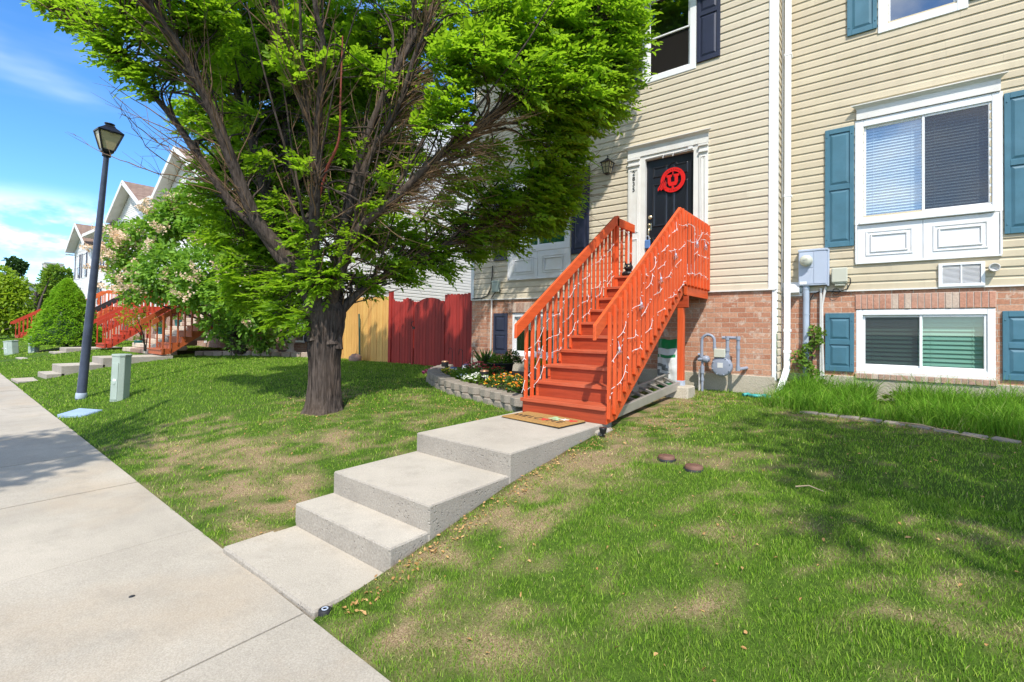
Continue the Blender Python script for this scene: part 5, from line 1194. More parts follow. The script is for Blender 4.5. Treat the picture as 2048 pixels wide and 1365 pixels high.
# ------------------------------------------------------------------ the next block of townhouses up the street
YB = 8.85
def unit_house(label, x0, x1, zE, gable=None, wins=(), z0=.72, right_wall=False, left_wall=False, door_x=None, yf=YB, depth=11):
    t = thing('townhouse', label, 'house', ((x0+x1)/2, yf, -1.0)); yb = yf+depth
    w = MB()
    holes = [(a+.05,b-.05,c+.05,d-.05) for a,b,c,d in wins]
    siding(w, x0, x1, z0, zE, yf, 'y-', holes)
    if right_wall: siding(w, yf, yb, z0, zE, x1, 'x+'); w.add([(x1,yf,zE),(x1,yb,zE),(x1,(yf+yb)/2,zE+2.5)], [(0,1,2)])
    w.add([(x0,yf,z0),(x0,yb,z0),(x0,yb,zE),(x0,yf,zE)], [(3,2,1,0)])
    if gable:
        g0, g1, ga, gzp = gable
        hw = (g1-g0)/2
        siding(w, g0, g1, zE, gzp-.15, yf, 'y-', (), top=lambda z: ((g0+g1)/2-hw*max(0,(gzp-.1-z)/(gzp-.1-zE)), (g0+g1)/2+hw*max(0,(gzp-.1-z)/(gzp-.1-zE))))
    w.build('siding_wall', M['siding_far'], t)
    b = MB(); b.box(x0, x1, yf+.005, yb, -1.3, z0-.002); b.build('brick_base', M['brick_dull'], t)
    c = MB(); c.box(x0,x1,yf-.031,yf,zE-.2,zE-.02); c.build('frieze_board', M['white'], t)
    for bx in ((x1-.09, x1+.015),(x0-.015, x0+.09)):
        c = MB(); c.box(*bx, yf-.028, yf, z0, zE-.2); c.build('corner_trim', M['white'], t)
    r = MB(); o = .55; ym = (yf+yb)/2; zr = zE+2.6; tk = .16
    fs_ = [(x0,x1)] if not gable else [(x0,g0-.35),(g1+.35,x1)]
    for ya, sg_ in [(yf-o, q) for q in fs_] + [(yb+o, (x0,x1))]:
        xa_, xb_ = sg_
        if xb_-xa_ < .1: continue
        vs = [(xa_,ya,zE-.1),(xb_,ya,zE-.1),(xb_,ym,zr),(xa_,ym,zr),(xa_,ya,zE-.1+tk),(xb_,ya,zE-.1+tk),(xb_,ym,zr+tk),(xa_,ym,zr+tk)]
        r.add(vs, [(3,2,1,0),(4,5,6,7),(0,1,5,4),(2,3,7,6),(1,2,6,5),(3,0,4,7)], 0)
    if gable:
        ga = (g0+g1)/2; hw = (g1-g0)/2+.35; sl_ = (gzp-zE)/((g1-g0)/2); zlow = gzp-hw*sl_
        for s in (-1,1):
            ys0, ys1 = yf-o, ym
            vs = [(ga,ys0,gzp),(ga+s*hw,ys0,zlow),(ga+s*hw,ys1,zlow),(ga,ys1,gzp)]; vs += [(a,b_,c_+.14) for a,b_,c_ in vs]
            r.add(vs, [(0,1,2,3),(7,6,5,4),(0,4,5,1),(1,5,6,2),(3,2,6,7),(0,3,7,4)], 0)
    r.build('roof', M['shingle'], t)
    k = MB()
    e0, e1 = x0, x1
    segs = [(x0,x1)] if not gable else [(x0,g0-.35),(g1+.35,x1)]
    for a, b_ in segs:
        if b_-a > .15:
            k.box(a,b_,yf-o-.12,yf-o-.002,zE-.14,zE+.07); k.box(a,b_,yf-o,yf-.03,zE-.17,zE-.13)
    if gable:
        for s in (-1,1):
            A = (ga,yf-o-.02,gzp+.045); B = (ga+s*hw,yf-o-.02,zlow+.045); k.beam(A,B,.03,.26,up=(0,0,1))
            vs = [(ga,yf-o,gzp-.012),(ga+s*hw,yf-o,zlow-.012),(ga+s*hw,yf-.02,zlow-.012),(ga,yf-.02,gzp-.012)]; k.add(vs, [(0,1,2,3)])
            k.box(ga+s*hw-.30 if s>0 else ga+s*hw-.25, ga+s*hw+.25 if s>0 else ga+s*hw+.30, yf-o, yf-.03, zlow-.16, zlow-.12)
    k.build('eaves', M['trim'], t)
    dsx = x1-.2; k = MB(); k.box(dsx-.05,dsx+.05,yf-.11,yf-.03,z0-1.5,zE-.2); k.build('downspout', M['white'], t)
    for a,b_,c_,d_ in wins:
        if c_ < z0: window(t, a,b_,c_,d_, yf+.0, .07, 'slide', None, (), 'glass_dim', simple=True, proj=.035)
        else: window(t, a,b_,c_,d_, yf, .07, 'hung', None, (), 'glass', simple=True, proj=.035)
        sw2 = .36; shutter(t, a-sw2-.02,a-.01,c_+.04,d_-.02,yf-.017,'shut_navy'); shutter(t, b_+.01,b_+sw2+.02,c_+.04,d_-.02,yf-.017,'shut_navy')
    if door_x:
        d = MB(); d.box(door_x-.62,door_x+.62,yf-.06,yf-.018,.85,3.35); d.build('door_surround', M['white'], t)
        d = MB(); d.box(door_x-.44,door_x+.44,yf-.075,yf-.061,.93,3.05); d.build('door', M['white'], t)
    return t
unit_house('pale sided end townhouse behind the big tree, its side wall facing the golden fence', -19.3,-14.3, 6.6, None, [(-17.1,-16.0,-.55,.25),(-18.2,-16.6,4.3,6.0)], right_wall=True, door_x=-15.3)
unit_house('pale sided townhouse hidden behind the flowering lilac tree', -24.3,-19.3, 6.6, None, [(-23.5,-22.0,4.3,6.0),(-23.6,-22.0,1.6,3.3)], door_x=-20.6)
unit_house('pale townhouse with a steep gable rising just above the lilac tree', -30.7,-24.3, 6.65, (-30.7,-24.3,-27.5,8.62), [(-28.2,-26.8,4.3,6.0),(-28.4,-26.9,1.6,3.3)], door_x=-25.3)
unit_house('pale townhouse with brown shingled gable left of the lilac tree', -39.4,-30.7, 6.75, (-39.4,-33.0,-36.2,8.50), [(-38.2,-37.1,4.25,6.1),(-35.8,-34.7,4.25,6.1),(-38.4,-36.9,1.5,3.4)], door_x=-34.0)
unit_house('pale townhouse with plain gutter between the two brown gabled ones', -45.4,-39.4, 6.35, None, [(-44.6,-43.4,3.9,5.7),(-42.2,-41.0,3.9,5.7),(-44.6,-43.2,1.3,3.0)], door_x=-40.8)
unit_house('farthest pale townhouse at the row end with two narrow upper windows', -51.2,-45.4, 5.85, (-51.0,-45.6,-48.3,7.45), [(-50.6,-49.5,3.5,5.4),(-48.4,-47.4,3.5,5.4),(-50.7,-49.2,1.0,2.8)], left_wall=True, door_x=-46.9)
sg2 = 'wooden porch stairs along the row'
stair('brown orange wooden stairs with thin balusters under the lilac tree', -18.85,-17.60, 5.1,-.92, 10,.185,.27, YB-.03, ('brown_far','brown_far','brown_far'), None, sg2, False)
stair('red wooden stairs with square balusters behind the lamp post', -26.6,-25.3, 5.35,-.98, 10,.185,.27, YB-.03, ('red_far','red_far','red_far'), None, sg2, False)
stair('red wooden stairs with a black brown handrail beside the conical shrub', -31.0,-29.75, 5.35,-.95, 10,.19,.27, YB-.03, ('red_far','red_far','red_far'), None, sg2, False, rail_m='black_rail')
stair('orange stained wooden stairs peeking out above the conical shrub', -37.2,-35.9, 5.35,-.95, 10,.20,.27, YB-.03, ('orange_far','orange_far','orange_far'), None, sg2, False)
stair('farthest red brown wooden stairs, left of the conical shrub base', -47.3,-46.0, 5.2,-1.0, 10,.185,.27, YB-.03, ('red_far','red_far','red_far'), None, sg2, False)
ss = thing('stone_stairs','stacked pale and brown stone stairs between the red and brown wooden stairs','stairs',(-20.8,6.0,-1.0))
for k in range(10):
    m = MB(); x = -23.7
    while x < -19.4:
        w_ = rng.uniform(.3,.6); m.box(x,min(x+w_,-19.25)-.01,5.6+k*.3+rng.uniform(-.03,.02),6.05+k*.3,-1.05+k*.17,-.885+k*.17+rng.uniform(-.01,.01), 0 if rng.random() < .72 else 1); x += w_
    m.build('stone_step', [M['stonestep'], M['rock']], ss, bevel=.02)
for i,(x,y,z) in enumerate(((-23.4,6.0,-.88),(-23.4,6.75,-.37),(-23.4,7.35,-.03))):
    lab = ('teal flower pot on the lowest stone stair, with wispy plant','teal flower pot on the middle stone stair','teal flower pot highest up the stone stairs')[i]
    tub(lab, (x,y,z), .14,.26,'teal','flower_pot'); plant('potted_plant', lab.replace('flower pot','pot plant'),'plant',(x,y,z+.24),.16,.22,'plant',120,.07)
# stone edged bed below the lilac
for i in range(13):
    u = i/12; x = -18.5+4.0*u; y = 6.5+1.95*u; q = MB(); L_w = rng.uniform(.15,.175); q.box(-L_w,L_w,-.10,.10,-.1,.15+rng.uniform(0,.03)); o = q.build('edging_block', M['edging'], bevel=.02); o.location = (x,y,float(gz(x,y))); o.rotation_euler = (0,0,.45+rng.uniform(-.06,.06)); tag(o,'weathered brown edging block along the bed under the lilac','edging stone','edging blocks of the lilac bed')
sb = MB(); sb.add([(-18.6,6.65,-.90),(-14.4,8.7,-.88),(-14.4,8.84,-.86),(-18.9,8.84,-.86)], [(0,1,2,3)]); struct(sb.build('bed_soil', M['soil']))
for c, r_, lab, mm in (((-17.3,7.2,-.83),(.24,.17,.09),'flat grey rock on the lilac bed edging, left one','edging'),((-16.2,7.8,-.82),(.27,.17,.09),'flat pale rock on the lilac bed edging, middle one','rock_pale'),((-14.75,8.45,-.78),(.2,.16,.12),'pale rounded rock on the lilac bed edging beside the big trunk','rock_pale')):
    m = MB(); rock(m, c, *r_, rng.randint(0,99)); tag(m.build('rock', M[mm]), lab, 'rock')
su = thing('garden_statue','small white garden statue standing before the basement window left of the trunk','statue',(-16.1,8.4,-.9))
m = MB(); c = (-16.1,8.4,-.9); m.lathe([(.16,0),(.16,.06),(.11,.09),(.09,.3),(.13,.34),(.14,.5),(.10,.62),(.05,.68),(.075,.74),(.085,.80),(.06,.87),(0,.89)], c, 16); m.tube([(c[0]-.12,c[1],c[2]+.58),(c[0]-.17,c[1]-.06,c[2]+.42),(c[0]-.05,c[1]-.13,c[2]+.40)], [.04,.035,.03], 8); m.tube([(c[0]+.12,c[1],c[2]+.58),(c[0]+.17,c[1]-.06,c[2]+.44),(c[0]+.05,c[1]-.13,c[2]+.48)], [.04,.035,.03], 8); m.build('statue_body', M['rock_pale'], su)
# big brown roofed building far off on the left
fbld = thing('apartment_building','long brown roofed apartment building far off at the left edge','building',(-101,6,-1))
m = MB(); m.box(-118,-96.5,-6,14,-1.2,5.0); m.build('wall', M['siding_far'], fbld)
m = MB()
for s in (0,1):
    y0_, y1_ = ((-7.2,3.6) if s == 0 else (15.2,3.6)); vs = [(-119,y0_,4.7),(-95.6,y0_,4.7),(-95.6,y1_,8.2),(-119,y1_,8.2)]; vs += [(a,b,c+.3) for a,b,c in vs]
    m.add(vs, [(3,2,1,0),(4,5,6,7),(0,1,5,4),(2,3,7,6),(1,2,6,5),(3,0,4,7)])
m.build('roof', M['shingle'], fbld)
m = MB(); m.add([(-96.49,-6,4.95),(-96.49,14,4.95),(-96.49,3.6,8.1)], [(0,1,2)]); m.build('gable_wall', M['siding_far'], fbld)
m = MB()
for s in (0,1): m.beam((-95.55,-7.2 if s == 0 else 15.2,4.85),(-95.55,3.6,8.4),.06,.35)
m.build('gable_trim', M['white'], fbld)
for y in (-3.5,1.0,5.5,10.0):
    for z in (.4,2.9): 
        m = MB(); m.box(-96.47,-96.40,y,y+1.7,z,z+1.5); o = m.build('window', M['dark'], fbld); m = MB(); m.box(-96.40,-96.36,y+.82,y+.88,z,z+1.5); m.box(-96.40,-96.36,y-.05,y+1.75,z-.07,z); m.build('window_frame', M['white'], o)
m = MB(); m.box(-92.5,-90.5,12.6,14.5,3,8.2); m.box(-92.55,-90.45,12.55,14.55,8.2,8.4); tag(m.build('chimney_stack', M['rock_pale']), 'pale chimney block with flat cap showing between the distant roofs', 'chimney')
b2 = thing('apartment_building','distant second brown roof just right of the pale chimney block','building',(-96,20,-1))
m = MB(); m.box(-108,-93,16,30,-1.2,4.7); m.build('wall', M['siding_far'], b2)
m = MB(); vs = [(-109,15.2,4.5),(-92,15.2,4.5),(-92,23,7.3),(-109,23,7.3)]; vs += [(a,b,c+.25) for a,b,c in vs]; m.add(vs, [(3,2,1,0),(4,5,6,7),(0,1,5,4),(2,3,7,6),(1,2,6,5),(3,0,4,7)]); m.build('roof', M['shingle'], b2)

# ------------------------------------------------------------------ foliage engines
def tubes(paths, n=5):
    Vs = []; Fs = []; base = 0
    ang = np.linspace(0,2*np.pi,n,endpoint=False); ca, sa = np.cos(ang), np.sin(ang)
    for P, Rr in paths:
        P = np.asarray(P, dtype=float); k = len(P); T = np.gradient(P,axis=0); T /= np.maximum(np.linalg.norm(T,axis=1,keepdims=True),1e-9)
        ref = np.array([0,0,1.]) if abs(T[0,2]) < .9 else np.array([1.,0,0]); U = np.cross(T, ref); U /= np.maximum(np.linalg.norm(U,axis=1,keepdims=True),1e-9); W = np.cross(T,U)
        Rr = np.asarray(Rr)[:,None,None]
        V = P[:,None,:] + (U[:,None,:]*ca[None,:,None] + W[:,None,:]*sa[None,:,None])*Rr
        Vs.append(V.reshape(-1,3)); j = np.arange(n); i = np.arange(k-1)[:,None]*n
        Fs.append(np.stack([i+j, i+(j+1)%n, i+n+(j+1)%n, i+n+j],-1).reshape(-1,4)+base); base += k*n
    return np.concatenate(Vs), np.concatenate(Fs)
def smooth_path(pts, sub=6):
    P = np.array(pts, dtype=float); n = len(P); out = []
    for i in range(n-1):
        p0 = P[max(i-1,0)]; p1 = P[i]; p2 = P[i+1]; p3 = P[min(i+2,n-1)]
        for k in range(sub):
            t = k/sub; out.append(.5*((2*p1)+(p2-p0)*t+(2*p0-5*p1+4*p2-p3)*t*t+(3*p1-p0-3*p2+p3)*t**3))
    out.append(P[-1]); return np.array(out)
def sprays(A, D, Nn, Ls, K, lsz, wr=.5, rng_=nr, droop=.15):
    """leafy twigs: anchors A, axis D, plane normal Nn, twig length Ls; K alternate leaves each. Returns leaf arrays and twig paths"""
    n = len(A); D = D/np.linalg.norm(D,axis=1,keepdims=True); S = np.cross(D,Nn); S /= np.maximum(np.linalg.norm(S,axis=1,keepdims=True),1e-6); U = np.cross(S,D)
    P = []; DD = []; NN = []; LL = []; spr = rng_.uniform(.65,1.3,n)
    for k in range(K):
        s = (k+.6)/K; sg_ = 1 if k%2 else -1
        base = A + D*(Ls*s)[:,None] - np.array([0,0,1.])*(droop*Ls*s*s)[:,None]
        last = (k == K-1)
        d = D*(1.0 if not last else 2) + S*(sg_*1.05 if not last else .2) - np.array([0,0,.25])*rng_.uniform(0,1.2,n)[:,None] + rng_.normal(size=(n,3))*.18
        P.append(base); DD.append(d); NN.append(U+rng_.normal(size=(n,3))*.28); LL.append(lsz*spr*rng_.uniform(.65,1.2,n)*(.75+.4*math.sin(math.pi*min(1,s*1.1))))
    P = np.concatenate(P); DD = np.concatenate(DD); NN = np.concatenate(NN); LL = np.concatenate(LL)
    return P, DD, NN, LL
BLOBS = [(-3.10,5.61,4.00,0.73,1.2),(-2.91,5.89,3.60,0.41,1.3),(-3.52,5.04,3.87,0.64,1.1),(-3.80,4.57,3.80,0.50,1.0),(-3.26,5.50,3.27,0.67,1.2),(-3.07,6.03,3.25,0.38,1.2),(-3.56,4.89,3.11,0.51,1.0),(-3.86,4.28,3.25,0.42,1.0),(-4.12,3.95,3.25,0.30,0.9),(-4.15,4.07,2.82,0.27,0.8),(-3.54,5.92,2.95,0.42,1.2),(-3.62,6.13,2.63,0.22,1.1),(-3.74,5.52,2.72,0.49,0.9),(-4.22,4.14,2.56,0.28,0.7),(-4.46,3.96,2.44,0.18,0.7),(-2.83,5.95,4.00,0.28,1.2),(-2.80,5.96,4.27,0.28,1.2),(-3.97,6.11,2.36,0.44,1.1),(-3.94,6.39,2.08,0.30,1.1),(-4.32,5.84,2.20,0.46,0.8),(-4.31,6.24,1.90,0.47,1.0),(-4.74,5.77,1.87,0.43,0.9),(-4.79,5.35,2.16,0.37,0.6),(-4.36,6.45,1.79,0.32,1.2),(-5.18,5.57,1.57,0.43,0.9),(-5.41,5.13,1.75,0.38,0.7),(-4.93,6.01,1.50,0.32,1.2),(-5.46,4.98,1.20,0.38,0.8),(-5.74,4.63,1.40,0.34,0.7),(-5.64,4.47,0.85,0.29,0.9),(-5.35,5.19,1.02,0.27,1.0),(-5.84,4.19,0.62,0.20,1.0),(-5.19,5.70,1.23,0.22,1.2),(-4.74,6.16,1.54,0.28,1.2),(-5.54,4.67,0.72,0.18,1.0),(-7.98,3.01,1.91,0.46,1.0),(-7.69,3.12,1.37,0.45,1.2),(-7.41,3.22,0.83,0.41,1.2),(-7.07,3.36,0.46,0.36,1.2),(-6.76,3.36,0.20,0.27,1.2),(-6.50,3.43,0.59,0.31,1.0),(-6.19,3.42,0.10,0.20,1.0),(-8.26,3.03,2.51,0.35,0.8),(-7.70,3.48,1.66,0.47,1.0),(-8.14,3.51,2.46,0.57,1.2),(-7.20,3.63,1.32,0.46,1.0),(-7.85,3.86,2.08,0.57,1.2),(-5.94,3.48,0.63,0.23,0.8),(-6.29,3.45,0.92,0.24,0.8),(-7.60,3.21,0.43,0.24,1.1),(-8.56,3.67,3.43,0.72,1.1),(-8.07,4.28,3.97,0.79,1.1),(-7.47,4.87,4.47,0.80,1.1),(-8.25,4.01,4.60,0.78,1.1),(-8.46,3.22,4.23,0.61,1.1),(-7.16,4.51,2.95,0.58,1.0),(-6.80,5.00,4.91,0.77,1.1),(-6.24,5.20,3.80,0.58,0.9),(-6.82,4.67,2.10,0.45,0.9),(-7.80,4.47,5.28,0.70,1.1),(-8.48,3.44,5.18,0.67,1.1),(-5.67,4.99,4.81,0.55,0.9),(-8.55,4.19,3.16,0.72,1.2),(-7.80,4.52,2.84,0.61,1.2),(-9.14,3.34,3.55,0.60,1.2),(-7.14,5.26,4.26,0.63,1.2),(-6.75,5.21,2.99,0.43,1.0),(-7.56,4.22,1.87,0.50,1.2),(-7.68,3.64,1.21,0.40,1.1),(-7.34,4.64,2.18,0.51,1.1),(-6.52,4.66,1.41,0.32,1.1),(-6.39,4.14,0.71,0.22,0.9),(-7.25,4.94,3.46,0.52,1.2),(-6.64,4.93,2.30,0.37,1.1),(-6.68,4.40,1.62,0.33,0.9),(-6.54,5.25,3.04,0.43,0.9),(-6.31,4.69,1.63,0.28,0.8),(-7.64,4.53,2.63,0.52,1.2),(-6.56,3.23,1.60,0.26,0.6),(-6.78,3.05,2.22,0.26,0.5),(-6.78,2.78,2.81,0.21,0.5),(-5.45,3.57,2.29,0.24,0.5),(-5.42,3.87,1.57,0.22,0.6),(-5.47,3.30,2.53,0.20,0.5),(-5.96,3.20,1.19,0.21,0.6),(-5.85,3.42,0.69,0.24,0.8),(-5.43,2.80,3.46,0.21,0.5),(-5.19,3.37,3.35,0.22,0.5),(-4.98,3.67,3.16,0.21,0.5),(-8.12,1.34,4.02,0.29,1.1),(-7.71,1.53,3.67,0.25,1.1),(-7.54,1.67,3.36,0.24,1.0),(-7.38,1.86,3.14,0.20,0.9),(-7.37,1.94,2.95,0.11,0.8),(-7.13,1.86,3.68,0.34,0.9),(-6.79,2.13,3.56,0.34,0.9),(-6.62,2.12,3.81,0.36,0.9),(-7.37,1.67,3.92,0.34,1.0),(-7.17,2.09,3.30,0.24,0.8),(-6.61,2.39,3.82,0.31,0.8),(-8.27,1.22,4.10,0.19,1.1),(-7.37,2.56,3.51,0.31,0.7),(-7.48,2.97,4.02,0.44,0.7),(-4.81,4.19,2.14,0.26,0.5),(-5.23,4.13,1.80,0.24,0.5),(-4.35,4.55,2.22,0.26,0.6),(-4.22,4.90,2.36,0.27,0.6),(-4.86,4.79,2.04,0.28,0.5),(-5.48,2.92,1.92,0.15,0.5),(-5.47,2.66,3.05,0.15,0.5),(-5.11,2.94,3.06,0.13,0.5),(-5.76,3.23,1.17,0.16,0.6),(-5.76,3.35,1.45,0.14,0.6),(-5.43,2.81,2.93,0.15,0.5),(-5.54,3.65,1.15,0.17,0.6),(-5.06,3.75,1.94,0.11,0.5),(-5.75,3.50,1.02,0.16,0.6)]
LIMBS = {
 'L1': [(-6.21,3.53,0.37),(-6.39,3.25,0.97),(-6.56,2.92,1.40),(-6.56,2.59,2.20),(-6.56,2.39,2.64),(-6.53,2.22,2.89),(-6.48,1.86,3.38),(-6.40,1.67,3.58),(-6.20,1.43,4.00)],
 'L2': [(-6.35,3.35,0.74),(-6.49,3.17,1.01),(-6.76,2.82,1.50),(-6.98,2.52,1.97),(-7.33,2.10,2.78),(-7.66,1.71,3.32),(-8.02,1.30,3.78),(-8.29,0.95,4.21)],
 'L3': [(-6.17,3.56,0.10),(-6.04,3.47,0.52),(-5.81,3.32,1.20),(-5.61,3.21,1.74),(-5.51,3.15,2.18),(-5.29,3.06,2.63),(-5.09,2.95,3.21),(-4.95,2.79,3.61),(-4.78,2.65,4.53)],
 'L3b': [(-5.51,3.15,2.11),(-5.50,2.96,2.65),(-5.54,2.86,3.05),(-5.59,2.68,3.53),(-5.56,2.56,4.08)],
 'L4': [(-6.09,3.69,0.10),(-6.00,3.69,0.34),(-5.67,3.68,0.99),(-5.41,3.75,1.35),(-4.93,3.99,1.73),(-4.38,4.28,2.27),(-3.86,4.67,2.79),(-3.41,5.13,3.49),(-3.05,5.52,4.14),(-2.79,5.83,4.94)],
 'L5': [(-6.03,3.80,0.11),(-5.99,3.89,0.28),(-5.85,4.18,0.57),(-5.66,4.57,0.90),(-5.40,5.02,1.22),(-5.11,5.49,1.47),(-4.68,5.95,1.82),(-4.18,6.46,2.17)],
 'L6': [(-6.31,3.71,0.10),(-6.92,3.72,1.00),(-7.28,3.81,1.67),(-7.76,3.93,2.66),(-8.15,3.97,3.87),(-8.66,3.93,5.07),(-9.08,3.83,6.45)],
 'L7': [(-6.13,3.79,0.11),(-6.18,3.92,1.11),(-6.15,4.05,1.86),(-6.13,4.18,2.40),(-6.00,4.39,3.23),(-5.69,4.61,4.09),(-5.44,4.79,4.77),(-5.21,4.95,5.67)],
 'L8': [(-6.51,3.22,0.94),(-7.13,3.29,1.84),(-7.76,3.28,3.18),(-8.26,3.13,4.05),(-8.78,2.96,4.88),(-9.27,2.81,5.83)],
 'L9': [(-5.68,3.67,1.40),(-5.36,3.77,2.13),(-4.99,3.92,2.75),(-4.58,3.96,3.54),(-4.36,4.00,4.03),(-4.15,4.03,4.69)],
}
LILAC = [(-18.84,5.07,2.92,0.68,1.0),(-17.84,5.58,3.54,0.72,1.0),(-16.86,6.09,3.19,0.79,1.0),(-19.60,4.74,2.30,0.69,1.0),(-19.48,4.60,1.62,0.52,0.9),(-17.51,5.11,1.70,0.85,1.0),(-16.31,5.79,1.70,0.83,1.0),(-15.69,6.51,2.35,0.77,1.0),(-14.99,6.82,1.41,0.68,1.0),(-15.62,6.09,0.90,0.63,1.0),(-16.56,5.49,0.95,0.57,1.0),(-17.85,4.99,1.21,0.53,1.0),(-15.44,6.75,0.35,0.62,0.9),(-18.96,4.64,0.95,0.32,0.8),(-17.46,5.86,4.11,0.45,1.0),(-18.33,5.46,3.26,0.65,1.0),(-20.11,4.59,2.99,0.42,0.8),(-15.04,7.27,2.39,0.62,1.0),(-14.91,7.40,0.68,0.62,0.8),(-16.51,6.17,0.03,0.44,0.7),(-15.71,7.18,-0.27,0.48,0.8),(-17.88,5.79,3.99,0.41,0.9)]
LILACF = [(-19.71,4.40,2.75,0.36,1.0),(-19.64,4.34,2.08,0.32,1.0),(-19.55,4.52,3.16,0.29,1.0),(-19.71,4.29,1.60,0.23,0.7),(-19.04,4.54,2.54,0.29,1.0),(-18.36,4.92,3.64,0.16,0.4),(-17.73,5.40,3.96,0.16,0.4),(-17.63,5.12,2.95,0.15,0.3),(-16.49,5.63,2.60,0.15,0.3),(-15.74,5.96,2.73,0.21,0.5),(-15.17,6.15,2.55,0.21,0.7),(-14.61,6.35,1.79,0.23,0.8),(-14.93,6.34,2.26,0.24,0.8),(-14.38,6.54,1.36,0.20,0.6),(-15.07,5.87,1.41,0.14,0.4),(-16.92,4.95,1.35,0.18,0.4),(-17.99,4.62,1.38,0.18,0.5),(-16.53,5.96,3.59,0.15,0.4),(-18.73,4.43,1.24,0.16,0.5),(-15.64,5.56,1.19,0.15,0.3)]
YSH = [(-20.23,4.81,0.25,0.24,1.0),(-19.65,5.00,0.17,0.30,1.0),(-20.32,4.98,0.68,0.24,1.0),(-19.08,5.20,0.00,0.23,0.8),(-19.64,5.13,0.42,0.23,0.8)]
LOWSH = [(-14.91,7.43,-0.41,0.28,1.0),(-15.28,7.14,-0.57,0.22,1.0),(-15.59,6.40,-0.57,0.24,1.0),(-15.83,6.20,-0.27,0.21,0.8),(-14.99,7.86,-0.10,0.22,0.8)]
LIME = [(-52.05,5.13,2.30,1.20,1.0),(-51.31,5.72,1.75,0.97,1.0),(-50.93,6.05,0.45,0.75,1.0),(-51.91,5.29,0.24,1.12,1.0),(-52.50,4.77,3.23,1.05,1.0),(-51.52,5.54,2.80,0.82,1.0),(-50.63,6.29,-0.11,0.45,0.9),(-52.94,4.47,1.35,1.50,1.0),(-51.61,5.53,-0.31,0.52,0.8)]
JUNA = [(-61.63,9.06,4.10,0.75,1.0),(-61.81,8.94,2.93,0.94,1.0),(-62.04,8.79,1.76,1.03,1.0),(-62.30,8.62,0.35,1.03,1.0),(-61.45,9.18,5.04,0.42,1.0),(-61.44,9.26,1.30,0.84,1.0),(-61.81,8.91,4.57,0.47,1.0)]
JUNB = [(-61.79,10.20,3.97,0.67,1.0),(-61.60,10.38,2.78,0.86,1.0),(-61.98,10.11,1.58,0.96,1.0),(-61.90,10.10,4.88,0.38,1.0),(-61.41,10.55,1.35,0.67,1.0),(-62.28,9.84,3.01,0.67,1.0)]
DIST = [(-157.52,16.74,13.80,1.14,1.0),(-156.53,17.52,13.36,1.03,1.0),(-155.89,18.02,13.03,0.80,1.0),(-157.25,16.98,12.20,1.60,1.0)]
# ------------------------------------------------------------------ the big vase shaped tree
tr = thing('shade_tree','large vase shaped shade tree with dark trunk and bright green leaves on the front lawn','tree',(-6.11,3.69,-1.2))
def trunkmesh():
    zs = [-1.32,-1.20,-1.10,-.95,-.6,-.2,.05,.22,.36]; rs = [.34,.285,.246,.216,.202,.216,.250,.272,.21]; n = 180; V = []; NRW = 170
    zz = np.interp(np.linspace(0,8,NRW), range(9), zs)
    for z in zz:
        r = np.interp(z, zs, rs); cx_ = -6.11-.01*(z+1.2); cy_ = 3.69-.02*(z+1.2)
        a = np.linspace(0,2*np.pi,n,endpoint=False); tw = z*.35; fl = np.clip((-.7-z)/.5,0,1)
        aw = a+.10*(vnoise(a*3,np.full(n,z*1.6),1,51)-.5)
        rid = np.abs(vnoise(aw*22, np.full(n,z*3.2), 1.0, 8)-.5)*2; rid2 = np.abs(vnoise(aw*41, np.full(n,z*6.5), 1.0, 18)-.5)*2
        k = 1 + .045*np.sin(5*a+tw*3+.5)*(.6+fl) + .035*np.sin(9*a-tw*4) + .05*(vnoise(a*6, np.full(n,z*2.2),1.0,4)-.5)*2 + .105*(rid-.45) + .045*(rid2-.45)
        V.append(np.stack([cx_+r*k*np.cos(a), cy_+r*k*np.sin(a), np.full(n,z)],1))
    V = np.concatenate(V); i = np.arange(NRW-1)[:,None]*n; j = np.arange(n)
    F = np.stack([i+j,i+(j+1)%n,i+n+(j+1)%n,i+n+j],-1).reshape(-1,4); return V, F
V, F = trunkmesh(); npmesh('trunk', V, F, M['bark'], tr, sm=True)
LR = {'L1':(.100,.022),'L2':(.078,.012),'L3':(.088,.02),'L3b':(.042,.012),'L4':(.115,.008),'L5':(.082,.010),'L6':(.10,.03),'L7':(.085,.02),'L8':(.06,.014),'L9':(.052,.010)}
root_of = {'L1':(-6.14,3.60,-.05),'L2':None,'L3':(-6.12,3.56,-.2),'L3b':None,'L4':(-6.03,3.68,-.25),'L5':(-5.99,3.74,-.3),'L6':(-6.2,3.72,-.2),'L7':(-6.1,3.78,-.15),'L8':None,'L9':None}
samples = []
for k, pts in LIMBS.items():
    P = list(pts)
    if root_of[k]: P = [root_of[k]] + P
    P = smooth_path(P, 7); n = len(P); u = np.linspace(0,1,n); a, b = LR[k]
    wob = np.stack([vnoise(u*9,u*0+ord(k[1]),1,s) for s in (1,2,3)],1)-.5; P = P + wob*.06*np.clip(u*4,0,1)[:,None]
    R_ = a*(1-u)**1.35 + b
    if root_of[k]: R_[:7] *= np.linspace(1.25,1.0,7)
    V, F = tubes([(P,R_)], 12); npmesh('limb', V, F, M['bark'], tr, sm=True)
    for i in range(int(n*.22), n): samples.append((*P[i], R_[i], *((P[min(i+1,n-1)]-P[i-1])/np.linalg.norm(P[min(i+1,n-1)]-P[i-1]))))
samples = np.array(samples)
for i in range(15):      # high middle, shading the back of the crown
    BLOBS.append((nr.uniform(-8.2,-5.4), nr.uniform(2.0,4.2), nr.uniform(5.6,7.6), nr.uniform(.6,.85), -.4))
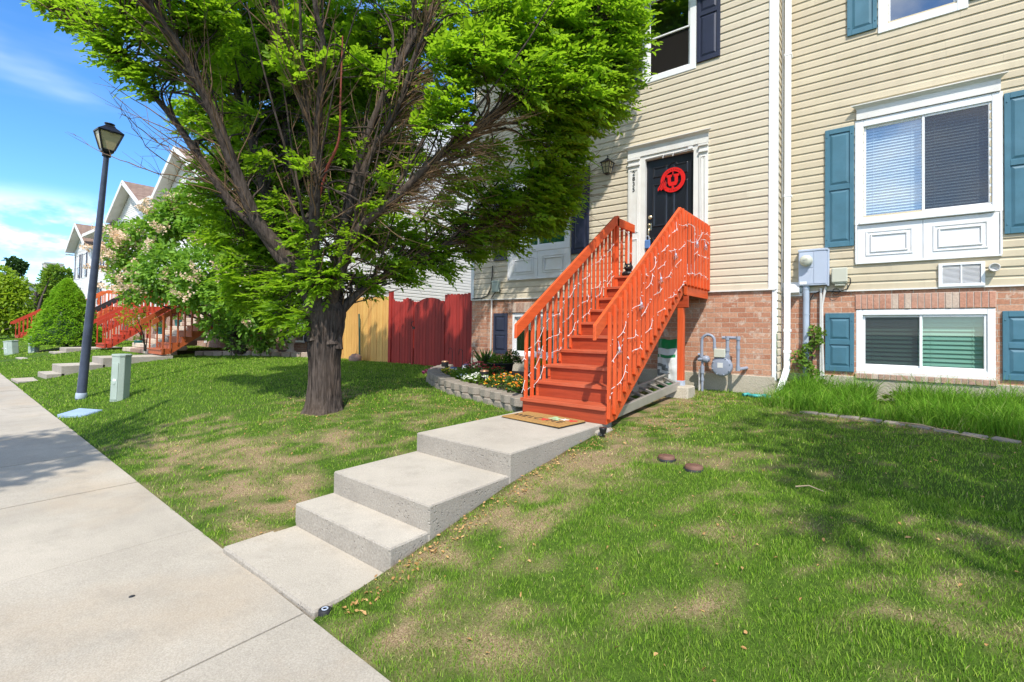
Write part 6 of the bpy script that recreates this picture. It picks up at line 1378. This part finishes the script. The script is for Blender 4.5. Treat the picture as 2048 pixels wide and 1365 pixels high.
for i in range(24):      # high right side of the crown, over the stairs
    BLOBS.append((nr.uniform(-6.2,-2.9), nr.uniform(5.5,6.8), nr.uniform(5.8,8.0), nr.uniform(.55,.8), -.8))
for i in range(15):      # canopy above the frame
    a = nr.uniform(0,6.28); q = 2.6*np.sqrt(nr.uniform(.05,1)); z = nr.uniform(4.3,7.2); q *= (1.1 if z < 6 else .7)
    px_, py_ = -5.8+q*math.cos(a), 3.7+q*math.sin(a)
    if px_ > -4.9 and py_ < 4.9: continue
    BLOBS.append((px_, py_, z, nr.uniform(.6,.85), -.36))
A = []; D = []; Nn = []; Ls = []; twig = []; A2 = []; D2 = []; N2 = []; L2 = []
ax0 = np.array([-6.1,3.68])
for (bx_,by_,bz_,br,bd) in BLOBS:
    c = np.array([bx_,by_,bz_]); 
    d = np.linalg.norm(samples[:,:3]-c,axis=1) + np.clip(samples[:,2]-c[2]+.1,0,9)*2.2
    order = np.argsort(d)[:24]
    nb = 3 + int(br*6)
    ends = []
    for _ in range(nb):
        s = samples[nr.choice(order)]; e = c + rand_dirs(1)[0]*br*nr.uniform(.2,.85); p = s[:3]; L = np.linalg.norm(e-p)
        m1 = p + s[4:7]*L*.35 + (e-p)*.15; m2 = p + (e-p)*.68 + np.array([0,0,.06*L])+nr.normal(size=3)*.04*L
        pp = smooth_path([p,m1*.6+(p+(e-p)*.33)*.4,m2,e],4); r0 = min(s[3]*.6,.010+.010*L); twig.append((pp, np.linspace(r0,.003,len(pp)))); ends.append(pp)
    n = int(abs(bd)*((760 if bz_ > 2.3 or by_ > 4 else 620) if bd > 0 else 170)*br*br)+3
    dirs = rand_dirs(n); rad = br*nr.uniform(.2,1.12,n)**.55; pos = c + dirs*rad[:,None]*np.array([1,1,.8])
    outw = pos[:,:2]-ax0; outw /= np.maximum(np.linalg.norm(outw,axis=1,keepdims=True),.2)
    ax_ = np.stack([outw[:,0],outw[:,1],np.full(n,.12)],1)*.9 + dirs*.35 + nr.normal(size=(n,3))*.28
    nn_ = np.tile([0,-.12,1.],(n,1)) + nr.normal(size=(n,3))*.28
    ls = nr.uniform(.22,.38,n)
    T_ = (A,D,Nn,Ls) if bd > 0 else (A2,D2,N2,L2)
    T_[0].append(pos-ax_*.12); T_[1].append(ax_); T_[2].append(nn_); T_[3].append(ls)
    # fine twig under some sprays
    if bd > 0:
        for q in range(0, n, 3):
            e = ends[nr.integers(len(ends))]; s = e[nr.integers(len(e)//2, len(e))]; p1 = pos[q]-ax_[q]*.12
            if np.linalg.norm(p1-s) < 1.2: twig.append((np.array([s,(s+p1)/2+nr.normal(size=3)*.03,p1,p1+ax_[q]/np.linalg.norm(ax_[q])*ls[q]*.9]), [.0042,.0035,.0028,.0012]))
LP, LD, LN, LL = sprays(np.concatenate(A), np.concatenate(D), np.concatenate(Nn), np.concatenate(Ls), 10, .092)
V, F = leaves_mesh(LP, LD, LN, LL, LL*.50)
npmesh('crown', V, F, M['leaf'], tr)
LP, LD, LN, LL = sprays(np.concatenate(A2), np.concatenate(D2), np.concatenate(N2), np.concatenate(L2), 7, .15)
V, F = leaves_mesh(LP, LD, LN, LL, LL*.55); npmesh('crown', V, F, M['leaf'], tr)
# bare twigs through the middle of the crown
bare = []
for i in range(540):
    s = samples[nr.integers(len(samples))]
    if s[2] > 4.0: continue
    L = nr.uniform(.35,1.3); out = np.array([s[0]+6.1, s[1]-3.68, 0]); out /= max(np.linalg.norm(out),.3)
    d = s[4:7]*.9 + out*.25 + np.array([0,0,.45]) + nr.normal(size=3)*.42; d /= np.linalg.norm(d)
    p = s[:3]; P = [p]; cur = d.copy()
    for k in range(5): cur = cur+nr.normal(size=3)*.10+np.array([0,0,.03]); cur /= np.linalg.norm(cur); P.append(P[-1]+cur*L/5)
    P = np.array(P); bare.append((P, np.linspace(.006+.004*L,.0015,6)))
    for q in range(nr.integers(2,6)):
        j = nr.integers(1,5); dd = cur+nr.normal(size=3)*.5; dd /= np.linalg.norm(dd); l = nr.uniform(.12,.4); a = P[j]; bare.append((np.array([a,a+dd*l*.5+nr.normal(size=3)*.015,a+dd*l]), [.003,.002,.001]))
Lr = [x for x in samples if -5.3 < x[0] < -4.1 and 1.2 < x[2] < 3.2 and x[1] > 3.6]
for i in range(330):
    s = Lr[nr.integers(len(Lr))]; L = nr.uniform(.4,1.1); d = np.array([.75,.6,.28])+nr.normal(size=3)*.26; d /= np.linalg.norm(d); P = [s[:3]]
    for k in range(5): d = d+nr.normal(size=3)*.09; d /= np.linalg.norm(d); P.append(P[-1]+d*L/5)
    bare.append((np.array(P), np.linspace(.0065,.0015,6)))
    for q in range(3): j = nr.integers(1,5); dd = d+nr.normal(size=3)*.5; l = nr.uniform(.12,.4); bare.append((np.array([P[j],P[j]+dd*l*.5,P[j]+dd*l]), [.003,.002,.001]))
stems = []
for i in range(70):     # slim ascending stems between the limbs
    s = samples[nr.integers(len(samples))]
    if s[2] > 2.2: continue
    L = nr.uniform(1.6,3.2); out = np.array([s[0]+6.1, s[1]-3.68, 0]); out /= max(np.linalg.norm(out),.35)
    d = s[4:7]*.55+out*.32+np.array([0,0,.75])+nr.normal(size=3)*.16; d /= np.linalg.norm(d); P = [s[:3]]
    for k in range(8): d = d+nr.normal(size=3)*.05+np.array([0,0,.03]); d /= np.linalg.norm(d); P.append(P[-1]+d*L/8)
    stems.append((np.array(P), np.linspace(nr.uniform(.014,.028),.006,9)))
V, F = tubes(stems, 7); npmesh('stems', V, F, M['bark'], tr, sm=True)
# long wispy dead twigs hanging out on the left toward the lamp post
for pts in ([(-7.0,2.55,1.9),(-7.7,2.15,2.05),(-8.5,1.75,2.35),(-9.1,1.5,2.7)],[(-7.0,2.5,2.0),(-7.5,2.15,2.35),(-7.9,1.85,2.75),(-8.15,1.7,3.1)],[(-6.95,2.6,1.85),(-7.6,2.2,2.2),(-8.0,1.95,2.6),(-8.1,1.9,2.9)]):
    P = smooth_path(pts,6); P = P+nr.normal(size=P.shape)*.012; bare.append((P, np.linspace(.010,.0018,len(P))))
    for q in range(10): j = nr.integers(4,len(P)-1); dd = (P[j]-P[j-1]); dd = dd/np.linalg.norm(dd)+nr.normal(size=3)*.45; l = nr.uniform(.1,.4); bare.append((np.array([P[j],P[j]+dd*l*.5,P[j]+dd*l]), [.0035,.0025,.0012]))
V, F = tubes(twig, 4); npmesh('twigs', V, F, M['bark'], tr, sm=True)
V, F = tubes(bare, 4); npmesh('bare_twigs', V, F, M['twig'], tr, sm=True)
P = smooth_path([(-5.62,3.25,1.62),(-5.45,3.25,1.95),(-5.2,3.25,2.25),(-5.1,3.2,2.7),(-5.0,3.15,3.4)],6); V, F = tubes([(P, np.linspace(.022,.008,len(P)))], 8); npmesh('red_branch', V, F, M['twig_red'], tr, sm=True)

# ------------------------------------------------------------------ other trees and shrubs
def leaf_cloud(blobs, dens, size, wr=.6, up=.5, out=.8, tuft=1):
    P = []; D = []; Nn = []
    for (x,y,z,r,k) in blobs:
        n = int(dens*k*r*r)+8; d = rand_dirs(n); rad = r*nr.uniform(.1,1,n)**.45
        lump = .78+.44*vnoise(np.arctan2(d[:,1],d[:,0])*2+x, d[:,2]*3+y, 1.6, 12)
        p = np.array([x,y,z]) + d*(rad*lump)[:,None]; P.append(p); D.append(d*out+np.array([0,0,up-.5])+nr.normal(size=(n,3))*.5); Nn.append(np.tile([0,0,1.],(n,1))+d*.5+nr.normal(size=(n,3))*.45)
    P = np.concatenate(P); D = np.concatenate(D); Nn = np.concatenate(Nn); L = size*nr.uniform(.6,1.3,len(P)); return leaves_mesh(P,D,Nn,L,L*wr)
def foliage_tree(name, label, cat, blobs, base, dens, size, mat, trunk_r, group=None, bark='bark', wr=.6, stems=1, up=.5):
    t = thing(name, label, cat, base, group); V, F = leaf_cloud(blobs, dens, size, wr, up); npmesh('crown', V, F, M[mat], t)
    paths = []
    for i, bl_ in enumerate(blobs):
        e = np.array(bl_[:3]); b = np.array(base)+np.array([nr.uniform(-1,1),nr.uniform(-1,1),0])*trunk_r*1.5; m = b+(e-b)*.5; m[:2] = b[:2]+(e[:2]-b[:2])*.3
        P = smooth_path([b,m,e],6); paths.append((P, np.linspace(trunk_r*(.55 if stems > 1 else .8),trunk_r*.12,len(P))))
    if stems == 1:
        c = np.mean([b[:3] for b in blobs],axis=0); P = smooth_path([np.array(base)-np.array([0,0,.3]),np.array(base)*.5+np.array([c[0],c[1],c[2]])*.5*1.0,c],6); P[:,:2] = P[:,:2]*.3+np.array(base[:2])*.7; paths.append((P, np.linspace(trunk_r*1.2,trunk_r*.6,len(P))))
    V, F = tubes(paths, 7); npmesh('trunk', V, F, M[bark], t, sm=True); return t
li = foliage_tree('lilac_tree','broad lilac tree with faded peach blossom in front of the pale townhouses','tree', LILAC, (-17.0,7.1,-.9), 2300, .145, 'lilac_leaf', .11, None, 'bark', .68, 3, .4)
P = []; D = []
spots_ = []
for (x,y,z,r,k) in LILACF[:6]:
    for _ in range(int(8*k)+2): spots_.append(np.array([x,y,z])+rand_dirs(1)[0]*r*nr.uniform(.6,2.0))
for (x,y,z,r,k) in LILACF[6:]:
    for _ in range(int(4*k)+2): spots_.append(np.array([x,y,z])+rand_dirs(1)[0]*r*nr.uniform(.3,2.6))
for (x,y,z,r,k) in LILAC:
    for _ in range(2):
        d = rand_dirs(1)[0]; d[1] = -abs(d[1]); spots_.append(np.array([x,y,z])+d*r*1.05)
for c in spots_:
    d = rand_dirs(1)[0]*.8+np.array([.1,-.3,.45]); d /= np.linalg.norm(d); L = nr.uniform(.26,.50); m = 44
    s = nr.uniform(0,1,m); rr = .075*(1-s*.8); o = rand_dirs(m); P.append(c+d*(s*L)[:,None]+o*rr[:,None]); D.append(o+d*.4)
P = np.concatenate(P); D = np.concatenate(D); n = len(P); V, F = leaves_mesh(P,D,rand_dirs(n),np.full(n,.066),np.full(n,.055)); npmesh('blossom', V, F, M['lilac_flower'], li)
foliage_tree('shrub','yellow green shrub leaning over the red stairs beside the lilac tree','shrub', YSH, (-20.2,5.4,-.9), 700, .12, 'yellow_leaf', .04, None, 'bark', .6, 3)
foliage_tree('shrub','low dark green shrub in the stone edged bed under the lilac tree','shrub', LOWSH, (-16.3,7.8,-.9), 900, .13, 'plant_dk', .03, None, 'bark', .7, 3)
cf = thing('conifer','dense bright green cone shaped dwarf spruce on the far lawn','shrub',(-29.6,4.9,-1.15))
n = 15000; h = nr.uniform(0,1,n)**.8; a = nr.uniform(0,2*np.pi,n); H = 3.05; lump = vnoise(a*3.2, h*11, 2.0, 21)*.6+vnoise(a*6, h*20, 2.0, 22)*.4
R0 = 1.42*(1-h)**.72*np.where(h < .12, .8+h*1.6, 1.0); rad = R0*(.74+.40*lump)*nr.uniform(.95,1.0,n)
P = np.stack([-29.6+rad*np.cos(a), 4.9+rad*np.sin(a), -1.05+h*H+(lump-.5)*.12],1); D = np.stack([np.cos(a),np.sin(a),np.full(n,.45)],1)+nr.normal(size=(n,3))*.4
V, F = leaves_mesh(P,D,np.tile([0,0,1.],(n,1))+nr.normal(size=(n,3))*.5,nr.uniform(.08,.16,n),nr.uniform(.04,.07,n)); npmesh('foliage', V, F, M['conifer'], cf)
m = MB(); m.lathe([(1.0,.12),(1.15,.3),(.85,1.2),(.45,2.2),(0,2.95)], (-29.6,4.9,-1.05), 18); m.tube([(-29.6,4.9,-1.3),(-29.6,4.9,-.5)], .1, 8); m.build('inner_branches', M['juniper_dk'], cf)
foliage_tree('lime_tree','lime green feathery tree at the far left edge','tree', LIME, (-51.5,3.5,-1.3), 700, .30, 'locust', .16, None, 'bark', .5, 1, .2)
foliage_tree('juniper','ragged tall juniper left of the conical shrub top, nearer the lime green tree','tree', JUNA, (-60.5,7.5,-1.2), 1300, .30, 'juniper', .2, 'ragged junipers by the far row', 'bark', .5, 1, 1.0)
foliage_tree('juniper','ragged tall juniper directly behind the conical shrub, touching the pale row','tree', JUNB, (-60.5,10.0,-1.2), 1300, .30, 'juniper', .2, 'ragged junipers by the far row', 'bark', .5, 1, 1.0)
foliage_tree('distant_tree','dark round tree rising above the distant brown roof','tree', DIST, (-157,16.5,2), 130, .8, 'juniper_dk', .3, None, 'bark', .6, 1)
def rb(c, n, R_, r0): return [(c[0]+R_*v[0]*.95, c[1]+R_*v[1]*.95, c[2]+R_*v[2]*.7, r0*nr.uniform(.8,1.15), 1) for v in rand_dirs(n)*nr.uniform(.3,1,(n,1))]
foliage_tree('street_tree','street tree beside the camera that shades the right lawn','tree', rb((4.9,-.3,8.2),15,1.8,.85), (4.4,-1.0,-1.6), 330, .17, 'leaf', .14, 'street trees casting shade', 'bark', .6, 1)
foliage_tree('street_tree','street tree behind the camera that shades the sidewalk','tree', rb((-3.9,-3.95,7.0),9,1.15,.75), (-6.4,-1.15,-1.6), 420, .17, 'leaf', .12, 'street trees casting shade', 'bark', .6, 1)
# climbing plant on the conduits and weeds at the right house
iv = thing('climbing_plant','glossy green climber winding up the grey conduits by the right house','plant',(-.9,8.9,-.97))
n = 420; s = nr.uniform(0,1,n)**1.2; P = np.stack([-.93+.12*np.sin(s*9)+nr.normal(size=n)*.085*(1-s*.55), 8.86+nr.normal(size=n)*.05, -.92+s*1.02],1); D = rand_dirs(n)+np.array([0,-.6,.2]); V, F = leaves_mesh(P,D,np.tile([0,-.7,.7],(n,1))+nr.normal(size=(n,3))*.4,nr.uniform(.04,.085,n),nr.uniform(.028,.05,n)); npmesh('foliage', V, F, M['plant'], iv)
V, F = tubes([(smooth_path([(-.9,8.9,-1.0),(-.96,8.88,-.5),(-.88,8.9,-.1),(-.9,8.9,.1)],5), np.full(16,.008))], 5); npmesh('vine_stem', V, F, M['twig'], iv)
for i,(x,r_,h_,lab) in enumerate(((-1.05,.28,.16,'leafy weed patch at the foot of the white downspout'),(-.28,.16,.22,'leafy weed left of the basement sill in tall grass'),(.15,.2,.15,'leafy weed below the basement window sill, left half'),(.55,.14,.2,'leafy weed below the basement window sill, right half'))):
    plant('weed', lab, 'weed', (x,8.72,-.96), r_, h_, 'plant', 260 if i == 0 else 130, .055, (), 'weeds along the right house wall')
# ------------------------------------------------------------------ grass
CAMF = 961.8; YAW, PIT, ROL = RAD(37.807), RAD(.959), RAD(.753)
fw = np.array([-math.sin(YAW)*math.cos(PIT), math.cos(YAW)*math.cos(PIT), math.sin(PIT)]); rt = np.array([math.cos(YAW), math.sin(YAW), 0]); upv = np.cross(rt, fw)
cr = rt*math.cos(ROL)+upv*math.sin(ROL); cu = -rt*math.sin(ROL)+upv*math.cos(ROL)
def in_arc(X, Y):
    # inside the block edged bed
    ya = np.interp(X, [p[0] for p in arc[::-1]], [p[1] for p in arc[::-1]]); return (X < -3.5) & (X > -7.8) & (Y > ya-.05)
def allowed(X, Y):
    e = edge_y(X); ok = Y > e + .012 - .04*vnoise(X,Y*0,7,2)
    ok &= ~((X > -3.6) & (X < -2.40) & (Y < 4.87)); ok &= ~((X > -3.5) & (X < -2.36) & (Y < 7.3) & (Y > 4.8))
    ok &= ~in_arc(X,Y); ok &= ~((Y > 8.48) & (X > -7.9) & (X < -1.36)); ok &= ~((Y > 8.95) & (X >= -1.36)); ok &= ~((Y > 8.6) & (X < -7.8) & (X > -14.4))
    ok &= ((X+6.11)**2 + (Y-3.69)**2) > .33**2
    ok &= ~((X < -14.3) & (X > -19) & (Y > 6.5+.49*(X+18.5))); ok &= ~((X < -19) & (Y > 8.8))
    for x0,x1,y1 in ((-18.8,-17.5,5.4),(-28.05,-26.7,6.3),(-37.55,-36.15,6.5),(-47.25,-45.85,7)): ok &= ~((X > x0) & (X < x1) & (Y < y1))
    ok &= ((X+29.6)**2/1.6 + (Y-4.9)**2/1.5) > 1.0
    ok &= ~((X > -21.9) & (X < -19.5) & (Y > 5.55)); ok &= ((X+10.67)**2+(Y-1.97)**2) > .2**2
    return ok
def blades(n, x0, x1, y0, y1, w, h, seed, extra=None, lean=.55, dens_dry=.75, seg=2, dmin=0, dmax=1e9):
    g = np.random.default_rng(seed); X = g.uniform(x0,x1,n); Y = g.uniform(y0,y1,n)
    dist = np.hypot(X,Y); k = allowed(X,Y) & (dist >= dmin) & (dist < dmax)
    Z = gz(X,Y); P = np.stack([X,Y,Z],1); dep = P@fw; sx = (P@cr)/np.maximum(dep,.1); k &= (dep > .6) & (np.abs(sx) < 1.75)
    if extra: k &= extra(X,Y)
    X, Y, P = X[k], Y[k], P[k]; dr = dryf(X,Y); u = g.uniform(0,1,len(X)); k = u > np.clip((dr-.62)*1.2,0,.5)*dens_dry; X, Y, P, dr = X[k], Y[k], P[k], dr[k]; n = len(X)
    cl = vnoise(X,Y,7,31); hh = h*g.uniform(.45,1.15,n)*(.62+.75*cl)*(1-.45*dr); ww = w*g.uniform(.6,1.2,n)
    a = g.uniform(0,2*np.pi,n); b = g.uniform(0,2*np.pi,n); S = np.stack([np.cos(a),np.sin(a),np.zeros(n)],1)*ww[:,None]*.5
    ln = (lean*g.uniform(.1,1.2,n)*(1+.9*dr)*hh)[:,None]*np.stack([np.cos(b),np.sin(b),np.zeros(n)],1)
    P = P-np.array([0,0,.006]); up_ = np.array([0,0,1.])
    m = P+up_*(hh*.55)[:,None]+ln*.35; tp = P+up_*(hh*np.sqrt(np.clip(1-(lean*.6)**2,.2,1)))[:,None]+ln
    pr = np.clip((dr-.20)*.85, .025, .82); dr = np.clip(np.where(g.uniform(0,1,n) < pr, g.uniform(.55,1,n), g.uniform(0,.22,n)) , 0, 1)
    if seg == 2:
        V = np.stack([P-S,P+S,m+S*.75,m-S*.75,tp+S*.12,tp-S*.12],1).reshape(-1,3); kk = np.arange(n)[:,None]*6; F = np.concatenate([kk+np.array([[0,1,2,3]]),kk+np.array([[3,2,4,5]])],0); at = np.repeat(dr,6)
    else:
        V = np.stack([P-S,P+S,tp+S*.15,tp-S*.15],1).reshape(-1,3); kk = np.arange(n)[:,None]*4; F = kk+np.array([[0,1,2,3]]); at = np.repeat(dr,4)
    return V, F, at
def stuffobj(name, parts, mat, label):
    Vs = []; Fs = []; As = []; b = 0
    for V, F, a in parts: Vs.append(V); Fs.append(F+b); As.append(a); b += len(V)
    o = npmesh(name, np.concatenate(Vs), np.concatenate(Fs), mat, None, attrs={'dry': np.concatenate(As)}); o['kind'] = 'stuff'; o['label'] = label; o['category'] = 'grass'; return o
parts = [blades(int(GQ*380000), -4.6,4.0, 1.3,4.6, .0038,.034, 1, dmax=4.3),
         blades(int(GQ*325000), -9,6, 1.3,9, .006,.040, 2, dmin=4.2, dmax=7.2),
         blades(int(GQ*210000), -13,8, 1.3,9, .011,.048, 3, seg=1, dmin=7.0, dmax=12),
         blades(int(GQ*120000), -26,-8, 1.3,9, .022,.045, 4, seg=1, dmin=11.8, dmax=24),
         blades(int(GQ*60000), -60,-20, 1.5,10, .05,.055, 5, seg=1, dmin=23.5)]
stuffobj('lawn_grass', parts, M['grass'], 'patchy green lawn grass with dry straw coloured spots')
def tallzone(X, Y):
    u = np.clip((X+.75)/2.5,-.3,1.05); yl = 7.02-.16*u-.75*u*u+.16; return (X > -1.3) & (Y > np.maximum(yl,6.0)+.25*(vnoise(X,Y,2.2,41)-.5)) & (vnoise(X,Y,1.7,44) > .16)
tp_ = [blades(38000, -1.4,4.6, 6.2,8.95, .008,.26, 7, tallzone, .8, .3), blades(7500, -1.3,4.6, 8.2,8.95, .008,.40, 8, tallzone, .7, .2)]
tp_ = [(V,F,np.clip(a*.55-.05,0,1)) for V,F,a in tp_]
stuffobj('tall_grass', tp_, M['tall'], 'uncut tall green grass below the basement window of the right house')
# dead leaves and crumbs along the steps and the bed
g = np.random.default_rng(77); n = 2600
X = np.concatenate([g.normal(-2.29,.07,420), g.uniform(-3.4,-1.7,600), g.uniform(-7.4,-3.5,600), g.uniform(-.6,2.0,250), g.uniform(-7,2,450), -6.1+g.normal(size=260)*.45]); Y = np.concatenate([g.uniform(1.5,4.9,420), g.uniform(4.8,7.9,600), g.uniform(3.8,6.6,600), g.uniform(6.4,7.1,250), g.uniform(1.6,6,450), 3.65+g.normal(size=260)*.4])
k = allowed(X,Y) & ~((X < -3.5) & (Y > np.interp(X,[p[0] for p in arc[::-1]],[p[1] for p in arc[::-1]])-.12)); X, Y = X[k], Y[k]; n = len(X); P = np.stack([X,Y,gz(X,Y)+g.uniform(.006,.022,n)],1); D = rand_dirs(n,g)*np.array([1,1,.3]); V, F = leaves_mesh(P,D,np.tile([0,0,1.],(n,1))+g.normal(size=(n,3))*.5,g.uniform(.014,.036,n),g.uniform(.008,.018,n))
o = npmesh('leaf_litter', V, F, M['litter']); o['kind'] = 'stuff'; o['label'] = 'brown leaf litter strewn along the steps and bed edge'; o['category'] = 'leaf litter'

# ------------------------------------------------------------------ light, sky, camera
sd = Vector((-.385,.48,-.79)).normalized()
sl_ = bpy.data.lights.new('sun','SUN'); sl_.energy = SUN_E; sl_.angle = RAD(.53); sl_.color = (1,.955,.88); so = bpy.data.objects.new('sun', sl_); COL.objects.link(so); so.rotation_euler = Vector((0,0,-1)).rotation_difference(sd).to_euler(); so.location = (5,-6,14)
wd = bpy.data.worlds.new('World'); SC.world = wd; wd.use_nodes = True; nt = wd.node_tree; nt.nodes.clear()
def N(t_, **k):
    x = nt.nodes.new(t_)
    for a, b in k.items(): setattr(x, a, b)
    return x
sky = N('ShaderNodeTexSky', sky_type='NISHITA'); sky.sun_disc = False; sky.sun_elevation = math.asin(.79); sky.sun_rotation = math.atan2(.385,-.48); sky.air_density = 1.0; sky.dust_density = .1; sky.ozone_density = 5.5; sky.altitude = 1300
tc = N('ShaderNodeTexCoord'); sp_ = N('ShaderNodeSeparateXYZ'); nt.links.new(tc.outputs['Generated'], sp_.inputs[0])
def mth(op, a, b=None):
    m = N('ShaderNodeMath', operation=op)
    for v, i in ((a,0),(b,1)):
        if v is None: continue
        if hasattr(v,'is_linked'): nt.links.new(v, m.inputs[i])
        else: m.inputs[i].default_value = v
    return m.outputs[0]
def noise(sc, scale, detail, off=(0,0,0)):
    mp = N('ShaderNodeMapping'); mp.inputs['Scale'].default_value = sc; mp.inputs['Location'].default_value = off; nt.links.new(tc.outputs['Generated'], mp.inputs[0]); x = N('ShaderNodeTexNoise'); x.inputs['Scale'].default_value = scale; x.inputs['Detail'].default_value = detail; x.inputs['Roughness'].default_value = .55; nt.links.new(mp.outputs[0], x.inputs['Vector']); return x.outputs['Fac']
def ramp(f, a, b):
    r = N('ShaderNodeMapRange'); r.inputs['From Min'].default_value = a; r.inputs['From Max'].default_value = b; r.interpolation_type = 'SMOOTHSTEP'; nt.links.new(f, r.inputs['Value']); return r.outputs[0]
elev = sp_.outputs[2]
cum = mth('MULTIPLY', ramp(noise((1,1,2.6), 4.6, 9, CLOUD_OFF), .48, .62), mth('MULTIPLY', ramp(elev,.015,.08), ramp(elev,.21,.12)))
wisp = mth('MULTIPLY', mth('MULTIPLY', ramp(noise((1,1,4), 1.5, 5, (2.3,.4,0)), .5, .85), .45), ramp(elev,.08,.3))
high = mth('MULTIPLY', ramp(noise((1,1,1.6), 2.6, 8, (5.1,1.2,0)), .40, .60), mth('MULTIPLY', ramp(sp_.outputs[1], .05, -.3), .85))
cl = mth('MINIMUM', mth('ADD', mth('MAXIMUM', cum, high), wisp), 1.0)
cc = N('ShaderNodeMix', data_type='RGBA'); nt.links.new(cl, cc.inputs[0]); hs = N('ShaderNodeHueSaturation'); hs.inputs['Saturation'].default_value = 1.18; hs.inputs['Value'].default_value = 1.35; nt.links.new(sky.outputs[0], hs.inputs['Color']); nt.links.new(hs.outputs[0], cc.inputs[6]); cc.inputs[7].default_value = (*CLOUD_C, 1)
bgd = N('ShaderNodeBackground'); bgd.inputs[1].default_value = SKY_S; wo = N('ShaderNodeOutputWorld'); nt.links.new(cc.outputs[2], bgd.inputs[0]); nt.links.new(bgd.outputs[0], wo.inputs[0])
cd = bpy.data.cameras.new('camera'); co = bpy.data.objects.new('camera', cd); COL.objects.link(co)
cd.sensor_fit = 'HORIZONTAL'; cd.sensor_width = 36; cd.lens = CAMF/2048*36; cd.shift_y = -(682.5-643.7)/2048; cd.clip_start = .05; cd.clip_end = 4000
co.matrix_world = Matrix(((cr[0],cu[0],-fw[0],0),(cr[1],cu[1],-fw[1],0),(cr[2],cu[2],-fw[2],0),(0,0,0,1)))
SC.camera = co
SC.view_settings.view_transform = 'Standard'; SC.view_settings.look = 'None'; SC.view_settings.exposure = EXPO; SC.view_settings.gamma = 1
SC.cycles.max_bounces = 8; SC.cycles.transparent_max_bounces = 16; SC.cycles.sample_clamp_indirect = 6
